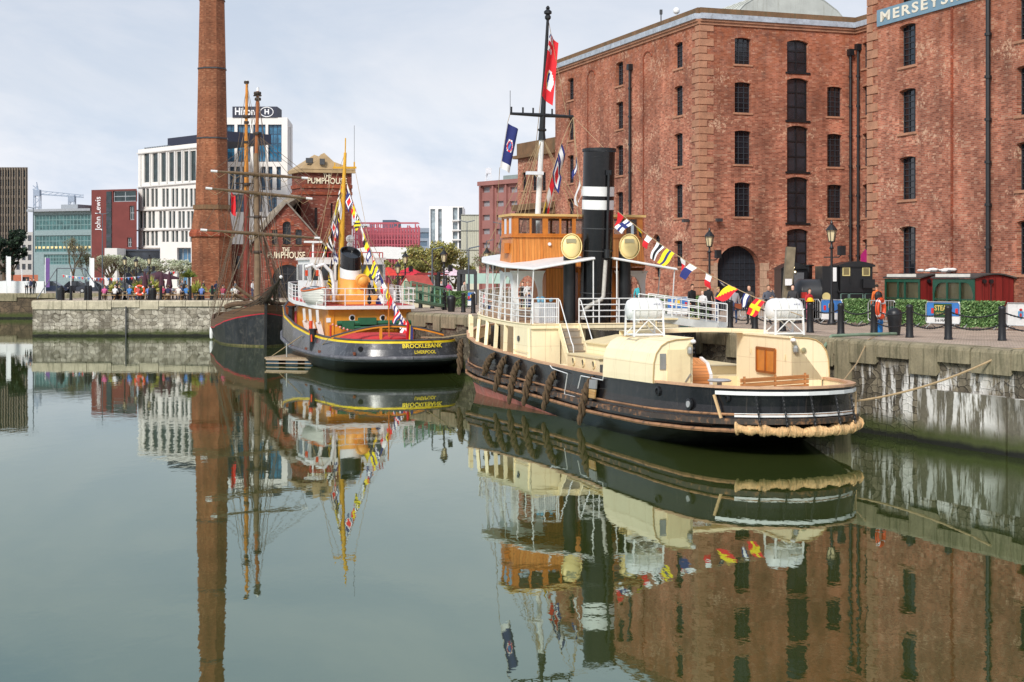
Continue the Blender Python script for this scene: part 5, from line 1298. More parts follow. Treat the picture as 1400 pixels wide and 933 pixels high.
    GR = M('dark_green_paint', rgb(34, 96, 66), .5)
    p = T.atu(502, 442, 8.3); mb = MB(); mb.tube([(8.3, 2.1, p.z), (8.3, -2.3, p.z)], .16, 10); mb.box((8.3, p.y, p.z + .12), (.5, 1.0, .4)); mb.box((8.3, 1.5, p.z - .1), (.4, .7, .5)); mb.box((8.3, -1.9, p.z - .1), (.4, .6, .45)); mb.tube([(8.2, 1.2, p.z - .25), (8.2, -2.0, p.z - .25)], .1, 8); mb.build('towing_winch', GR, r)
    bA = lambda u, top, nm: None
    for u, top in ((4.2, .6),):
        pts = []; yw = itp(plan, u) - .12
        for i in range(15): t = i / 14; pts.append(Vector((u, lerp(yw, -yw, t), 1.86 + top * math.sin(PI * t))))
        mb = MB()
        for a, c in zip(pts, pts[1:]): mb.bar(a, c, .14, .08)
        tb = mb.build('tow_beam', ORANGE, r)
        mb = MB(); mb.tube([p + Vector((0, 0, .07)) for p in pts], .07, 6); mb.build('tow_beam_cap', IRONG, tb)
        mb = MB()
        for y in (-1.2, .6): mb.bar((u, y, 1.0), (u, y, 1.86 + top * .9), .14)
        mb.build('tow_beam_post', ORANGE, tb)
    for px, py, u, mat, nm, sz in ((425, 446, 9.6, M('orange_red', rgb(214, 72, 32), .5), 'valve_stand', .22), (452, 452, 7.5, M('post_red', rgb(190, 50, 40), .5), 'striped_post', .12), (553, 452, 7.5, M('post_red', rgb(190, 50, 40), .5), 'striped_post', .12)):
        p = T.atu(px, py, u); mb = MB(); mb.tube([(u, p.y, 1.0), (u, p.y, p.z + .3)], sz * .5, 8)
        mb.build(nm, mat, r)
    mb = MB(); p = T.atu(428, 452, 8.2); mb.tube([(8.2, p.y, 1.0), (8.2, p.y, p.z)], .2, 12); mb.tube([(8.2, p.y, p.z), (8.2, p.y, p.z + .1)], .26, 12); mb.build('bollard', IRON, r)
    p = T.aty(398.5, 427, 2.9); mb = MB(); mb.tube([(p.x, 2.9, p.z - 1.5), (p.x, 2.9, p.z + .3)], .2, 12); mb.lathe([(.3, 0), (.3, .1)], (p.x, 2.9, p.z + .3), 12); mb.build('bollard', IRON, r)
    mb = MB()
    for i in range(9): pz = T.atu(455 + i * 5, 444 + i * 1.8, 7.2); mb.sphere(pz, .07, 6)
    mb.build('guard_chain', M('red_white_chain', rgb(220, 150, 140), .6), r)
    mb = MB(); p = T.aty(427, 470, 3.66); p.y = itp(plan, p.x) + .08; mb.bar(p + Vector((.1, 0, .5)), p + Vector((0, 0, .1)), .06, .14); mb.build('boarding_step', MATS['orange_red'], r)
    # lifeboat hung in davits, port side
    p = T.aty(428, 405, 2.9); lb = empty('lifeboat', T.W(p.x, 2.75, p.z - .55), 'white clinker lifeboat with grey cover under curved white davits', 'lifeboat', rz=T.rz)
    def boat(root, Ls, B, Hh, mat, cov, trim):
        mb = MB(); rows = []
        for j in range(7):
            t = j / 6; a = t * PI / 2; rows.append([])
            for i in range(13):
                s_ = i / 12 * 2 - 1; w = B * (1 - abs(s_) ** 2.6) * math.sin(a) ** .7 if j else 0
                rows[-1].append(Vector((s_ * Ls * (.86 + .14 * t), w, Hh * (1 - math.cos(a)) + .22 * s_ * s_ * t)))
        mb.grid(rows); mb.grid([[Vector((p.x, -p.y, p.z)) for p in r_] for r_ in rows][::-1]); hb = mb.build('boat_hull', mat, root, smooth=True)
        mb = MB(); tp = rows[-1]; mb.grid([[p for p in tp], [Vector((p.x, 0, p.z + .3 * (1 - (p.x / Ls) ** 2))) for p in tp], [Vector((p.x, -p.y, p.z)) for p in tp]]); mb.build('boat_cover', cov, root, smooth=True)
        mb = MB(); mb.tube(tp, .05, 6); mb.tube([Vector((p.x, -p.y, p.z)) for p in tp], .05, 6); mb.build('gunwale', trim, root)
    boat(lb, 2.3, .75, .85, planks('clinker_white', rgb(224, 222, 214), rgb(236, 234, 226), .14, 'Y'), M('grey_tarp', rgb(92, 100, 108), .8), M('orange_trim', rgb(214, 104, 30), .5))
    mb = MB()
    for du in (-1.5, 1.5):
        u = p.x + du; mb.tube([(u, 2.0, 3.75), (u, 2.0, 4.8), (u, 2.15, 5.5), (u, 2.6, 5.95), (u, 3.05, 5.8)], .11, 8)
        mb.tube([(u, 3.0, 5.8), (u, 2.75, p.z + .2)], .025, 4)
    mb.build('davit', WHITE, r); mb = MB()
    for du in (-1.5, 1.5): mb.box((p.x + du, 2.98, 5.45), (.14, .14, .34))
    mb.build('davit_block', MATS['orange_red'], r)
    # bunting
    head = T.atu(470, 236, 13.6); rnd = random.Random(11)
    def line(label, a, b, n, t0, t1, sag, size, fl):
        sp = [(lerp(t0, t1, i / (n - 1)), PK[(i * 7 + n * 3) % len(PK)], size * rnd.uniform(.85, 1.2), rnd.choice([0, 0, .6]), (fl[0] + rnd.uniform(-.3, .3), fl[1], fl[2])) for i in range(n)]
        bunting('bunting_line', label, T.W(*a), T.W(*b), sp, sag=sag, size=size)
    line('crowded flag string from the ochre mast down to the stern of the BROCKLEBANK tug', head, T.atu(560, 448, 6.0), 21, .08, .95, .9, .56, (-.25, -.1, -1))
    line('flag string with black and yellow flags left of the ochre mast', head, T.atu(424, 402, 15.5), 14, .1, .92, .5, .66, (.15, 0, -1))
    line('inner flag string between the ochre mast and its port stay', T.atu(467, 246, 13.6), T.atu(450, 372, 13.0), 12, .06, .94, .3, .6, (.1, 0, -1))
    line('flag string drooping behind the wheelhouse towards the lifeboat', T.atu(466, 330, 13.6), T.atu(440, 402, 12.5), 4, .5, .95, .3, .6, (.1, 0, -1))
    line('flag string behind the ochre funnel to the starboard rail', T.atu(489, 330, 12.6), T.atu(545, 438, 8.3), 6, .1, .95, .5, .62, (-.2, 0, -1))
    # pennants on the stern staff
    mb = MB(); p = T.atu(532, 455, 4.0); mb.tube([(4.0, p.y, 1.9), (4.0, p.y + .05, 4.9)], .035, 6); st = mb.build('ensign_staff', VARNF, r)
    a = T.W(*T.atu(556, 437, 4.0)); o = empty('ensign', a, 'folded red and navy ensign on the stern staff of the ochre tug', 'flag'); cloth('cloth', (0, 0, 0), (-.05, 0, -1.2), (.35, .1, -.5), lambda s, t: 'R' if s < .5 else ('Y' if .5 < s < .68 else 'B'), seed=8, parent=o, wave=.12)
    # mooring lines to the pontoon
    a = T.aty(413, 459, 3.6); b = PT(372, 487, 93); mb = MB(); mb.tube([T.W(*a), b], .03, 5); tag(mb.build('mooring_rope', ROPET), 'line from the ochre tug down to the floating pontoon', 'rope')
    a = T.aty(449, 463, 3.6); b = PT(422, 491, 88); mb = MB(); mb.tube([T.W(*a), b], .02, 5); tag(mb.build('mooring_rope', ROPET), 'thin line across the grey hull above the pontoon', 'rope')
    # floating pontoon
    c = PT(408, 497, 89.5); pr = empty('pontoon', (c.x, c.y, 0), 'small plank pontoon on blue floats beside the ochre tug', 'pontoon', rz=R(-14))
    mb = MB(); mb.box((0, .9, .42), (3.4, 4.0, .1)); mb.build('platform', planks('pontoon_planks', rgb(150, 126, 98), rgb(172, 150, 120), .16, 'Z'), pr)
    for x in (-1.2, -.0, 1.2): mb = MB(); mb.box((x, .9, .15), (.75, 3.9, .44)); mb.build('float', M('float_blue', rgb(44, 74, 92), .6, .2, 3), pr)
    mb = MB(); mb.bar((-1.6, -1.12, .34), (1.6, -1.12, .34), .05, .1); mb.bar((-1.6, -1.12, .12), (1.6, -1.12, .12), .05, .06); mb.build('side_beam', M('pale_rust', rgb(170, 150, 128), .8), pr)
    mb = MB()
    for x in (-.5, .6): mb.bar((x, -.6, .45), (x, -.6, 1.3), .06)
    mb.build('post', M('galvanised', rgb(170, 170, 165), .4), pr)
    mb = MB(); mb.prism([(.9, -1.0, .48), (1.9, -1.0, .48), (1.9, -.3, .48), (.9, -.3, .48)], (0, 0, .05)); mb.build('boarding_plank', MATS['orange_red'], pr)
yellow_tug()

# ------------------------------------------------------------------ old sailing ship, bow on
def sailing_ship():
    T = Ship('sailing_ship', (-18.3 - .27 * 19, 111.4 + .963 * 19), (.27, -.963), 'old black two masted sailing ship with bare yards moored by the pumphouse', 'sailing ship')
    r = T.root; L = 19.0
    plan = [(0, 0), (.1, 1.2), (.5, 2.1), (2, 2.6), (6, 3.05), (12, 3.1), (15, 2.75), (17, 1.95), (18.2, 1.05), (18.8, .4), (L, 0)]
    gun = [(0, 2.2), (5, 1.75), (10, 1.85), (14, 2.3), (L, 3.15)]
    off = lambda t, d: [(a, b + d) for a, b in t]
    lv = [(-1, 2, 18.5, .6), (-.15, .8, 18.6, .85), (.12, .6, 18.65, .9), ([(a, b * .5) for a, b in gun], .2, 18.8, .97), (off(gun, -.72), .05, 18.85, 1.0), (off(gun, -.64), .04, 18.87, 1.0), (gun, 0, L, .99)]
    H = Hull(plan, lv, L)
    tar = M('tarred_hull', (.02, .022, .025), .45, .4, 1.2, dirt=.7, dirtc=(.09, .085, .075), streak=.5, streakc=(.12, .1, .08), bmp=.3)
    H.build('hull', [tar, planks('brown_bulwark', rgb(92, 66, 46), rgb(112, 84, 60), .2, 'Y', .7), M('red_line', rgb(190, 40, 56), .5), M('weedy_line', rgb(112, 104, 70), .9, .5, 4, dirt=1.0, dirtc=rgb(60, 90, 30))], [0, 3, 0, 0, 2, 1], r)
    g = H.ring(6); mb = MB(); n = len(g); it = [Vector((p.x * .985 + .1, p.y * .95, p.z)) for p in g]; ib = [p + Vector((0, 0, -.8)) for p in it]
    mb.grid([closed(ib), closed(it)]); mb.grid([closed(it), closed(g)]); mb.build('bulwark', MATS['brown_bulwark'], r)
    mb = MB()
    for i in range(1, n // 2): mb.quad(ib[i], ib[i - 1] if i > 1 else ib[0], ib[-(i - 1)] if i > 1 else ib[0], ib[-i])
    mb.build('deck', WOODG, r)
    mb = MB(); mb.bar((18.75, 0, -.3), (19.1, 0, 3.2), .18, .3); mb.build('stem_post', tar, r)
    DK = M('dark_spar', rgb(60, 48, 38), .7, .3, 3)
    b0 = Vector((17.8, 0, 3.0)); b1 = T.atu(384, 379, 23.5)
    mb = MB(); mb.tube([b0, b1], [.17, .09], 8); mb.sphere(b1, .1, 8); bs_ = mb.build('bowsprit', DK, r)
    mb = MB(); mb.sphere(b1 + Vector((.1, 0, 0)), .13, 8); mb.build('white_cap', WHITE, bs_)
    mb = MB(); rnd = random.Random(3)
    for i in range(44):
        a = b0.lerp(b1, rnd.random()); c = Vector((rnd.uniform(14, 19), rnd.uniform(-2.4, 2.4), rnd.uniform(2.4, 3.6))); mb.tube([a, a.lerp(c, .5) + Vector((0, 0, -.3)), c], .028, 4)
    for i in range(7): mb.tube([b0 + Vector((0, 0, .2 * i)), b1 + Vector((-.3 * i, 0, -.08 * i))], .04, 4)
    mb.build('furled_gear', M('old_net', rgb(84, 72, 60), .95, .3, 6), r)
    # rolled sail lying over the bow bulwark
    mb = MB(); q = [Vector((15.0 + .35 * i, 2.6 - .42 * i, 2.9 + .10 * math.sin(i * 1.1) + .09 * i)) for i in range(8)]; mb.tube(q, [.15 + .05 * math.sin(i * 2) for i in range(8)], 8); mb.tube([Vector((p.x, -p.y, p.z)) for p in q], .2, 8)
    mb.build('stowed_sail', M('stowed_canvas', rgb(98, 78, 60), .95, .35, 5, bmp=.6), r)
    uf, ur = 12.6, 6.0
    GOLD = M('golden_mast', rgb(206, 132, 44), .5, .15, 2); RED = M('oxblood_mast', rgb(128, 52, 38), .55, .2, 2); GRY = M('weathered_mast', rgb(126, 104, 80), .7, .25, 2)
    def mast(px, u, segs, nm='mast'):
        base = T.atu(px[0], 420, u); base.z = 1.0; first = None
        for (p0, y0, p1, y1, ra, rb, mat, name) in segs:
            a, b = T.atu(p0, y0, u), T.atu(p1, y1, u); mb = MB(); mb.tube([a, b], [ra, rb], 10)
            o = mb.build(name, mat, r if first is None else first); first = first or o
        return first
    mast((352,), uf, [(351.5, 425, 352, 362, .27, .25, GRY, 'mast'), (352, 362, 350, 210, .25, .2, GRY, 'mast_section'), (350.5, 215, 352.5, 125, .15, .12, M('top_mast_wood', rgb(160, 92, 44), .5, .2, 2), 'topmast'), (352.5, 125, 352.6, 120, .11, .1, WHITE, 'mast_cap')])
    mast((337,), ur, [(337, 420, 337, 262, .25, .22, RED, 'mast'), (337, 264, 336.5, 186, .2, .16, GOLD, 'mast_section'), (336.5, 190, 337.5, 115, .14, .11, GOLD, 'topmast'), (337.5, 115, 338, 110, .1, .1, WHITE, 'mast_cap')])
    # tops and fittings
    mb = MB()
    for px, py, u, s_ in ((352, 183, uf, .3), (352, 128, uf, .28), (352.5, 136, uf, .24), (351, 240, uf, .25), (352, 297, uf, .3), (352, 345, uf, .32), (337, 113, ur, .2), (337, 160, ur, .28), (337, 168, ur, .2), (337, 195, ur, .2), (337, 253, ur, .32), (337, 241, ur, .2)):
        p = T.atu(px, py, u); mb = MB(); mb.lathe([(s_, -.1), (s_ * 1.1, 0), (s_, .12)], p, 10); mb.build('mast_band', DK, r)
    for px, py, u, w in ((351, 297, uf, 1.6), (337, 251, ur, 1.9), (352, 131, uf, .6)): p = T.atu(px, py, u); mb = MB(); mb.box(p, (.5, w, .08)); mb.build('cross_tree', DK, r)
    # three yards on the fore mast
    for (xa, ya, xb, yb, du) in ((289, 234, 420, 244, .35), (282, 257.5, 426, 272, .38), (275, 314.5, 437, 326, .4)):
        a, b = T.atu(xa, ya, uf + .3), T.atu(xb, yb, uf + .3); c = a.lerp(b, .5)
        yd = MB(); yd.tube([a, a.lerp(b, .25), c, a.lerp(b, .75), b], [.07, .12, .15, .12, .07], 8); y_ = yd.build('yard', planks('yard_wood', rgb(100, 80, 56), rgb(122, 100, 72), .3, 'Z'), r)
        yd = MB(); d = (b - a).normalized(); yd.tube([a - d * .05, a + d * .45], .095, 8); yd.tube([b - d * .45, b + d * .05], .095, 8); yd.build('white_tip', WHITE, y_)
        yd = MB(); rnd = random.Random(int(xa)); N = 6
        for i in range(N): p, q = a.lerp(b, i / N), a.lerp(b, (i + 1) / N); yd.tube([p, p.lerp(q, .5) + Vector((0, 0, -.45)), q], .018, 4)
        yd.build('foot_rope', ROPET, y_)
    # standing rigging: shrouds with ratlines, stays
    mb = MB(); ft, fl = T.atu(351, 297, uf), T.atu(352, 185, uf); rt_, rl = T.atu(337, 253, ur), T.atu(337, 165, ur)
    def zg(u): return itp(gun, u)
    for (top, u0, hi) in ((ft, uf, fl), (rt_, ur, rl)):
        for sgn in (1, -1):
            feet = [Vector((u0 - .4 - .75 * i, 2.95 * sgn, zg(u0 - i))) for i in range(5)]
            for f_ in feet: mb.tube([f_, top], .016, 4); 
            for f_ in feet[1:4]: mb.tube([top + Vector((0, .6 * sgn, 0)), hi], .02, 4)
            for k in range(1, 15):
                t = k / 17; mb.tube([feet[0].lerp(top, t), feet[-1].lerp(top, t)], .016, 3)
    tipf, tipr = T.atu(352.5, 126, uf), T.atu(337.5, 116, ur)
    for a, b in ((tipf, b1), (fl, b1), (fl, b0 + Vector((1, 0, .4))), (ft, b1), (ft, Vector((18.6, 0, 3.1))), (tipr, fl), (rt_, ft), (rl, ft + Vector((0, 0, -2))), (fl, T.atu(437, 252, 15)), (tipr, Vector((.5, 0, 2.6))), (rl, Vector((.5, 1, 2.4))), (tipf, Vector((uf - 3, 2.9, 2))), (tipf, Vector((uf - 3, -2.9, 2))), (tipr, Vector((ur - 3, 2.6, 2))), (tipr, Vector((ur - 3, -2.6, 2)))):
        mb.tube([a, b], .02, 4)
    rnd = random.Random(5)
    for (xa, ya, xb, yb) in ((289, 234, 420, 244), (282, 257.5, 426, 272), (275, 314.5, 437, 326)):
        for x, y in ((xa, ya), (xb, yb)):
            p = T.atu(x, y, uf + .3); mb.tube([p, p.lerp(fl, .5) + Vector((0, 0, -.2)), fl], .016, 4); mb.tube([p, p.lerp(rt_, .5) + Vector((0, 0, -.6)), rt_], .014, 4); mb.tube([p, p.lerp(Vector((9, 0, 2)), .6) + Vector((0, 0, -.5)), Vector((rnd.uniform(7, 11), rnd.uniform(-3, 3), 2))], .014, 4)
    for i in range(26):
        u = rnd.uniform(3, 15); y = rnd.uniform(-2.9, 2.9); tp_ = rnd.choice([ft, rt_, fl, T.atu(351, 262, uf), T.atu(351, 240, uf), rl]); mb.tube([Vector((u, y, zg(u))), tp_ + Vector((0, y * .1, 0))], rnd.choice([.014, .02, .026]), 4)
    mb.build('rigging', M('hemp_rigging', rgb(112, 96, 80), .95, .3, 5), r)
    mb = MB()
    for i in range(9): mb.box((rnd.uniform(4, 10), rnd.uniform(1.6, 2.7), rnd.uniform(2.0, 2.4)), (.3, .25, .7), rnd.random())
    mb.build('deck_gear', M('pale_deck_gear', rgb(196, 186, 160), .7, .2), r)
    mb = MB(); mb.box((9, 0, 1.6), (3.2, 2.6, 1.1)); mb.box((4, 0, 1.7), (2.2, 2.2, 1.3)); mb.build('deckhouse', MATS['brown_bulwark'], r)
    mb = MB(); a = Vector((7.5, 2.4, 1.9)); mb.tube([a, T.atu(322, 392, 8)], .13, 8); mb.tube([Vector((6.5, 2.6, 1.8)), Vector((9.5, -1.5, 3.8))], .12, 8); mb.build('loose_spar', GRY, r)
    mb = MB(); p = T.W(1.5, -2.7, .4); mb = MB(); mb.tube([T.W(14.0, 3.1, .9), T.W(14.0, 3.15, -.1)], .12, 8)
    # red burgee hanging between the masts
    a = T.W(*T.atu(316, 263, 7.0)); o = empty('red_flag', a, 'limp red flag hanging on the old sailing ship', 'flag'); cloth('cloth', (0, 0, 0), (0, 0, -1.7), (.3, .2, -.3), PAT['red'], seed=4, parent=o, wave=.12)
    mb = MB(); mb.tube([T.W(*T.atu(316, 263, 7.0)), T.W(*rl)], .014, 4); mb.build('halyard', ROPET, o, world=True)
    # long white fender against the quay
    c = PT(289, 455, 124); mb = MB(); mb.lathe([(.02, -.55), (.13, -.45), (.16, 0), (.13, .45), (.02, .55)], (0, 0, 0), 10); o = mb.build('boat_fender', WHITE); o.location = c; tag(o, 'slim white fender hanging at the left end of the old black ship', 'fender')
sailing_ship()

# ------------------------------------------------------------------ chimney
def chimney():
    D = 148; cx = PX(290, D); root = empty('chimney', (cx, D, Q), 'very tall tapering brick chimney with dark bands beside the drinkers', 'chimney')
    k = D / F; ph = PI / 8 + .12
    def oct_(profile, mat, nm, n=8): mb = MB(); mb.lathe([(r * k / math.cos(PI / 8) * .985, PZ(y, D)) for r, y in profile], (cx, D, 0), n, ph=ph); return mb.build(nm, mat, root, world=True)
    oct_([(27, 418), (27, 324)], BRC, 'base'); oct_([(30, 324), (30.5, 319.5), (28, 314.5)], MATS['orange_brick'], 'base_ledge')
    oct_([(27.5, 314.5), (23.6, 287)], BRC, 'base_cone'); oct_([(25.2, 287), (25.2, 281)], STD, 'stone_ledge')
    s = oct_([(22, 281), (16.5, 0), (15.2, -66)], BRC, 'shaft')
    for y in (190, 95, 1): rr = lerp(22, 16.5, (281 - y) / 281); oct_([(rr + .3, y + 1), (rr + 1.0, y + .8), (rr + 1.0, y - .8), (rr + .3, y - 1)], IRONG, 'iron_band')
    oct_([(15.2, -66), (18, -72), (18, -80), (14, -82)], BRC, 'cap')
chimney()

# ------------------------------------------------------------------ generic far building from a picture-plane sketch of its front, stood up at its own distance
def bldg(name, label, cat, x0, D0, x1, D1, ytop, mat, rects, wmat, depth=14, recess=.35, frame=None, nx=1, nz=1, base=Q, sidem=None, group=None, roofm=None, skew=None):
    w_ = Wall((PX(x0, D0), D0), (PX(x1, D1), D1)); zt = PZ(ytop, D0)
    root = empty(name, (w_.p0.x, w_.p0.y, base), label, cat, group)
    for q in rects: w_.op(*q[:4], q[4] if len(q) > 4 else 0)
    mb = MB(); w_.face(mb, base, zt, recess)
    a, b = w_.w(0, 0), w_.w(w_.L, 0)
    if skew is None: c, d = w_.w(w_.L, 0, depth), w_.w(0, 0, depth)
    else:
        dv = Vector(((skew - CX) / F, 1, 0)); c, d = b + dv * depth, a + dv * depth
    for p, q in ((d, a), (b, c), (c, d)): mb.quad(p + Vector((0, 0, base)), q + Vector((0, 0, base)), q + Vector((0, 0, zt)), p + Vector((0, 0, zt)))
    mb.build('wall', mat, root, world=True)
    mb = MB(); mb.quad(*[p + Vector((0, 0, zt - .01)) for p in (a, b, c, d)]); mb.build('roof', roofm or M('far_roof', rgb(120, 122, 126), .8), root, world=True)
    for o in w_.ops: w_.window(o, root, wmat, frame, nx, nz, None, recess - .03, barw=.16 if frame else .1, sub='window_frame')
    return root, w_, zt
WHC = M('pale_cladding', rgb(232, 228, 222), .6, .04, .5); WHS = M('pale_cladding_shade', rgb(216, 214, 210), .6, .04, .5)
GT = glass('teal_glass', rgb(38, 54, 56), .3); GB = glass('blue_glass', rgb(52, 108, 140), .12); GD = glass('dark_far_glass', rgb(46, 52, 60), .15)
DKC = M('navy_cladding', rgb(44, 48, 66), .6); FRM = M('far_frame', rgb(150, 156, 160), .5)
def pump_house():
    # tower
    D = 153; rr, w_, zt = bldg('tower', 'square brick tower of the pumphouse with hipped stone roof and THE PUMPHOUSE lettering', 'tower', 412, D, 481, D + 1.5, 236, BRP, [(430, 434, 284, 312, .0), (452, 455, 278, 330)], WPANE, depth=5.5, recess=.2)
    mb = MB(); l = Wall((PX(399, D + 3), D + 3), w_.p0.xy); l.face(mb, Q, zt); mb.build('wall', BRP, rr, world=True)
    mb = MB(); e = .6
    for wv, a0, a1 in ((w_, -.2, w_.L + .3), (l, -.3, l.L)):
        for y0, y1 in ((252, 257), (262, 266)): wv.slab(mb, a0 + .25, a1 - .25, PZ(y1, D), PZ(y0, D), .12, .1)
    mb.build('orange_course', MATS['orange_brick'], rr, world=True)
    mb = MB()
    for wv in (w_, l): wv.slab(mb, -.3, wv.L + .3, zt, zt + .35, .35, .1)
    c = w_.w(w_.L / 2 - .6, 0, 3.0); ap = Vector((c.x - .2, c.y, PZ(208, D)))
    q = [l.w(-.4, zt + .35, -.3), w_.w(-.2, zt + .35, -.4), w_.w(w_.L + .4, zt + .35, -.4), w_.w(w_.L + .4, zt + .35, 6), l.w(-.4, zt + .35, 5)]
    for a, b in zip(q, q[1:] + q[:1]): mb.quad(a, b, ap)
    g0, g1 = w_.at(421), w_.at(467)
    rm = M('stone_roof', rgb(176, 150, 112), .8, .15, 1, streak=.5, streakc=rgb(110, 92, 66)); mb.build('roof', rm, rr, world=True)
    mb = MB(); p = [w_.w(g0, zt + .4, -.2), w_.w(g1, zt + .4, -.2), w_.w((g0 + g1) / 2, PZ(208, D), .4)]; mb.prism(p, w_.n * 2.2); mb.build('roof_gable', rm, rr, world=True)
    mb = MB(); mb.box(w_.w(w_.at(440), PZ(221, D), -.3), (.5, .3, .6)); mb.box(w_.w(w_.at(424), PZ(219, D), .4), (.7, .5, .5)); mb.build('roof_vent', IRONG, rr, world=True)
    LT = M('cream_lettering', rgb(240, 226, 196), .5)
    def lt(wv, txt, xc, yc, size, width, off=-.12):
        a, z = wv.at(xc, yc); return curve_text('lettering', txt, size, LT, rr if wv is w_ else gr, lambda x, y, zz: wv.w(a + x, z + y, off - zz), bold=.012, extr=.01, width=width, world=True)
    k = D / F
    lt(w_, 'THE', 447, 241, .62, 10.5 * k); lt(w_, 'PUMPHOUSE', 447, 248, .85, 54 * k)
    # gabled hall
    D2 = 147.5
    w2 = Wall((PX(345, D2), D2), (PX(440, D2 + .8), D2 + .8)); gr = empty('pub', (w2.p0.x, w2.p0.y, Q), 'gabled brick pumphouse hall with arched windows and cream lettering above its door', 'building')
    w2.op(386.5, 397.5, 303, 335, .38); w2.op(372, 379.5, 314, 335, .1); w2.op(404, 412.5, 314, 335, .1); w2.op(373, 413.5, 362, 414, 1.35)
    ze = PZ(334, D2); ax, az = w2.at(392, 277)
    mb = MB(); w2.face(mb, Q, ze, .3)
    # the gable: strips cut to the slope, with the window gap kept open
    def roofz(a): return az - abs(a - ax) * (az - ze) / (ax - 0 if a < ax else w2.L - ax)
    # window heads rise above eaves height so the gable is built in columns
    cuts = sorted({0, ax, w2.L, *[v for o in w2.ops[:3] for v in (o['a0'], o['a1'])]})
    for a, b in zip(cuts, cuts[1:]):
        z0 = ze; am = (a + b) / 2
        for o in w2.ops[:3]:
            if o['a0'] < am < o['a1']: z0 = max(ze, o['zt'])
        mb.quad(w2.w(a, z0), w2.w(b, z0), w2.w(b, roofz(b)), w2.w(a, roofz(a)))
    for o in w2.ops[:3]:
        if o['zt'] > ze:
            mb.quad(w2.w(o['a0'], ze), w2.w(o['a0'], o['zt']), w2.w(o['a0'], o['zt'], .3), w2.w(o['a0'], ze, .3)); mb.quad(w2.w(o['a1'], ze), w2.w(o['a1'], o['zt']), w2.w(o['a1'], o['zt'], .3), w2.w(o['a1'], ze, .3))
    s0, s1 = w2.w(0, 0, 12), w2.w(w2.L, 0, 12)
    for p, q in ((s0, w2.p0), (w2.p1, s1)): mb.quad(p + Vector((0, 0, Q)), q + Vector((0, 0, Q)), q + Vector((0, 0, ze)), p + Vector((0, 0, ze)))
    mb.build('wall', BRP, gr, world=True)
    for i, o in enumerate(w2.ops):
        w2.window(o, gr, WPANE, IRONG, 2 if i < 3 else 4, 4, STD if i < 3 else None, .28, barw=.06, name='window' if i < 3 else 'glazed_door')
        mb = MB(); xm, hw, zs = (o['a0'] + o['a1']) / 2, (o['a1'] - o['a0']) / 2, o['zt'] - o['rise']
        for j in range(10):
            t0, t1 = PI * j / 10, PI * (j + 1) / 10; R0, R1 = hw + .02, hw + (.35 if i in (0, 3) else .2); rs = max(o['rise'], .1)
            mb.prism([w2.w(xm - R0 * math.cos(t0), zs + rs * math.sin(t0), -.05), w2.w(xm - R0 * math.cos(t1), zs + rs * math.sin(t1), -.05), w2.w(xm - R1 * math.cos(t1), zs + (rs + .3) * math.sin(t1), -.05), w2.w(xm - R1 * math.cos(t0), zs + (rs + .3) * math.sin(t0), -.05)], w2.n * .1)
        mb.build('brick_arch', MATS['orange_brick'], gr, world=True)
    mb = MB(); w2.slab(mb, w2.at(415), w2.at(440), PZ(336, D2), PZ(333, D2), .08, .05); w2.slab(mb, w2.at(352), w2.at(371), PZ(336, D2), PZ(333, D2), .08, .05)
    w2.slab(mb, w2.at(379.6), w2.at(386.4), PZ(318, D2), PZ(315, D2), .08, .05); w2.slab(mb, w2.at(397.6), w2.at(403.9), PZ(318, D2), PZ(315, D2), .08, .05); mb.build('orange_course', MATS['orange_brick'], gr, world=True)
    rf = M('slate_tiles', rgb(128, 118, 108), .7, .2, 1.5)
    for sgn, a in ((-1, -.5), (1, w2.L + .5)):
        z_ = roofz(0) - .3 if sgn < 0 else roofz(w2.L) - .3
        mb = MB(); mb.prism([w2.w(ax, az + .12, -.35), w2.w(a, z_ + .1, -.35), w2.w(a, z_ - .12, -.35), w2.w(ax, az - .1, -.35)], w2.n * 12.8); mb.build('roof_slope', rf, gr, world=True)
    k2 = D2 / F
    lt(w2, 'THE', 391, 342.5, .72, 10 * k2); lt(w2, 'PUMPHOUSE', 391.5, 349.5, .9, 51 * k2)
    # low range on the left with sloping glass roof
    bldg('brick_annexe', 'low brick range between the chimney and the gabled pub', 'building', 316, 149, 347, 149, 334, BRP, [(322, 328, 350, 368), (334, 340, 350, 368)], WPANE, depth=8, recess=.2)
    mb = MB(); a, b = PT(344, 318, 149), PT(372, 285, 149); mb.prism([PT(340, 328, 149.5), PT(372, 288, 149.5), PT(396, 266, 149.5), PT(412, 268, 149.5), PT(396, 277, 149.5), PT(352, 328, 149.5)], (0, 7, 0)); o = mb.build('roof_light', M('weathered_roof', rgb(150, 140, 126), .7, .3, 2, streak=.5)); tag(o, 'grey sloping roof light behind the gable of the pub', 'roof')
pump_house()

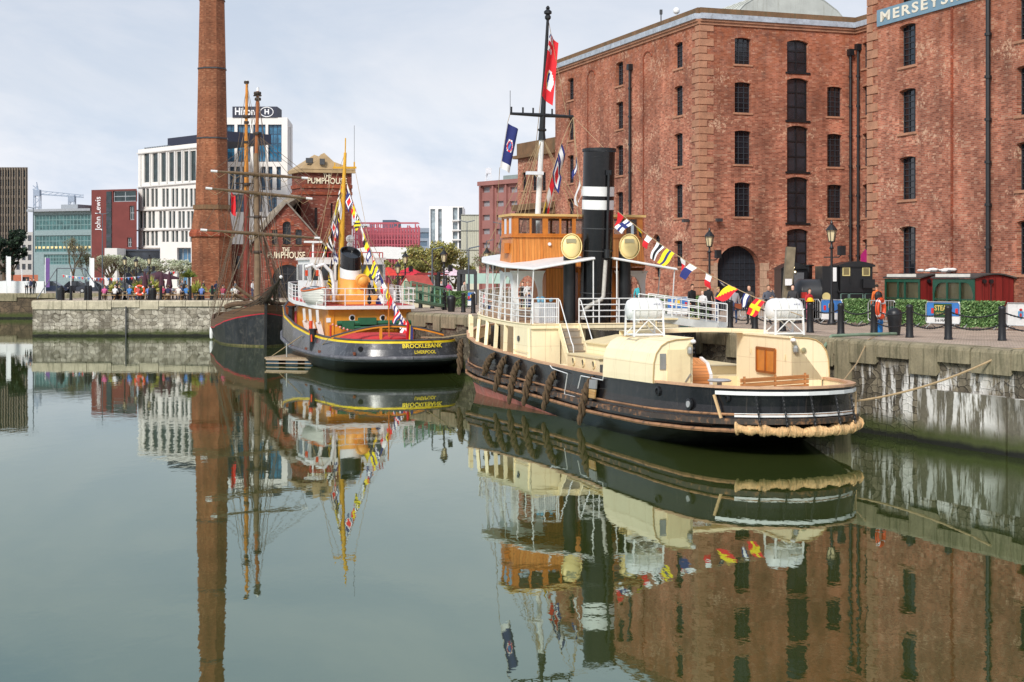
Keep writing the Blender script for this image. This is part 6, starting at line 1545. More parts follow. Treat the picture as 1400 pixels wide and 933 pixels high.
def skyline():
    # hotel, long wing
    rects = []
    xs = [200.5, 212, 223.5, 234.5, 245, 255, 264, 272]
    for i, x in enumerate(xs[:7]):
        d = (x - 189) / 81
        rects.append((x - 3.7, x + 3.7, 211 - 5 * d, 250 - 3 * d))
    for r_, (y0, y1) in enumerate(((258, 283), (289, 312), (316, 336))):
        for i in range(6):
            x = [195 + 0, 207, 222, 235, 248, 260][i] + (4 if r_ % 2 == 0 else 0)
            for dx in (-2.6, 2.6): rects.append((x + dx - 2.0, x + dx + 2.0, y0, y1))
    rt, w_, zt = bldg('hotel', 'long white hotel wing with tall narrow windows left of the chimney', 'hotel', 189, 300, 274, 284, 205, WHC, rects, GT, depth=25, recess=.3, skew=276)
    mb = MB()
    for x in (193, 206.2, 217.8, 229, 240, 250, 259.7): a = w_.at(x); w_.slab(mb, a - .2, a + .2, PZ(252, 295), PZ(210, 295), .25, .1)
    for y in (205.5, 252.5, 285.5, 313.5, 338): w_.slab(mb, 0, w_.L, PZ(y + 1.2, 292), PZ(y - .6, 292), .35, .1)
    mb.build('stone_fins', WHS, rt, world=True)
    mb = MB(); a = w_.at(217); w_.slab(mb, a, w_.L + 6, zt + .02, zt + 1.9, -2, 12); mb.build('roof_plant', DKC, rt, world=True)
    mb = MB()
    for i in range(10): w_.slab(mb, .5 + i * .9, .5 + i * .9 + .35, zt, zt + .45, -1, 2)
    mb.build('roof_rail', FRM, rt, world=True)
    # hotel, right block with the big glass bays
    rects = []
    for x0, x1 in ((305, 320.5), (324.5, 342), (346, 363), (366.5, 385)): rects.append((x0, x1, 170.5, 221.5))
    for x0 in (314, 322, 331, 346.5, 357, 366.5, 378): rects.append((x0, x0 + 6, 228, 260))
    for x0 in (314, 324.5, 346.5, 366.5): rects.append((x0, x0 + 12, 266, 290))
    rt, w_, zt = bldg('hotel', 'white hotel block with big blue glass bays and a navy sign on its roof', 'hotel', 300, 302, 393, 302, 161, WHC, rects, GB, depth=16, recess=.7, skew=393, frame=M('bay_frame', rgb(40, 70, 96), .4), nx=3, nz=4)
    s_ = Wall(w_.p1.xy, (w_.p1 + Vector((-1.15, 15, 0))).xy)
    for x0, x1 in ((394.3, 395.6), (396.4, 397.4)): s_.op(x0, x1, 174, 226)
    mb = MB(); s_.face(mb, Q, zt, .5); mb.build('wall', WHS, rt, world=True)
    for o in s_.ops: s_.window(o, rt, GD, None, depth=.45)
    a0, a1 = w_.at(318), w_.at(379); mb = MB(); w_.slab(mb, a0, a1, zt + .02, zt + 2.2, .2, 6); sg = mb.build('roof_sign', DKC, rt, world=True)
    k = 302 / F; LW = M('sign_white', rgb(240, 240, 240), .5)
    curve_text('lettering', 'Hilton', 2.0, LW, sg, lambda x, y, z: w_.w(w_.at(335) + x, zt + 1.15 + y, -.25 - z), bold=.05, extr=.02, width=27 * k, world=True)
    curve_text('lettering', 'H', 1.4, LW, sg, lambda x, y, z: w_.w(w_.at(365) + x, zt + 1.1 + y, -.25 - z), bold=.05, extr=.02, world=True)
    mb = MB(); c = w_.w(w_.at(365), zt + 1.1, -.25); mb.tube(closed([c + w_.d * (1.3 * math.cos(i * PI / 12)) + Vector((0, 0, .95 * math.sin(i * PI / 12))) for i in range(24)]), .1, 5, False); mb.build('sign_ring', LW, sg, world=True)
    # low white porch of the hotel
    rt, w_, zt = bldg('hotel_porch', 'white hotel porch with a deep blue glazed bay beside the chimney base', 'porch', 219, 262, 262, 262, 331, WHC, [(242, 261, 339, 392)], glass('porch_glass', rgb(70, 110, 140), .1), depth=12, skew=262, recess=1.2, frame=FRM, nx=3, nz=2)
    bldg('glass_pavilion', 'low dark glass pavilion in front of the white hotel wing', 'building', 143, 268, 219, 268, 341, M('dark_fascia', rgb(60, 68, 82), .5), [(160, 218, 343, 362)], GD, depth=10, recess=.4)
    bldg('pavilion_wall', 'low white wall at the foot of the blossoming trees', 'building', 143, 262, 160, 262, 339.5, WHS, [], GD, depth=6)
    # department store
    RB = M('store_brick', rgb(112, 56, 52), .85, .12, .6)
    rt, w_, zt = bldg('department_store', 'dark red brick store with tall white John Lewis lettering', 'shop', 125, 300, 187, 296, 260, RB, [(177, 183.5, 281.5, 301), (174, 180, 325, 338), (154.5, 186, 261, 276)], GT, depth=20, skew=187, recess=.4, frame=FRM, nx=2, nz=2)
    mb = MB(); w_.slab(mb, w_.at(146), w_.at(153), Q, zt - .4, .15, .1); g_ = mb.build('glass_strip', GT, rt, world=True)
    mb = MB()
    for i in range(9): w_.slab(mb, w_.at(146), w_.at(153), Q + 3 + i * 1.7, Q + 3.7 + i * 1.7, .19, .1)
    mb.build('dark_panel', GD, g_, world=True)
    a, z = w_.at(134.5, 292); curve_text('lettering', 'John Lewis', 1.9, LW, rt, lambda x, y, zz: w_.w(a - y, z + x, -.08 - zz), bold=.0, extr=.02, width=46 * 300 / F, world=True)
    # green glass offices
    rects = [(48, 124, 293.5, 315), (48, 124, 322, 345), (60, 124, 348, 362)]
    rt, w_, zt = bldg('glass_offices', 'green glass office block under two pale cranes', 'office block', 45, 310, 125, 305, 290, M('office_frame', rgb(132, 152, 154), .5), rects, glass('green_office_glass', rgb(58, 98, 98), .12), depth=20, recess=.3, skew=127, frame=M('mullion', rgb(112, 142, 142), .5), nx=16, nz=3)
    mb = MB(); w_.slab(mb, -.8, w_.L + .4, zt, zt + .5, 1.0, 8); w_.slab(mb, w_.at(75), w_.at(98), zt + .5, zt + 1.5, -2, 8); mb.build('roof_slab', M('office_roof', rgb(150, 156, 162), .6), rt, world=True)
    mb = MB()
    for i in range(14):
        a = w_.L * (i + .5) / 14; w_.slab(mb, a - .3, a + .3, PZ(340, 308), PZ(337, 308), -.15, .26)
    mb.build('office_lamp', M('warm_panel', rgb(240, 220, 160), .6), rt, world=True)
    # brown tower at the left edge
    rects = []
    for i in range(6):
        for j in range(9): rects.append((-8 + i * 7.6 + 1.2, -8 + i * 7.6 + 5.6, 233 + j * 12.6, 233 + j * 12.6 + 9))
    rt, w_, zt = bldg('office_tower', 'bronze framed tower cut by the left edge of the photo', 'tower block', -12, 330, 38, 330, 229, M('bronze_cladding', rgb(106, 98, 90), .6, .1), rects, glass('tower_glass', rgb(84, 100, 112), .15), depth=20, recess=.3, skew=38)
    mb = MB()
    for i in range(14): a = w_.L * (i + .2) / 14; w_.slab(mb, a, a + .14, PZ(356, 330), zt, .35, .1)
    mb.build('fins', M('bronze_fin', rgb(128, 116, 100), .6), rt, world=True)
    bldg('low_offices', 'low grey offices beneath the bronze tower', 'office block', 20, 325, 62, 320, 318, M('grey_offices', rgb(178, 176, 172), .7), [(22 + i * 8, 27 + i * 8, 322 + j * 13, 330 + j * 13) for i in range(5) for j in range(4)], GD, depth=10, recess=.2)
    bldg('brick_cafe', 'low orange brick kiosk with pale awnings near the left edge', 'kiosk', 8, 240, 52, 238, 376, M('cafe_brick', rgb(172, 104, 78), .8), [(30, 40, 379, 386)], GD, depth=6, skew=52)
    # pink scaffolded block
    PK_ = M('pink_steel', rgb(176, 86, 98), .7, .1, 1)
    D = 340; root = empty('scaffolded_block', (PX(483, D), D, Q), 'pink scaffolded office block in the middle distance', 'building')
    mb = MB()
    x0, x1 = PX(483, D), PX(572, D); zt = PZ(311, D)
    for dy in (0, 4):
        for i in range(23): x = lerp(x0, x1, i / 22); mb.bar((x, D + dy, Q), (x, D + dy, zt + random.uniform(-.5, .8)), .28)
        for j in range(7): z = PZ(338, D) + j * 1.25 - 2; mb.bar((x0, D + dy, z), (x1, D + dy, z), .22)
    for i in range(12): x = PX(506, D) + i * (PX(538, D) - PX(506, D)) / 11; mb.bar((x, D, zt), (x, D, PZ(305, D)), .22)
    mb.bar((PX(506, D), D, PZ(306, D)), (PX(538, D), D, PZ(306, D)), .3); mb.build('scaffold', PK_, root, world=True)
    mb = MB(); mb.box(((x0 + x1) / 2, D + 10, (Q + PZ(316, D)) / 2), (x1 - x0 - 1, 10, PZ(316, D) - Q)); mb.build('building_core', M('pink_core', rgb(186, 150, 160), .7, .15, .4), root, world=True)
    for i in range(6):
        mb = MB(); xa = lerp(x0, x1, .1 + i * .14); mb.box((xa, D + 4.95, PZ(325, D)), (2.2, .1, 3.4)); mb.build('window', M('far_window', rgb(150, 158, 172), .4), root, world=True)
    bldg('dark_block', 'dark slate block rising behind the pink scaffolding', 'building', 523, 420, 541, 420, 301, M('slate_block', rgb(72, 88, 108), .6), [], GD, depth=20)
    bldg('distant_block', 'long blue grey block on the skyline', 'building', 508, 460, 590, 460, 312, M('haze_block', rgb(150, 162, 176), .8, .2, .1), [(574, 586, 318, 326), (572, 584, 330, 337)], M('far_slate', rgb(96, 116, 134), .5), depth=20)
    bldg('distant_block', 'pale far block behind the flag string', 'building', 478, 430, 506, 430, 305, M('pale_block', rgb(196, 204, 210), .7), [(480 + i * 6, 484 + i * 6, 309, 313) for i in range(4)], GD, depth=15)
    # white pavilion roof
    mb = MB(); D = 250; pts = [PT(x, y, D) for x, y in ((478, 352), (478, 342), (500, 338), (530, 337.5), (560, 339), (590, 343), (590, 356))]
    mb.prism(pts, (0, 12, 0)); o = mb.build('canopy_roof', M('membrane_white', rgb(222, 224, 224), .6, .06)); tag(o, 'long low white canopy roof below the pink scaffolding', 'canopy')
    # white office tower with dark stair glazing
    rt, w_, zt = bldg('white_tower', 'white panelled office tower with four dark balconies on its right side', 'tower block', 587, 260, 633, 260, 282.5, M('white_panel', rgb(232, 230, 228), .6, .04, .3), [(588.5, 595, 286, 345), (599, 604, 286, 345), (619, 625.5, 284, 301), (619, 625.5, 304, 314), (619, 625.5, 317, 327), (619, 625.5, 330, 340), (627.5, 632.5, 284, 341)], glass('pale_tower_glass', rgb(140, 152, 158), .2), depth=12, recess=.5)
    mb = MB(); w_.slab(mb, w_.at(627.6), w_.at(632.4), PZ(341, 260), PZ(284, 260), -.3, .4); mb.build('dark_glazing', GD, rt, world=True)
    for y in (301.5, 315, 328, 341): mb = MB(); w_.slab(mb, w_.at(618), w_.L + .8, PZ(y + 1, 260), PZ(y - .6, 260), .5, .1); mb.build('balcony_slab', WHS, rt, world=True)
    rt, w_, zt = bldg('panel_building', 'pale greenish panelled building beside the white tower', 'building', 630, 235, 661, 235, 293.5, M('green_panel', rgb(206, 206, 186), .6, .05, .4), [], GD, depth=12)
    mb = MB()
    for y in (294.2, 315.5, 342): w_.slab(mb, 0, w_.L, PZ(y + .5, 235), PZ(y - .5, 235), .12, .05)
    for i in range(12): a = w_.L * i / 11.5; w_.slab(mb, a, a + .06, PZ(365, 235), zt, .08, .05)
    mb.build('panel_seams', M('seam_grey', rgb(130, 132, 124), .6), rt, world=True)
    # brown office block
    BW = M('brown_office', rgb(152, 104, 98), .8, .1, .5); rects = []
    for j in range(6):
        y = 256 + j * 19
        for x in (659.5, 678.5, 697): rects.append((x, x + 10, y, y + 7.5))
        for x in (672.3, 691): rects.append((x, x + 4, y - 1, y + 9))
    rt, w_, zt = bldg('office_block', 'pinkish brown concrete office block behind the blue flag', 'office block', 657, 205, 712, 198, 249, BW, rects, M('office_window', rgb(150, 148, 152), .4), depth=16, recess=.35, frame=None)
    mb = MB(); w_.slab(mb, -.1, w_.L, PZ(253.5, 203), zt, .5, .1)
    for x in (657.5, 675, 693): a = w_.at(x); w_.slab(mb, a, a + .25, Q, PZ(254, 203), .35, .1)
    mb.build('concrete_rib', BW, rt, world=True)
    mb = MB(); w_.slab(mb, w_.at(672), w_.L, zt, zt + .8, -2, 6); mb.build('roof_plant', M('roof_plant_grey', rgb(140, 150, 146), .7), rt, world=True)
    # cranes
    CR = M('crane_blue', rgb(150, 164, 182), .6); CW = M('crane_pale', rgb(214, 216, 222), .6)
    def crane(px, py, D, jib, mat, label, lx=0):
        root = empty('tower_crane', (PX(px, D), D, Q), label, 'crane'); t = PT(px, py, D); mb = MB(); s_ = .7
        for dx, dy in ((-s_, -s_), (s_, -s_), (s_, s_), (-s_, s_)): mb.bar((t.x + dx, D + dy, Q), (t.x + dx, D + dy, t.z), .22)
        z = Q
        while z < t.z - 1.4: mb.bar((t.x - s_, D - s_, z), (t.x + s_, D - s_, z + 1.4), .15); mb.bar((t.x + s_, D - s_, z + 1.4), (t.x - s_, D - s_, z + 2.0), .12); z += 2
        mb.build('mast', mat, root, world=True)
        mb = MB()
        for (ax_, ay_, bx, by) in jib:
            a, b = PT(ax_, ay_, D), PT(bx, by, D); mb.bar(a, b, .3); mb.bar(a + Vector((0, 0, .9)), b + Vector((0, 0, .5)), .2); n = int((b - a).length / 1.6) + 1
            for i in range(n): p, q = a.lerp(b, i / n), a.lerp(b, (i + 1) / n); mb.bar(p, q + Vector((0, 0, .7)), .12); 
        mb.box(PT(px, py + 2, D), (1.6, 1.6, 1.6)); mb.build('jib', mat, root, world=True)
    crane(98.5, 270, 380, [(56, 266, 114, 270)], CR, 'pale blue tower crane with a level jib over the glass offices')
    crane(51, 262, 380, [(45, 259, 54, 264), (50, 254, 52, 262)], CR, 'slim blue tower crane seen end on near the left edge')
    crane(668, 232, 430, [(660, 262, 668, 232)], CW, 'faint pale crane above the brown office block')
skyline()
# ------------------------------------------------------------------ street furniture
def posts():
    P = [(998, 448.5), (1032, 451), (1070, 453), (1107.6, 455), (1149.7, 458), (1195, 459.8), (1243.6, 461.8), (1296.5, 464.5), (1370, 466), (1452, 471)]
    L = [(575, 421.5), (591, 422), (607.7, 424), (633.5, 427.4), (647, 428.5)]
    def pos(px, py): D = (CZ - Q) * F / (py - HZ); return Vector((PX(px, D), D, Q))
    mb = MB(); mb.lathe([(.15, 0), (.15, .05), (.135, .1), (.12, 1.05), (.135, 1.08), (.12, 1.14), (.06, 1.18)], (0, 0, 0), 12); proto = mb.build('iron_post', IRON, smooth=True)
    RL = ['behind the gangway foot', 'left of the red and yellow flag', 'behind the right liferaft', 'under the yellow hard hat', 'left of the hedge panel by the lamp', 'holding the orange life ring', 'between hedge panel and big mooring bollard', 'in front of the STEAM banner', 'before the white banner at the right', 'just outside the right edge']
    LL = ['nearest the yellow tug', 'second from the yellow tug', 'third from the yellow tug', 'between mooring bollard and the black tug bow', 'closest to the black tug bow']
    first = True; pts = []
    for lst, lab in ((P, RL), (L, LL)):
        row = []
        for (px, py), l in zip(lst, lab):
            o = proto if first else proto.copy()
            if not first: COL.objects.link(o)
            first = False; o.location = pos(px, py); tag(o, 'black iron quay post ' + l, 'post', 'iron posts along the quay edge'); row.append(o.location.copy())
        pts.append(row)
    k = 0
    for row, lab in zip(pts, (RL, LL)):
        for i, (a, b) in enumerate(zip(row, row[1:])):
            o = empty('post_chain', a)
            for h in (.98, .55):
                mb = MB(); N = 16; s_ = .2
                c = [(b - a) * (j / N) + Vector((0, 0, h - 4 * s_ * (j / N) * (1 - j / N))) for j in range(N + 1)]
                for p, q in zip(c, c[1:]): mb.tube([p, p.lerp(q, .5), q], [.02, .034, .02], 5)
                mb.build('chain', IRON, o)
            tag(o, 'double hanging chain from the post ' + lab[i], 'chain', 'chains between the quay posts')
    for px, py, lab in ((1223, 458.5, 'fat black mooring bollard beside the orange life ring'), (617, 426.5, 'fat black mooring bollard left of the black tug bow')):
        mb = MB(); mb.lathe([(.2, 0), (.21, .1), (.25, .5), (.28, .72), (.27, .85), (.2, .95), (.08, 1.0)], (0, 0, 0), 20); o = mb.build('mooring_bollard', IRON, smooth=True); o.location = pos(px, py); tag(o, lab, 'bollard')
    # far quay
    root = None; first = True
    for i, (px, D) in enumerate([(84, 134), (97, 133), (117, 134), (121, 133), (124, 134.5), (136.5, 133), (220, 133.5), (260, 133), (290, 134)]):
        if first: mb = MB(); mb.lathe([(.16, 0), (.14, .1), (.12, 1.15), (.06, 1.2)], (0, 0, 0), 8); pr = mb.build('iron_post', IRON); o = pr; first = False
        else: o = pr.copy(); COL.objects.link(o)
        o.location = (PX(px, D), D, Q); o.scale = (1, 1, 1.1); tag(o, 'far quay post on the pale wall, %s from its left end' % ORD[i], 'post', 'posts on the far pale quay')
posts()

def lamp(px, D, ytop, label, spot=True, group='old lamp posts'):
    H = PZ(ytop, D) - Q; root = empty('street_lamp', (PX(px, D), D, Q), label, 'street lamp', group)
    mb = MB(); mb.lathe([(.2, 0), (.2, .12), (.13, .25), (.12, .9), (.085, 1.0), (.06, 1.2), (.055, H - 1.25), (.12, H - 1.2), (.05, H - 1.1), (.05, H - .95), (.1, H - .9)], (0, 0, 0), 12); mb.bar((-.35, 0, H - 1.6), (.35, 0, H - 1.6), .05); mb.build('pole', IRON, root, smooth=True)
    mb = MB(); z = H - .9
    for k in range(6):
        a = k * PI / 3; mb.bar((.13 * math.cos(a), .13 * math.sin(a), z), (.22 * math.cos(a), .22 * math.sin(a), z + .5), .025)
    mb.lathe([(.28, z + .5), (.24, z + .56), (.1, z + .74), (.05, z + .78), (.07, z + .82), (.02, z + .95)], (0, 0, 0), 12); mb.lathe([(.14, z - .03), (.14, z + .02)], (0, 0, 0), 12); la = mb.build('lantern', IRON, root)
    mb = MB(); mb.lathe([(.12, z + .02), (.21, z + .5)], (0, 0, 0), 6); mb.build('lantern_glass', M('frosted_glass', rgb(222, 206, 166), .3, .08), la)
    if spot:
        mb = MB(); mb.box((.42, -.1, H - 1.3), (.26, .3, .42), .3); mb.bar((.3, 0, H - 1.6), (.42, -.05, H - 1.5), .04); mb.build('spotlight', IRON, root)
lamp(970, 76.7, 313, 'black lantern post left of the arched cart door')
lamp(1137, 67, 303, 'black lantern post beside the black locomotive')
lamp(607, 99, 340, 'black lantern post in front of the spring trees beside the green netting')
lamp(554, 112, 344, 'black lantern post just right of the yellow tug flags')
lamp(170.5, 136, 349, 'dark lantern post left of the beer tables', group='lamps on the far quay')
lamp(186, 142, 352, 'dark lantern post with pale globe behind the drinkers', group='lamps on the far quay')
lamp(204, 138, 348, 'dark lantern post right of the beer tables', group='lamps on the far quay')
lamp(665.5, 100, 338, 'dark lantern post seen under the wing canopy of the black tug', group='lamps on the far quay')
lamp(544, 118, 358, 'short dark lantern post beside the yellow tug flags', group='lamps on the far quay')
def tallpost(px, D, ytop, label, heads=2):
    root = empty('street_light', (PX(px, D), D, Q), label, 'street light', 'slim modern street lights'); H = PZ(ytop, D) - Q; mb = MB(); mb.tube([(0, 0, 0), (0, 0, H)], [.09, .05], 8); mb.build('pole', M('post_grey', rgb(84, 92, 100), .5), root)
    for s_ in ((1, -1) if heads == 2 else (1,)): mb = MB(); mb.prism([(0, -.06, H - .05), (s_ * .75, -.06, H + .12), (s_ * .75, .12, H + .16), (0, .12, H)], (0, 0, .05)); mb.build('lamp_head', M('post_grey', rgb(84, 92, 100), .5), root)
tallpost(45.5, 180, 285, 'tall grey street light near the left edge'); tallpost(140, 185, 293, 'tall grey street light in front of the red store')
tallpost(638.5, 150, 304, 'tall grey street light before the greenish building'); tallpost(591, 108, 341, 'slim dark pole between two lantern posts', 1); tallpost(641, 104, 340, 'slim dark pole left of the black tug railing', 1); tallpost(684, 150, 306, 'street light behind the wheelhouse of the black tug'); tallpost(665, 160, 330, 'pale slim pole behind the tug canopy', 1)

# ------------------------------------------------------------------ barriers and hedge screens
def foliage_box(mb, L, T, Hh, n, seed, z0=.08, size=.055):
    rnd = random.Random(seed)
    for i in range(n):
        f = rnd.random(); u = Vector((rnd.uniform(-1, 1), rnd.uniform(-1, 1), rnd.uniform(-1, 1))).normalized()
        if f < .75: p = Vector((rnd.uniform(0, L), rnd.uniform(-.06, .03), rnd.uniform(z0, Hh)))
        elif f < .9: p = Vector((rnd.uniform(0, L), rnd.uniform(0, T), Hh + rnd.uniform(-.03, .04)))
        else: p = Vector((rnd.choice((0, L)) + rnd.uniform(-.04, .04), rnd.uniform(0, T), rnd.uniform(z0, Hh)))
        d = u.orthogonal().normalized() * size * rnd.uniform(.6, 1.3); e = u.cross(d) * .6
        mb.add([p - d, p - e * .8, p + d, p + e], [(0, 1, 2, 3)], rnd.choice((0, 0, 1, 1, 2)))
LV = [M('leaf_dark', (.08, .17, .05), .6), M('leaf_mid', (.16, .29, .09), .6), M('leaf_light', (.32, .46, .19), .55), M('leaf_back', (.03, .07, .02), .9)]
STEEL = M('galvanised_barrier', rgb(176, 178, 178), .4, .1, 3, metal=.3)
def place(o, x0, D0, x1, D1):
    a, b = Vector((PX(x0, D0), D0, Q)), Vector((PX(x1, D1), D1, Q)); o.location = a; o.rotation_euler = (0, 0, math.atan2(b.y - a.y, b.x - a.x)); return (b - a).length
def feet(root, L):
    for x in (.25, L - .25): mb = MB(); mb.tube([(x, -.3, .02), (x, 0, .2), (x, .3, .02)], .022, 5); mb.build('foot', STEEL, root)
def hedge(x0, D0, x1, D1, label, Hh=1.12):
    r = empty('hedge_screen', (0, 0, 0), label, 'hedge screen', 'leafy screens on the quay barriers'); L = place(r, x0, D0, x1, D1)
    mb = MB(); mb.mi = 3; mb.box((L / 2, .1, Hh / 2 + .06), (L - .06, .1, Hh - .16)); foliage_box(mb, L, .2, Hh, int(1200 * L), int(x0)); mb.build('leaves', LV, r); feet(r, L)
def barrier(x0, D0, x1, D1, label, Hh=1.1):
    r = empty('crowd_barrier', (0, 0, 0), label, 'barrier', 'steel crowd barriers'); L = place(r, x0, D0, x1, D1)
    mb = MB(); c = [(.06, 0, .2), (.0, 0, .3), (0, 0, Hh - .12), (.1, 0, Hh), (L - .1, 0, Hh), (L, 0, Hh - .12), (L, 0, .3), (L - .06, 0, .2)]; mb.tube([Vector(p) for p in c] + [Vector(c[0])], .022, 6, False); mb.build('frame', STEEL, r)
    mb = MB(); n = int(L / .13)
    for i in range(1, n): mb.tube([(L * i / n, 0, .2), (L * i / n, 0, Hh)], .01, 4)
    mb.build('bars', STEEL, r); feet(r, L)
def banner(x0, D0, x1, D1, label, kind, Hh=1.1):
    r = empty('banner_barrier', (0, 0, 0), label, 'banner'); L = place(r, x0, D0, x1, D1)
    mb = MB(); mb.box((L / 2, .02, Hh / 2 + .1), (L - .08, .02, Hh - .16)); s = mb.build('sheet', M('banner_white', rgb(226, 226, 224), .6), r)
    mb = MB(); c = [(.06, 0, .2), (0, 0, .3), (0, 0, Hh - .12), (.1, 0, Hh), (L - .1, 0, Hh), (L, 0, Hh - .12), (L, 0, .3), (L - .06, 0, .2)]; mb.tube([Vector(p) for p in c] + [Vector(c[0])], .022, 6, False); mb.build('frame', STEEL, r)
    if kind != 'crest':
        mb = MB(); mb.box((L / 2, .0, Hh * .72), (L - .1, .012, Hh * .5)); sk = mb.build('sky_panel', M('banner_blue', rgb(60, 120, 190), .6, .15, 3), s)
        mb = MB(); 
        for x in (.2, .9): mb = MB(); mb.box((L * x, -.01, Hh * .66), (.14, .012, .22)); mb.build('red_wagon', M('banner_red', rgb(206, 50, 50), .6), s)
    if kind == 'steam':
        mb = MB(); mb.box((L * .5, -.02, Hh * .68), (L * .52, .012, Hh * .52)); g = mb.build('green_panel', M('banner_green', rgb(44, 78, 44), .6), s)
        curve_text('lettering', 'STEAM', .3, M('banner_gold', rgb(214, 190, 110), .6), g, lambda x, y, z: Vector((L * .5 + x, -.03 - z, Hh * .76 + y)), bold=.006, extr=.003, width=L * .46)
        curve_text('small_lettering', 'ON THE DOCK', .1, M('banner_gold', rgb(214, 190, 110), .6), g, lambda x, y, z: Vector((L * .5 + x, -.03 - z, Hh * .56 + y)), extr=.003, width=L * .4)
        curve_text('date_lettering', '5-6 MAY 20', .15, M('ink_black', (.03, .03, .03), .6), s, lambda x, y, z: Vector((L * .52 + x, -.02 - z, Hh * .3 + y)), extr=.003, width=L * .5)
    if kind == 'blue': mb = MB(); mb.box((L * .5, -.01, Hh * .75), (L * .25, .012, .2)); mb.build('yellow_panel', M('banner_yellow', rgb(230, 190, 60), .6), s)
    if kind == 'crest':
        mb = MB(); x = L * .42; mb.prism([(x - .15, 0, .78), (x + .15, 0, .78), (x + .15, 0, .6), (x, 0, .45), (x - .15, 0, .6)], (0, -.012, 0)); mb.build('crest_shield', M('crest_blue', rgb(90, 150, 190), .6), s)
        mb = MB(); mb.sphere((x, -.01, .63), .08, 8, (1, .15, 1)); mb.sphere((x, -.01, .84), .07, 8, (1.3, .15, .8)); mb.build('crest_mark', M('crest_red', rgb(180, 50, 50), .6), s)
    feet(r, L)
banner(1376, 60.3, 1424, 58.5, 'white banner with a small crest at the right edge', 'crest')
hedge(1314, 61.6, 1371, 60.4, 'widest hedge panel between the STEAM banner and the crest banner')
banner(1266, 63.2, 1313, 61.7, 'blue and white STEAM banner with a green panel', 'steam')
hedge(1225, 65, 1264, 63.4, 'hedge panel behind the mooring bollard')
barrier(1187, 66.4, 1225, 65.2, 'steel barrier behind the orange life ring')
hedge(1153, 67.6, 1186, 66.5, 'hedge panel right of the lantern by the locomotive')
banner(1122, 68.8, 1152, 67.7, 'blue banner behind the lantern post by the locomotive', 'blue')
barrier(1086, 70.4, 1121, 69, 'steel barrier in front of the person in red')
barrier(1048, 72, 1085, 70.6, 'steel barrier behind the right liferaft')
barrier(1012, 73.5, 1047, 72.2, 'steel barrier behind the red and yellow flag')
barrier(975, 75, 1011, 73.7, 'steel barrier before the arched door')
hedge(943, 76.5, 966, 75.6, 'hedge panel left of the lantern at the arched door')
banner(912, 78, 941, 77, 'blue banner partly hidden behind the gangway', 'blue')
hedge(880, 80, 910, 78.5, 'hedge panel left of the hidden blue banner')
hedge(762, 92, 800, 90, 'hedge panel behind the funnel of the black tug'); hedge(716, 97, 760, 94, 'hedge panel seen through the tug wheelhouse arch')
hedge(612, 101, 640, 100, 'hedge panel left of the small blue framed banner'); banner(639, 100, 650, 99.6, 'small blue framed banner beside the black tug bow', 'blue')
hedge(568, 106, 612, 103, 'long hedge panel behind the green gangway netting')

# green netted gangway by the yellow tug
def green_gangway():
    r = empty('gangway', (PX(590, 93), 93, Q), 'green netted gangway sloping down towards the yellow tug', 'gangway'); a, b = PT(553, 411, 90), PT(606, 420, 97); b.z = Q + .15
    GN = M('green_rail', rgb(120, 168, 140), .5)
    mb = MB(); n = Vector((.4, -.1, 0))
    for q in (a, b): pass
    for s_ in (0, 1): rail(mb, [a + n * s_, b + n * s_], 1.15, 3, 1.1, .035, .1)
    mb.bar(a + n * .5, b + n * .5, .5, .08); mb.build('ramp_rail', GN, r, world=True)
    m, nt, nd, lk, bs = nodes_of('green_net'); bs.inputs['Base Color'].default_value = (.03, .2, .12, 1); bs.inputs['Alpha'].default_value = .55
    mb = MB(); mb.quad(a + Vector((0, 0, .1)), b + Vector((0, 0, .1)), b + Vector((0, 0, 1.1)), a + Vector((0, 0, 1.1))); mb.build('netting', m, r, world=True)
green_gangway()

# ------------------------------------------------------------------ life ring, carriages, locomotive
def ring_buoy(px, D, py, rr, label, rz=0):
    r = empty('life_ring', (PX(px, D), D, Q), label, 'life ring', rz=rz); z = PZ(py, D) - Q
    OR_ = M('ring_orange', rgb(232, 84, 40), .5, .06)
    mb = MB(); mb.tube([Vector((rr * math.cos(i * PI / 12), 0, z + rr * math.sin(i * PI / 12))) for i in range(25)], rr * .24, 8, False); mb.build('ring', OR_, r, smooth=True)
    for k in range(4):
        a = k * PI / 2 + .78; mb = MB(); mb.tube([Vector((rr * math.cos(a + d), 0, z + rr * math.sin(a + d))) for d in (-.12, 0, .12)], rr * .26, 8); mb.build('white_band', WHITEC, r)
    mb = MB(); mb.tube([Vector((rr * 1.3 * math.cos(i * PI / 12), -.02, z + rr * (1.3 - .05 * (i % 3)) * math.sin(i * PI / 12))) for i in range(25)], .012, 4, False); mb.build('grab_line', ROPED, r)
    return r
ring_buoy(1204, 54.2, 422, .33, 'orange life ring with white bands hung on a quay post', R(55))
ring_buoy(191, 132.6, 397, .4, 'orange life ring in front of the beer tables on the far quay')
mb = MB(); mb.sphere((0, 0, .25), .22, 10, (1, .8, 1.4)); mb.sphere((.12, 0, .5), .12, 8); o = mb.build('bag', M('blue_bag', rgb(30, 120, 190), .5)); o.location = (PX(1201, 54.4), 54.6, Q); tag(o, 'bright blue bag hanging under the orange life ring', 'bag')
mb = MB(); mb.lathe([(.17, 0), (.17, .03), (.12, .03), (.12, .08), (.08, .14), (.0, .16)], (0, 0, 0), 14); o = mb.build('hard_hat', M('hat_yellow', rgb(250, 196, 30), .4)); o.location = (PX(1107.6, 57.8), 57.8, Q + 1.2); tag(o, 'yellow hard hat on top of a quay post', 'hat')

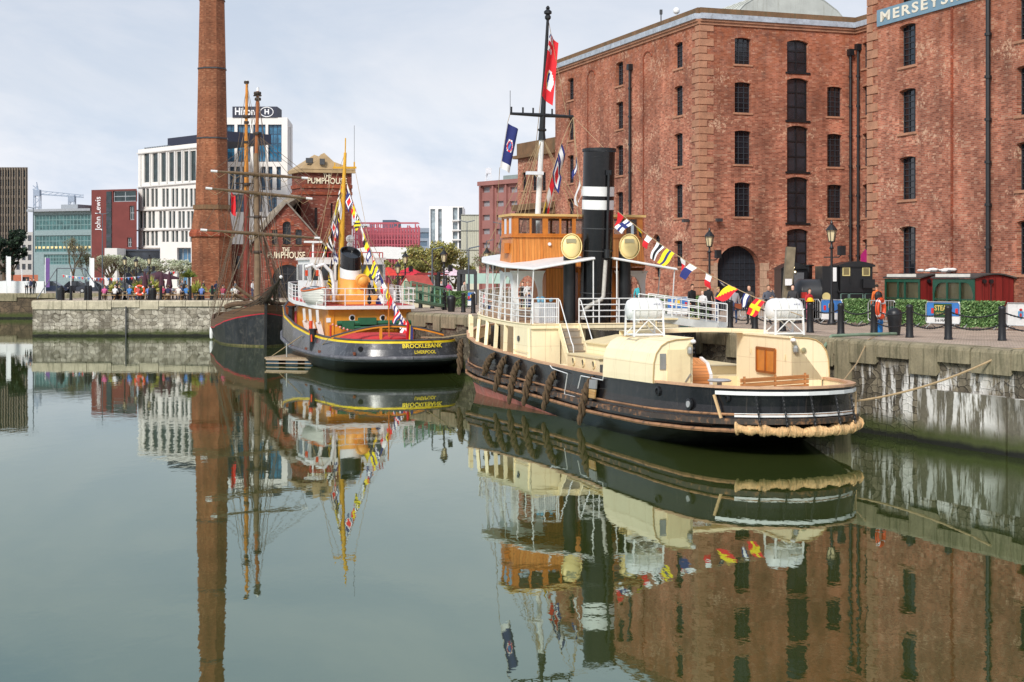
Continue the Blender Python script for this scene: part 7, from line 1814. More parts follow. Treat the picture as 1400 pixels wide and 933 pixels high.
GRN = M('carriage_green', rgb(36, 84, 66), .4, .08); REDP = planks('carriage_red', rgb(120, 34, 32), rgb(130, 40, 36), .35, 'Z', .5); CRI = M('carriage_inside', rgb(244, 226, 176), .6, .08)
def carriage(px_corner, D, side, width, label, arch):
    c = Vector((PX(px_corner, D), D, Q)); r = empty('carriage', c, label, 'railway carriage', 'small open carriages by the warehouse', rz=0)
    # s along the long side (away and left), e across the end (right)
    s = Vector((-.3354, .942, 0)); e = Vector((.942, .3354, 0)); zb, zt = .25, 2.05
    B = lambda a, b, z: s * a + e * b + Vector((0, 0, z))
    def bx(mb, a0, a1, b0, b1, z0, z1): mb.add([B(a, b, z) for z in (z0, z1) for a, b in ((a0, b0), (a0, b1), (a1, b1), (a1, b0))], [(3, 2, 1, 0), (4, 5, 6, 7), (0, 1, 5, 4), (1, 2, 6, 5), (2, 3, 7, 6), (3, 0, 4, 7)])
    mb = MB(); bx(mb, 0, side, 0, width, zb, zb + .35); bx(mb, .03, side, width - .05, width, zb + .36, zt); bx(mb, side - .05, side, .0, width - .06, zb + .36, zt)
    mb.build('body', REDP, r)
    N = 10; pts = [B(-.004, width * i / N, zt + .17 * math.sin(PI * i / N) - .0) for i in range(N + 1)]
    mb = MB(); mb.prism([B(0, 0, zb + .36)] + pts + [B(0, width, zb + .36)], s * .05)
    for i in range(1, 4): bx(mb, -.03, -.006, width * i / 4 - .02, width * i / 4 + .02, zb + .1, zt + .1)
    mb.build('end_panel', REDP, r)
    mb = MB(); q = [B(-.12, -.08 + (width + .16) * i / N, zt + .02 + .18 * math.sin(PI * i / N)) for i in range(N + 1)]
    mb.prism(q + [p + Vector((0, 0, .06)) for p in q[::-1]], s * (side + .2)); mb.build('roof', M('carriage_roof', rgb(70, 68, 66), .7, .2, 2), r)
    mb = MB(); bx(mb, side - .08, side - .06, .06, width - .1, zb + .4, zt - .05); bx(mb, .1, side - .1, width - .09, width - .06, zb + .4, zt - .02); bx(mb, .1, side - .1, .14, .18, zb + .36, zt - .18); mb.build('linings_and_light_board', CRI, r)  # linings, plus a cream board added close behind the glass to catch daylight
    mb = MB(); bx(mb, side * .35, side * .8, .08, .135, zb + .36, 1.0); mb.build('seat', plain((.05, .04, .035)), r)
    mb = MB(); t = -.03
    bx(mb, 0, side, t, .03, zb, zb + .5); bx(mb, 0, side, t, .03, zt - .16, zt); 
    for a in ([0, .34, .66, 1] if arch else [0, .42, .62, 1]): a_ = a * (side - .1); bx(mb, a_, a_ + .1, t - .004, .034, zb + .4, zt - .1)
    bx(mb, 0, side, t + .01, .02, 1.12, 1.17)
    if arch:
        for a0, sg in ((.1, 1), (side - .1, -1)):
            p = [B(a0, t, zt - .16), B(a0 + sg * .55, t, zt - .16), B(a0 + sg * .3, t, zt - .22), B(a0 + sg * .12, t, zt - .38), B(a0, t, zt - .7)]; mb.prism(p, e * .05)
    mb.build('side_frame', GRN, r)
    mb = MB(); mb.quad(B(.05, 0, zb + .5), B(.05, 0, zt - .16), B(side - .05, 0, zt - .16), B(side - .05, 0, zb + .5)); mb.build('side_glass', clearglass(), r)
    mb = MB(); bx(mb, side * .1, side * .92, -.06, -.02, zt + .04, zt + .22); nb = mb.build('name_board', M('board_white', rgb(226, 224, 214), .6), r)
    for a in (.35, side - .8):
        for w_ in (.0, width - .1): mb = MB(); mb.lathe([(.22, 0), (.22, .08)], B(a, w_ + .05, .22), 14, e); mb.build('wheel', IRON, r)
    mb = MB()
    for b in (width * .2, width * .38): mb.lathe([(.08, 0), (.1, .1)], B(-.05, b, zt - .1), 10, -s)
    mb.tube([B(-.08, width * .38, zt - .15), B(-.08, width * .38, 1.0), B(-.08, width * .8, .98), B(-.1, width * .85, .75)], .022, 5); mb.build('brake_pipe', IRON, r)
    return r
carriage(1333, 64.6, 3.0, 2.0, 'open sided green and red carriage with arched windows at the right', True)
carriage(1258, 68.4, 2.8, 2.0, 'open sided green and red carriage beside the person in orange', False)
mb = MB(); rnd = random.Random(2)
for i in range(14): mb.sphere((rnd.uniform(0, 1.6), rnd.uniform(-.3, .3), .08 + rnd.uniform(0, .12)), rnd.uniform(.1, .2), 6, (1.4, 1, .5))
o = mb.build('roof_sheet', M('white_cloth', rgb(226, 226, 224), .8)); o.location = (PX(1255, 69.5), 69.5, Q + 2.3); tag(o, 'crumpled white sheeting on the roof of the left carriage', 'sheeting')

def locomotive():
    D = 71; r = empty('locomotive', (PX(1135, D), D, Q), 'small black steam locomotive with square cab windows and side tank', 'locomotive')
    BK = M('loco_black', (.009, .009, .010), .35, .3, 2, dirt=.25, dirtc=(.03, .028, .025)); LN = M('loco_lining', rgb(120, 150, 140), .5)
    k = D / F; X = lambda px: (px - 1135) * k; Z = lambda py: PZ(py, D) - Q
    def pb(x0, x1, y0, y1, d0, d1, nm, mat, par=r): mb = MB(); mb.box(((X(x0) + X(x1)) / 2, (d0 + d1) / 2, (Z(y0) + Z(y1)) / 2), (X(x1) - X(x0), d1 - d0, Z(y0) - Z(y1))); return mb.build(nm, mat, par)
    cab = pb(1149, 1193, 363, 398, 0, 2.0, 'cab', BK); pb(1146, 1196, 398, 400, -.05, 2.05, 'running_board', BK); pb(1148, 1194, 400, 436, .05, 1.9, 'side_tank', BK)
    mb = MB(); N = 8; mb.prism([(X(1147) + (X(1196) - X(1147)) * i / N, -.12, Z(362.5) + .18 * math.sin(PI * i / N)) for i in range(N + 1)] + [(X(1196), -.12, Z(365)), (X(1147), -.12, Z(365))], (0, 2.3, 0)); mb.build('cab_roof', BK, r)
    for x0, x1 in ((1151.5, 1162), (1178.5, 1189)):
        f = pb(x0, x1, 365.5, 377.5, -.05, -.01, 'cab_window', M('brass_frame', rgb(206, 190, 130), .35)); pb(x0 + 1.5, x1 - 1.5, 367, 376, -.062, -.052, 'pane', M('cab_pane', rgb(120, 108, 70), .2), f)
    pb(1178, 1194, 382, 394, -.35, -.01, 'tool_box', BK); pb(1162, 1163.5, 380, 388, -.05, -.01, 'lamp_bracket', BK)
    mb = MB()
    for x0, x1 in ((1150, 1160), (1162, 1180), (1183, 1193)):
        q = [(X(x0), .03, Z(402)), (X(x1), .03, Z(402)), (X(x1), .03, Z(430)), (X(x0), .03, Z(430))]; mb.tube([Vector(p) for p in q] + [Vector(q[0])], .025, 4, False)
    mb.build('lining', LN, r)
    # rear portion and white sheet
    pb(1126, 1148, 364, 398, .3, 2.0, 'coal_bunker', BK); pb(1126, 1148, 398, 436, .25, 1.9, 'bunker_base', BK); pb(1138, 1145, 366, 385, .2, .29, 'white_notice', WHITEC)
    mb = MB(); mb.lathe([(.2, 0), (.2, .04)], (X(1131), .22, Z(406)), 14, (0, -1, 0)); mb.build('brass_plate', M('brass_frame', rgb(206, 190, 130), .35), r)
    # boiler to the left, lying along the track
    mb = MB(); mb.lathe([(.0, -.35), (.45, -.3), (.72, -.1), (.74, 0), (.74, 1.7)], (X(1100), 1.1, Z(403)), 20, (1, 0, 0)); mb.build('boiler', M('boiler_grey', (.035, .036, .038), .35, .2, 2), r, smooth=True)
    pb(1097, 1104, 400, 408, .1, .35, 'red_buffer', M('buffer_red', rgb(190, 40, 30), .5)); pb(1094, 1128, 416, 438, .3, 1.9, 'frame', BK)
    mb = MB(); mb.tube([(X(1096), .2, Z(412)), (X(1126), .2, Z(412))], .03, 5); mb.build('handrail', BK, r)
    for x in (1104, 1120, 1156, 1184): mb = MB(); mb.lathe([(.42, 0), (.42, .1)], (X(x), .1, .42), 18, (0, -1, 0)); mb.build('wheel', BK, r)
    # the second engine behind
    D2 = 76; r2 = empty('locomotive', (PX(1090, D2), D2, Q), 'second black locomotive cab with a lit lamp behind the leaning timber', 'locomotive'); k2 = D2 / F
    X2 = lambda px: (px - 1090) * k2; Z2 = lambda py: PZ(py, D2) - Q
    mb = MB(); x0, x1 = X2(1068), X2(1104); mb.box(((x0 + x1) / 2, 1, Z2(402)), (x1 - x0, 2, Z2(368) - Z2(436))); mb.build('cab', BK, r2)
    mb = MB(); mb.prism([(lerp(X2(1066), X2(1106), i / 8), -.15, Z2(368) + .32 * math.sin(PI * i / 8)) for i in range(9)], (0, 2.3, 0)); mb.build('cab_roof', BK, r2)
    mb = MB(); mb.tube([(X2(1109), .8, .5), (X2(1109), .8, Z2(364))], [.2, .22], 12); mb.tube([(X2(1109), .8, Z2(364)), (X2(1109), .8, Z2(362))], .3, 12); mb.build('chimney', BK, r2)
    mb = MB(); mb.box((X2(1092), -.06, Z2(385)), (.5, .08, .9)); mb.build('notice', M('notice_grey', rgb(90, 92, 96), .6), r2)
    mb = MB(); mb.sphere((X2(1083), -.2, Z2(366)), .09, 8); mb.sphere((X2(1086), -.2, Z2(372)), .05, 8)
    m, nt, nd, lk, bs = nodes_of('lamp_glow'); bs.inputs['Emission Color'].default_value = (1, .8, .4, 1); bs.inputs['Emission Strength'].default_value = 2; mb.build('lamp', m, r2)
    # leaning timber
    mb = MB(); a, b = PT(1073, 410, 70), PT(1081, 338, 70); a.z = Q; mb.bar(a, b, .42, .4); o = mb.build('timber_post', M('old_timber', rgb(122, 112, 92), .9, .3, 3, bmp=.6)); tag(o, 'old grey timber post leaning beside the locomotives', 'post')
    mb = MB(); p = PT(1078, 386, 69.5); mb.box(p, (.32, .05, .3)); tag(mb.build('notice', WHITEC), 'small white notice pinned to the leaning timber', 'notice')
locomotive()

# red roofed hut, red tram engine, glass screen
def hut():
    D = 104; r = empty('hut', (PX(552, D), D, Q), 'cream hut with a red pitched roof beside the yellow tug', 'hut'); k = D / F
    a, b = Vector((PX(562, D), D, 0)), Vector((PX(590, D), D, 0)); s = Vector((-.6, 1.4, 0)); z0, z1, zr = Q, PZ(389.5, D), PZ(379.5, D)
    c = Vector((PX(549, D + 1), D + 1, 0)); mb = MB()
    for p, q in ((c, a), (a, b)): mb.quad(p + Vector((0, 0, z0)), q + Vector((0, 0, z0)), q + Vector((0, 0, z1)), p + Vector((0, 0, z1)))
    m = (c + a) / 2; mb.quad(c + Vector((0, 0, z1)), a + Vector((0, 0, z1)), m + Vector((0, 0, zr)))
    mb.quad(b + Vector((0, 0, z0)), b + (c - a) + Vector((0, 0, z0)), b + (c - a) + Vector((0, 0, z1)), b + Vector((0, 0, z1))); mb.build('wall', M('hut_wall', rgb(206, 198, 172), .7, .1), r, world=True)
    mb = MB(); n = b - a
    for p in (a, c):
        o = (p - m) * 1.15 + m; mb.prism([m + Vector((0, 0, zr + .05)) - n * .05, o + Vector((0, 0, z1 - .1)) - n * .05, o + Vector((0, 0, z1 - .02)) - n * .05, m + Vector((0, 0, zr + .15)) - n * .05], n * 1.1)
    mb.build('roof', M('hut_red', rgb(160, 66, 58), .7, .15), r, world=True)
    D = 112; r = empty('tram_engine', (PX(590, D), D, Q), 'dark red roofed engine behind the hut by the yellow tug', 'locomotive')
    RD = M('engine_red', rgb(124, 34, 34), .5); mb = MB(); mb.box((PX(588, D), D + 1, PZ(374, D)), (2.0, 2, .1)); mb.box((PX(589, D), D + 1, PZ(375.5, D)), (2.5, 2.2, .08)); mb.build('roof', RD, r, world=True)
    mb = MB()
    for px in (569, 580, 596, 610): mb.bar((PX(px, D), D, Q), (PX(px, D), D, PZ(375, D)), .13)
    mb.box((PX(588, D), D + 1, Q + .8), (2.4, 1.8, 1.3)); mb.build('frame', IRON, r, world=True)
    mb = MB(); mb.box((PX(583, D), D + 1.8, PZ(384, D)), (.9, .1, .5)); mb.build('panel', M('engine_orange', rgb(210, 140, 60), .5), r, world=True)
    mb = MB(); p = Vector((PX(600, D), D - .3, Q)); mb.tube([p, p + Vector((0, 0, PZ(372, D) - Q))], .13, 10); mb.tube([p + Vector((-.4, .5, .8)), p + Vector((1.0, .5, .8))], .4, 12); mb.build('boiler', IRON, r, world=True)
    # glass screens on a low stone wall
    D = 118; r = empty('glass_screen', (PX(668, D), D, Q), 'pale green glass screen on a low stone wall behind the tug bow', 'screen')
    mb = MB(); mb.box((PX(672, D), D, Q + .55), (PX(706, D) - PX(637, D), .4, 1.1)); mb.build('wall', ashlar('low_wall', rgb(120, 112, 100), 1, .3), r, world=True)
    mb = MB(); mb.box((PX(672, D), D, PZ(381, D)), (PX(706, D) - PX(637, D), .06, PZ(374, D) - PZ(388, D))); mb.build('glass_panel', M('pale_green_glass', rgb(176, 208, 196), .2, .1, .8), r, world=True)
    mb = MB(); D = 112; r = empty('bus_shelter', (PX(640, D), D, Q), 'dark framed shelter behind the hedge panels', 'shelter')
    for px in (627, 634, 650): mb.bar((PX(px, D), D, Q), (PX(px, D), D, PZ(371, D)), .25)
    mb.bar((PX(626, D), D, PZ(372, D)), (PX(651, D), D, PZ(372, D)), .3, .35); mb.box((PX(630.5, D), D + .3, Q + 1.2), (.5, .3, 2.4)); mb.build('frame', IRONG, r, world=True)
    for px, D, w_, c_, lab in ((559, 125, 3.0, rgb(196, 44, 60), 'red striped market stall behind the flags'), (617, 128, 2.4, rgb(220, 196, 210), 'pale pink stall beside the trees'), (530, 122, 2.6, rgb(200, 60, 50), 'low red stall behind the yellow tug rail')):
        r = empty('stall', (PX(px, D), D, Q), lab, 'stall'); mb = MB(); mb.prism([(-w_ / 2, -1, 2.2), (w_ / 2, -1, 2.2), (0, 0, 2.9)], (0, 2, 0)); mb.build('awning', M('stall_%d' % px, c_, .8, .2, 4), r); mb = MB(); mb.box((0, 0, .5), (w_ * .9, 1.5, 1)); mb.build('counter', WHITEC, r)
        mb = MB()
        for x in (-w_ / 2 + .1, w_ / 2 - .1): mb.bar((x, -.9, 0), (x, -.9, 2.2), .07)
        mb.build('pole', STEEL, r)
hut()

# ------------------------------------------------------------------ people
def skin_mesh(J, E, name):
    """one continuous body grown round joints; faces take the material of the nearest joint"""
    bm = bmesh.new(); lay = bm.verts.layers.skin.verify(); vs = {}
    for k, (p, rr, m) in J.items():
        v = bm.verts.new(p); v[lay].radius = (rr if isinstance(rr, tuple) else (rr, rr)); v[lay].use_root = (k == 'pel'); vs[k] = v
    for a, b in E: bm.edges.new((vs[a], vs[b]))
    me = bpy.data.meshes.new(name); bm.to_mesh(me); bm.free(); o = bpy.data.objects.new(name, me); COL.objects.link(o)
    o.modifiers.new('skin', 'SKIN').use_smooth_shade = True; sd_ = o.modifiers.new('sub', 'SUBSURF'); sd_.levels = 1; sd_.render_levels = 1
    dg = bpy.context.evaluated_depsgraph_get(); dg.update(); out = bpy.data.meshes.new_from_object(o.evaluated_get(dg)); bpy.data.objects.remove(o)
    for i in range(4): out.materials.append(None)
    ks = list(J.values())
    for p in out.polygons:
        c = p.center; best = min(ks, key=lambda q: (Vector(q[0]) - c).length - (q[1][0] if isinstance(q[1], tuple) else q[1]) * .8); p.material_index = best[2]; p.use_smooth = True
    return out
def body(pose):
    J = {}; E = []
    def j(k, p, r, m, par=None): J[k] = (p, r, m); (E.append((par, k)) if par else None)
    S, T_, P_, F_ = 0, 1, 2, 3
    sit = pose == 'sit'; dz = -.45 if sit else 0; lean = -.1 if sit else 0
    j('pel', (0, 0, .97 + dz), (.16, .12), P_); j('wai', (0, lean * .4, 1.12 + dz), (.145, .105), T_, 'pel'); j('che', (0, lean, 1.34 + dz), (.17, .115), T_, 'wai')
    j('nb', (0, lean - .01, 1.48 + dz), (.085, .075), T_, 'che'); j('nk', (0, lean - .03, 1.54 + dz), .052, S, 'nb'); j('h1', (0, lean - .05, 1.61 + dz), (.075, .085), S, 'nk'); j('h2', (0, lean - .04, 1.69 + dz), (.08, .092), S, 'h1'); j('h3', (0, lean - .03, 1.75 + dz), (.055, .06), S, 'h2')
    for s, t in ((-1, 'l'), (1, 'r')):
        j('sh' + t, (s * .18, lean, 1.43 + dz), .062, T_, 'che')
        if pose == 'phone' and s > 0: el, wr, ha = (.3, -.1, 1.22), (.17, -.14, 1.48), (.12, -.1, 1.58)
        elif pose in ('phone', 'fold'): el, wr, ha = (s * .27, -.02, 1.17), (s * .1, -.22, 1.18), (s * .02, -.25, 1.2)
        elif sit: el, wr, ha = (s * .25, lean - .08, 1.2 + dz), (s * .18, lean - .32, 1.12 + dz), (s * .14, lean - .42, 1.14 + dz)
        elif pose == 'walk': el, wr, ha = (s * .24, .06 * s + .02, 1.15), (s * .25, -.06 + .12 * s, .93), (s * .245, -.1 + .12 * s, .86)
        else: el, wr, ha = (s * .24, .03, 1.16), (s * .25, -.06, .93), (s * .245, -.09, .86)
        j('el' + t, el, .047, T_, 'sh' + t); j('wr' + t, wr, .032, T_ if not sit else S, 'el' + t); j('ha' + t, ha, (.036, .022), S, 'wr' + t)
        d = (Vector(ha) - Vector(wr)).normalized(); x = d.orthogonal().normalized()
        for i in range(4): f = Vector(ha) + d * (.075 - .008 * abs(i - 1.3)) + x * (i - 1.5) * .02 + Vector((0, -.012, 0)); j('f%s%d' % (t, i), tuple(f), .0085, S, 'ha' + t)
        j('th' + t, tuple(Vector(ha) + d * .02 + x * .045 + Vector((0, -.02, 0))), .01, S, 'ha' + t)
        j('hi' + t, (s * .095, 0, .9 + dz), .095, P_, 'pel')
        if sit: kn, an, to = (s * .13, -.42, .5), (s * .13, -.38, .1), (s * .14, -.52, .05)
        elif pose == 'walk': kn, an, to = (s * .1, -.12 * s - .04, .5), (s * .1, -.2 * s + .04, .1), (s * .11, -.2 * s - .1, .05)
        else: kn, an, to = (s * .1, -.02, .5), (s * .105, .02, .1), (s * .125, -.12, .05)
        j('kn' + t, kn, .066, P_, 'hi' + t); j('an' + t, an, .045, P_, 'kn' + t); j('to' + t, to, .042, F_, 'an' + t)
    return skin_mesh(J, E, 'body_' + pose), 1.69 + dz, lean
BODY = {}
def hair_mesh(kind, hz, lean):
    mb = MB(); L = 7; n = 12; rows = []
    for i in range(L):
        t = i / (L - 1) * (1.75 if kind != 'long' else 2.1); row = []
        for k in range(n):
            a = 2 * PI * k / n; front = math.sin(a) < -.3; tt = min(t, .95) if front else t
            row.append(Vector((math.sin(tt) * math.cos(a) * .092, lean - .035 + math.sin(tt) * math.sin(a) * .105, hz + .015 + math.cos(tt) * .1 - (.06 if kind == 'long' and not front and t > 1.6 else 0))))
        rows.append(row + [row[0]])
    mb.grid(rows); return mb.build('hair', M('hair_proto', (.03, .02, .015), .8), None, smooth=True)
HAIR = {}
SK = [rgb(226, 176, 150), rgb(206, 156, 128), rgb(238, 192, 168)]
PC = [0]
def person(px, D, label, top, legs, hair=(.02, .015, .01), pose='stand', rz=0, h=1.0, group=None, long=False, z=Q, shoes=(.03, .03, .03)):
    if pose not in BODY: BODY[pose] = body(pose)
    me, hz, lean = BODY[pose]; PC[0] += 1
    o = bpy.data.objects.new('person', me); COL.objects.link(o); o.location = (PX(px, D), D, z); o.rotation_euler = (0, 0, R(rz)); o.scale = (h, h, h)
    for i, m in enumerate((plain(SK[PC[0] % 3], .55), plain(top, .8), plain(legs, .8), plain(shoes, .6))): o.material_slots[i].link = 'OBJECT'; o.material_slots[i].material = m
    k = (pose == 'sit', long)
    if k not in HAIR: HAIR[k] = hair_mesh('long' if long else 'short', hz, lean); c = HAIR[k]
    else: c = HAIR[k].copy(); COL.objects.link(c)
    c.parent = o; c.material_slots[0].link = 'OBJECT'; c.material_slots[0].material = plain(hair, .8)
    tag(o, label, 'person', group); return o
NAVY, BLK, GRY_, WHT, RED_, JEAN, TAN_, GRN_, PNK, BLU, ORG = (.02, .025, .07), (.012, .012, .014), (.16, .17, .18), (.72, .72, .72), (.55, .03, .04), (.04, .07, .16), (.4, .3, .2), (.05, .2, .08), (.6, .12, .28), (.05, .2, .5), (.75, .16, .03)
person(946, 71, 'person in a black coat facing the barrier left of the arched door', BLK, BLK, pose='walk', rz=30)
person(961, 69, 'fair haired child in a white striped top holding something red', WHT, BLK, (.5, .35, .15), h=.86, pose='fold', rz=-40)
person(968, 70, 'person in dark clothes with a yellow belt beside the lantern post', BLK, BLK, (.1, .07, .04), rz=160)
person(981, 69, 'fair haired woman in a navy top left of the arched door', NAVY, JEAN, (.45, .3, .14), h=.93, pose='fold', rz=70)
person(1004, 68, 'red haired woman in a pale grey top with a brown bag', (.36, .36, .38), JEAN, (.2, .03, .02), h=.95, rz=200, long=True)
person(1025, 66.5, 'dark haired man in an open dark jacket in front of the arched door', (.07, .055, .045), BLK, rz=-50)
person(1050, 67, 'man in a grey jumper with a hand raised to his ear', (.1, .11, .14), BLK, (.2, .13, .08), pose='phone', rz=20)
person(1084, 69, 'dark haired person in a black jacket by the leaning timber', (.04, .04, .045), BLK, rz=-20)
person(1106, 68.5, 'person in a bright red jacket bending at the barrier near the locomotive', RED_, (.5, .12, .2), (.06, .04, .02), h=.9, pose='fold', rz=35)
o = person(1199, 69, 'person in an orange hi-vis jacket with a black backpack', ORG, BLK, rz=190)
mb = MB(); mb.sphere((0, 0, 0), .19, 10, (1, .6, 1.3)); b = mb.build('backpack', plain(BLK)); b.location = (PX(1201, 68.75), 68.75, Q + 1.25); tag(b, 'black backpack worn by the person in orange', 'backpack')
mb = MB(); mb.box((0, 0, 0), (.3, .14, .26)); mb.tube([(-.12, 0, .12), (0, 0, .5), (.12, 0, .12)], .012, 4); b = mb.build('handbag', M('brown_leather', rgb(140, 70, 36), .5)); b.location = (PX(1009, 67.7), 67.7, Q + .8); tag(b, 'brown handbag carried by the red haired woman', 'handbag')
person(722, 88, 'person in navy sitting low behind the tug rail', NAVY, JEAN, pose='sit', rz=160); person(660, 88, 'person in a pink top near the black tug bow', (.6, .3, .3), JEAN, pose='sit', rz=100)
person(721, 96, 'person in a white jacket seen through the wheelhouse arch', WHT, TAN_, (.5, .4, .3), rz=30); person(715, 97, 'person in black beside the one in white behind the tug', BLK, BLK, rz=-30)
person(873, 84, 'person in a turquoise top left of the barriers', (.05, .4, .45), BLK, (.2, .1, .05), rz=0)
person(613, 112, 'person in magenta with a dark rucksack by the pale stall', (.5, .05, .2), JEAN, rz=180); person(634, 110, 'person in a pale coat beside the dark shelter', (.5, .5, .45), TAN_, rz=60)
person(603, 120, 'person in white behind the red hut', WHT, JEAN, rz=40)
person(36.5, 172, 'person in a white shirt on the far left quay', WHT, BLK, rz=20, h=1.05); person(42, 171, 'person in a navy coat beside a dark bin on the far left quay', NAVY, BLK, rz=-40, h=1.05); person(46.5, 172, 'person in black at the right of the pair on the far left quay', BLK, BLK, rz=10, h=1.05)

# beer tables with their drinkers
TW = planks('table_wood', rgb(170, 136, 92), rgb(190, 156, 112), .12)
def make_table():
    r = empty('picnic_table', (0, 0, 0)); mb = MB(); mb.box((0, 0, .74), (1.8, .8, .05)); mb.build('table_top', TW, r)
    for s_ in (-1, 1): mb = MB(); mb.box((0, s_ * .75, .45), (1.8, .26, .05)); mb.build('bench', TW, r)
    for x in (-.7, .7): mb = MB(); mb.bar((x, -.75, 0), (x, -.1, .72), .06, .1); mb.bar((x, .75, 0), (x, .1, .72), .06, .1); mb.bar((x, -.75, .4), (x, .75, .4), .06, .1); mb.build('leg', TW, r)
    return r
TB = make_table(); rnd = random.Random(21)
tabs = [(150, 134.5), (170, 135), (196, 134.5), (216, 136.5), (237, 134.6), (241, 138.6), (262, 136), (283, 134.8), (312, 136), (330, 135)]
cols = [PNK, WHT, JEAN, BLK, BLK, BLU, WHT, GRY_, (.5, .08, .08), (.12, .2, .5), GRN_, (.55, .5, .45), (.2, .3, .5), (.4, .05, .1), (.5, .6, .6), BLK, NAVY, (.7, .65, .6), (.3, .1, .2)]
nm = {PNK: 'pink', WHT: 'white', JEAN: 'denim blue', BLK: 'black', BLU: 'bright blue', GRY_: 'grey', GRN_: 'green', NAVY: 'navy'}
desc = ['pink', 'white', 'denim', 'black', 'black', 'blue', 'white', 'grey', 'dark red', 'mid blue', 'green', 'beige', 'slate blue', 'crimson', 'mint', 'black', 'navy', 'cream', 'plum']
where = ['leftmost beer table', 'second beer table from the left', 'beer table behind the orange life ring', 'beer table left of the parasols', 'front beer table under the parasols', 'rear beer table under the parasols', 'beer table beside the chimney', 'beer table at the chimney foot', 'beer table behind the sailing ship stern', 'last beer table before the ship masts']
ci = 0; used = set()
for i, (px, D) in enumerate(tabs):
    t = TB if i == 0 else copy_tree(TB); t.location = (PX(px, D), D, Q); t.rotation_euler = (0, 0, R(rnd.uniform(-12, 12))); tag(t, 'wooden ' + where[i], 'table', 'beer tables on the far quay')
    for s_, dx in ((-1, -.5), (-1, .45), (1, -.4), (1, .5)):
        k = ci % len(cols); side = 'near' if s_ < 0 else 'far'; end = 'left' if dx < 0 else 'right'
        person(px + dx * F / D, D + s_ * .75, 'seated drinker in %s, %s %s seat, %s' % (desc[k], side, end, where[i]), cols[k], rnd.choice([JEAN, BLK, (.3, .3, .32), TAN_]), rnd.choice([(.02, .015, .01), (.3, .2, .08), (.1, .06, .03), (.4, .38, .36)]), 'sit', 180 if s_ < 0 else 0, long=rnd.random() < .4, group='drinkers at the beer tables')
        ci += 1
for j, (px, D, c) in enumerate(((231, 141, 'a white shirt behind the front parasol table'), (249, 140, 'grey standing right of the parasols'), (278, 138, 'dark clothes standing at the chimney foot'), (345, 137, 'white standing between the ship masts'))):
    person(px, D, 'standing person in ' + c, (WHT, GRY_, NAVY, WHT)[j], JEAN, pose='stand' if j % 2 else 'fold', rz=40 * j)

for j, (px, D) in enumerate(((160, 137.5), (187, 138.5), (206, 137.2), (224, 138), (253, 137.4), (270, 137.2), (296, 137), (322, 138))):
    person(px, D, 'standing drinker in %s behind the %s' % (('a dark jacket', 'a black coat', 'a navy top', 'a grey top')[j % 4], where[j]), (BLK, (.03, .02, .02), NAVY, GRY_)[j % 4], (BLK, JEAN)[j % 2], (.08, .05, .03), ('fold', 'stand', 'phone')[j % 3], 37 * j, h=.97, long=j % 2 == 0)
def parasol(px, D, open_, label):
    r = empty('parasol', (PX(px, D), D, Q), label, 'parasol', 'plum parasols'); PL = M('plum_cloth', rgb(74, 40, 52), .8, .15, 4)
    mb = MB(); mb.tube([(0, 0, 0), (0, 0, 2.6)], .03, 6); mb.build('pole', TW, r); mb = MB()
    if open_: mb.lathe([(2.0, 1.85), (1.9, 2.02), (1.2, 2.25), (.5, 2.42), (.03, 2.6)], (0, 0, 0), 8)
    else: mb.lathe([(.22, 1.0), (.3, 1.2), (.2, 1.9), (.1, 2.4), (.02, 2.6)], (0, 0, 0), 8)
    mb.build('canopy', PL, r)
parasol(198, 137, False, 'closed plum parasol left of the open one'); parasol(217, 141, True, 'open plum parasol over the drinkers'); parasol(221, 136.5, False, 'closed plum parasol in front of the open one'); parasol(231.5, 136, False, 'closed plum parasol right of the open one')

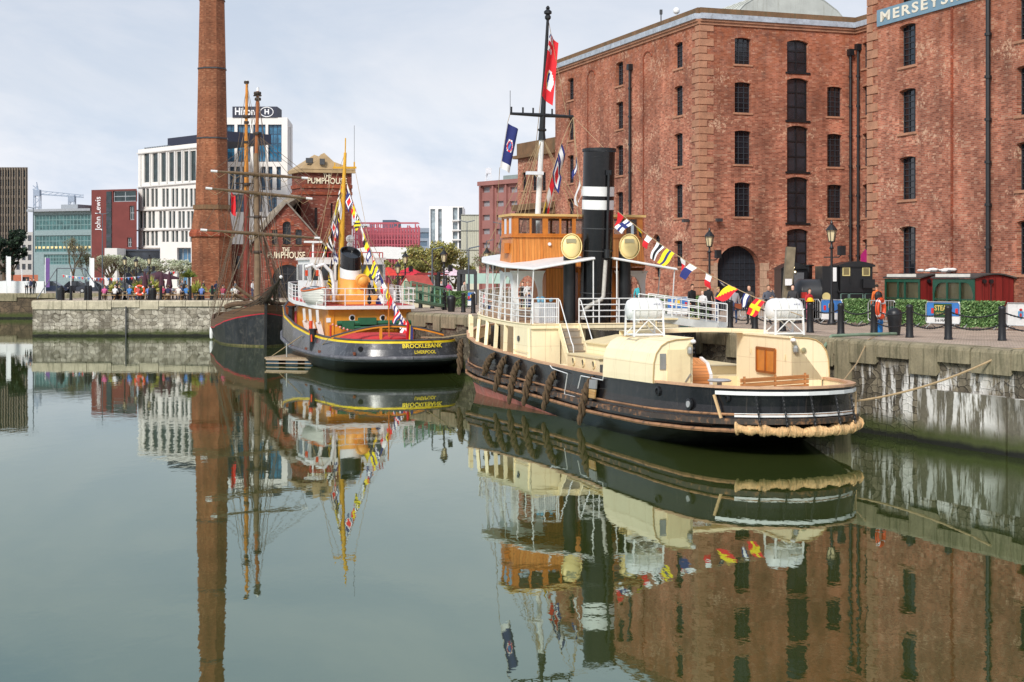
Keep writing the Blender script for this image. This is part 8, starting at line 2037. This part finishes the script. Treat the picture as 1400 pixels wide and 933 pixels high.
# ------------------------------------------------------------------ plants and trees
def leafcloud(mb, c, rr, n, rnd, size, nm=3, flat=.75):
    c = Vector(c)
    for i in range(n):
        u = Vector((rnd.gauss(0, 1), rnd.gauss(0, 1), rnd.gauss(0, 1))).normalized(); q = rnd.random() ** .42
        p = c + Vector((u.x * rr, u.y * rr, u.z * rr * flat)) * q; v = Vector((rnd.uniform(-1, 1), rnd.uniform(-1, 1), rnd.uniform(-1, 1))).normalized()
        d = v.orthogonal().normalized() * size * rnd.uniform(.6, 1.4); e = v.cross(d) * .7
        mb.add([p - d, p - e, p + d, p + e], [(0, 1, 2, 3)], rnd.randrange(nm))
def tree(px, D, h, w_, label, mats, leaf=.16, dens=1.0, bare=False, seed=1, group=None, trunkh=.3, name='tree', z0=Q, flat=.75):
    rnd = random.Random(seed); r = empty(name, (PX(px, D), D, z0), label, 'tree', group); BK = M('bark', rgb(96, 80, 62), .9, .3, 4)
    mb = MB(); tips = []
    def grow(p, d, L, rad, lvl):
        q = p + d * L; mb.tube([p, p.lerp(q, .5) + Vector((rnd.uniform(-1, 1), rnd.uniform(-1, 1), 0)) * L * .05, q], [rad, rad * .85, rad * .65], 5 if lvl < 2 else 3, False)
        if lvl >= (4 if bare else 3): tips.append(q); return
        for i in range(rnd.randint(3, 4)):
            a = rnd.uniform(0, 2 * PI); sp = rnd.uniform(.35, .85); n = (d + Vector((math.cos(a) * sp * w_ / h * 1.6, math.sin(a) * sp * w_ / h * 1.6, rnd.uniform(-.1, .35)))).normalized()
            grow(q if i else p.lerp(q, .85), n, L * rnd.uniform(.6, .85), rad * .6, lvl + 1)
        tips.append(q)
    grow(Vector((0, 0, 0)), Vector((rnd.uniform(-.05, .05), 0, 1)).normalized(), h * trunkh, h * .022, 0); 
    mz = max(t.z for t in tips); sx = (w_ / 2) / max(max(abs(t.x) for t in tips), .01)
    sc_ = lambda p: Vector((p.x * sx, p.y * sx, p.z * h * .93 / mz))
    mb.v = [sc_(p) for p in mb.v]; tips = [sc_(p) for p in tips]; mb.build('trunk', BK, r)
    mb = MB()
    for t in tips:
        if t.z < h * .22: continue
        leafcloud(mb, t, w_ * .11 * rnd.uniform(.5, 1.4), int(46 * dens * rnd.uniform(.3, 1.3)), rnd, leaf, len(mats), flat)
    if mb.v: mb.build('crown', mats, r)
    return r
SPR = [M('spring_leaf', rgb(146, 146, 76), .7), M('spring_leaf_dark', rgb(104, 106, 58), .7), M('spring_leaf_pale', rgb(184, 176, 104), .7)]
BLO = [M('blossom', rgb(220, 222, 200), .8), M('blossom_green', rgb(184, 194, 156), .8), M('blossom_grey', rgb(150, 154, 128), .8)]
EVG = [M('evergreen', rgb(40, 62, 40), .8), M('evergreen_dark', rgb(26, 42, 30), .8)]
BRN = [M('bud_brown', rgb(120, 106, 88), .9), M('bud_green', rgb(134, 136, 96), .9)]
tree(600, 128, 5.3, 5.0, 'broad spring tree with olive leaves in front of the white tower', SPR, .1, 1.8, seed=4, trunkh=.2); tree(563, 132, 4.2, 4.6, 'lower spring tree left of the slim dark pole', SPR, .1, 1.8, seed=7, trunkh=.2)
tree(585, 136, 5.0, 4.6, 'olive tree between the two lantern posts', SPR, .1, 1.8, seed=9, trunkh=.2); tree(622, 131, 4.0, 3.4, 'thin tree at the right end of the spring trees', SPR, .09, .9, seed=12, trunkh=.2); tree(540, 140, 3.8, 4.0, 'small olive tree behind the yellow tug rail', SPR, .1, 1.4, seed=16, trunkh=.2)
tree(680, 150, 5.2, 5, 'bare budding tree behind the bow of the black tug', BRN, .07, .6, True, seed=14); tree(700, 160, 4.6, 5, 'bare budding tree behind the wheelhouse arch', BRN, .07, .6, True, seed=15)
for i, px in enumerate((150, 166, 183, 199, 216, 232, 246)): tree(px, 232 + (i % 3) * 5, 5.6 - .15 * i, 4.2, 'pale blossoming tree, %s from the left in the row' % ORD[i], BLO, .09, 1.9, seed=20 + i, group='blossoming trees behind the far quay', trunkh=.16)
tree(101, 190, 7.4, 3.6, 'bare brown tree in front of the green glass offices', BRN, .05, .3, True, seed=31); tree(118, 192, 5.4, 2.6, 'smaller bare tree left of the red store', BRN, .05, .3, True, seed=32); tree(150, 190, 5.0, 4.6, 'low bare tree in front of the red store', BRN, .05, .3, True, seed=33)
tree(5, 215, 9.0, 6.0, 'dark evergreen tree cut by the left edge', EVG, .2, 3.0, seed=40, trunkh=.2); tree(17, 222, 6.6, 3.4, 'smaller dark evergreen right of the big one', EVG, .18, 2.4, seed=41, trunkh=.2)
def spiky(px, D, h, w_, label, mats, pot=True, trunk=0):
    r = empty('plant', (PX(px, D), D, Q), label, 'plant'); rnd = random.Random(int(px))
    if pot: mb = MB(); mb.lathe([(.32, 0), (.45, .6), (.42, .62)], (0, 0, 0), 12); mb.build('pot', M('pot_dark', rgb(60, 62, 60), .7), r)
    if trunk: mb = MB(); mb.tube([(0, 0, 0), (.05, 0, trunk)], .1, 6); mb.build('trunk', MATS['bark'], r)
    mb = MB(); z0 = trunk or .55
    for i in range(110):
        a = rnd.uniform(0, 2 * PI); t = rnd.uniform(.1, 1.2); L = h * rnd.uniform(.6, 1); d = Vector((math.cos(a) * math.sin(t), math.sin(a) * math.sin(t), math.cos(t)))
        p = Vector((0, 0, z0)); m_ = p + Vector((d.x * w_, d.y * w_, d.z * L)) * .6; e = p + Vector((d.x * w_ * 1.1, d.y * w_ * 1.1, d.z * L - L * .25 * math.sin(t))); s_ = d.cross(Vector((0, 0, 1))).normalized() * .05
        mb.add([p - s_, p + s_, m_ + s_, e, m_ - s_], [(0, 1, 2, 3, 4)], i % 2)
    mb.build('leaves', mats, r)
YG = [M('yucca', rgb(150, 160, 70), .6), M('yucca_pale', rgb(190, 186, 96), .6)]
spiky(158, 138, 1.6, .9, 'spiky plant in a dark pot behind the leftmost drinkers', YG); spiky(192, 137.5, 1.7, 1.3, 'wide spiky plant behind the orange life ring on the far quay', YG); spiky(208, 137.5, 2.0, 1.0, 'tall spiky plant beside the closed parasol', YG); spiky(270, 135, 1.5, 1.0, 'yellowish spiky plant by the chimney base', YG)
spiky(258, 136, 1.0, .9, 'small palm tree with a round head beside the chimney', [M('palm', rgb(96, 112, 50), .6), M('palm_pale', rgb(140, 146, 70), .6)], False, 2.0)

# ------------------------------------------------------------------ far left: cars, hoarding, banners, swing frame
def car(px, D, c, label):
    r = empty('parked_car', (PX(px, D), D, Q), label, 'car', 'cars parked behind the far quay'); pm = M('car_%d' % int(sum(c) * 1000), c, .25, .05)
    mb = MB(); L, W_ = 2.15, .85
    side = [(-L, .35), (-L, .75), (-L * .62, .92), (L * .55, .92), (L * .95, .72), (L, .4), (L * .9, .28), (-L * .95, .28)]
    mb.prism([(x, -W_, z) for x, z in side], (0, 2 * W_, 0)); b = mb.build('body', pm, r)
    roof = [(-L * .72, .92), (-L * .45, 1.4), (L * .12, 1.45), (L * .5, .92)]
    mb = MB(); mb.prism([(x, -W_ * .9, z) for x, z in roof], (0, 1.8 * W_, 0)); mb.build('glasshouse', glass('car_glass', (.03, .035, .04), .1), r)
    mb = MB(); mb.prism([(x, -W_ * .88, z + .02) for x, z in (roof[1], roof[2], (L * .1, 1.5), (-L * .43, 1.46))], (0, 1.76 * W_, 0)); mb.build('roof', pm, r)
    for x in (-L * .64, L * .62):
        for y in (-W_, W_ - .18): mb = MB(); mb.lathe([(.31, 0), (.31, .2)], (x, y - .01, .31), 14, (0, 1, 0)); wh = mb.build('wheel', plain((.02, .02, .02)), r); mb = MB(); mb.lathe([(.18, 0), (.18, .22)], (x, y - .02, .31), 10, (0, 1, 0)); mb.build('rim', STEEL, wh)
    for s_ in (-1, 1): mb = MB(); mb.box((s_ * (L - .04), -.6, .66), (.14, .3, .12)); mb.build('headlight', plain((.6, .6, .6) if s_ > 0 else (.5, .02, .02), .3), r)
car(72, 189, (.02, .03, .06), 'dark blue car left of the swing frame'); car(106, 190, (.015, .015, .02), 'black car behind the swing frame'); car(130, 188, (.04, .045, .06), 'dark slate car left of the beer tables'); car(165, 187, (.05, .06, .08), 'blue grey car behind the leftmost drinkers'); car(15, 206, (.5, .5, .52), 'silver car behind the white hoarding')
mb = MB(); mb.box((PX(26, 186), 186.5, Q + .75), (PX(53, 186) - PX(-12, 186), .12, 1.5)); tag(mb.build('hoarding', M('hoarding_white', rgb(220, 222, 222), .6, .08, .5)), 'long white hoarding on the quay at the left edge', 'hoarding')
for i, (px, D, y0) in enumerate(((9, 185, 350), (62, 185, 352), (123, 186, 352), (30, 190, 368), (97, 188, 372))):
    r = empty('flag_pole', (PX(px, D), D, Q), 'white banner pole on the far quay, %s in the row' % ['leftmost', 'second tall one', 'one left of the red store', 'short one by the kiosk', 'short one behind the swing frame'][i], 'banner pole', 'white banner poles'); h = PZ(y0, D) - Q
    mb = MB(); mb.tube([(0, 0, 0), (0, 0, h)], .06, 6); mb.build('pole', WHITEC, r)
    if i < 3: mb = MB(); mb.box((.28, 0, h - 1.9), (.5, .03, 3.6)); mb.build('banner', M('banner_plum', rgb(110, 80, 140), .8) if i == 1 else WHITEC, r)
r = empty('swing_frame', (PX(97, 145), 145, Q), 'grey steel A-frame standing on the far quay', 'frame'); mb = MB()
for s_ in (-1, 1):
    for d in (-.7, .7): mb.tube([(s_ * 2.6 * .9 + d * .0 + s_ * .0 + d, d, 0), (s_ * .55 * 1.0 + s_ * .8, 0, 2.9)], .05, 6)
mb.tube([(-1.35, 0, 2.9), (1.35, 0, 2.9)], .06, 6); mb.build('frame', M('post_grey', rgb(84, 92, 100), .5), r)
mb = MB(); mb.lathe([(.35, 0), (.36, .9), (.3, 1.1)], (0, 0, 0), 12); o = mb.build('litter_bin', IRON); o.location = (PX(83, 134.5), 134.5, Q); tag(o, 'dark litter bin at the left end of the pale quay', 'bin')
mb = MB(); mb.lathe([(.35, 0), (.36, .9), (.3, 1.1)], (0, 0, 0), 12); o = mb.build('litter_bin', IRON); o.location = (PX(208, 133.6), 133.6, Q); tag(o, 'dark litter bin between the beer tables', 'bin')
r = empty('string_flags', (PX(140, 150), 150, Q), 'string of tiny red, white and blue flags above the far tables', 'bunting'); a, b = PT(85, 376, 160), PT(240, 371, 148); mb = MB(); mb.tube([a.lerp(b, i / 16) + Vector((0, 0, -2.0 * (i / 16) * (1 - i / 16))) for i in range(17)], .015, 4); mb.build('cord', WHITEC, r, world=True)
for i in range(34):
    t = (i + .5) / 34; p = a.lerp(b, t) + Vector((0, 0, -2.0 * t * (1 - t))); mb = MB(); mb.prism([p + Vector((-.12, 0, 0)), p + Vector((.12, 0, 0)), p + Vector((0, 0, -.3))], (0, .01, 0)); mb.build('flag', flagm('RWS'[i % 3]), r, world=True)
# steps, chains of light detail on the quay behind the tug
mb = MB()
for i in range(40):
    t = i / 39; mb.tube([Vector((PX(930 + 60 * t, 63), 63 - 3 * t, Q + .03 + .02 * (i % 2))), Vector((PX(932 + 60 * t, 63), 63.4 - 3 * t, Q + .05))], .03, 4)
tag(mb.build('green_rope', M('teal_rope', rgb(34, 100, 86), .9)), 'heap of teal rope on the quay behind the gangway', 'rope')
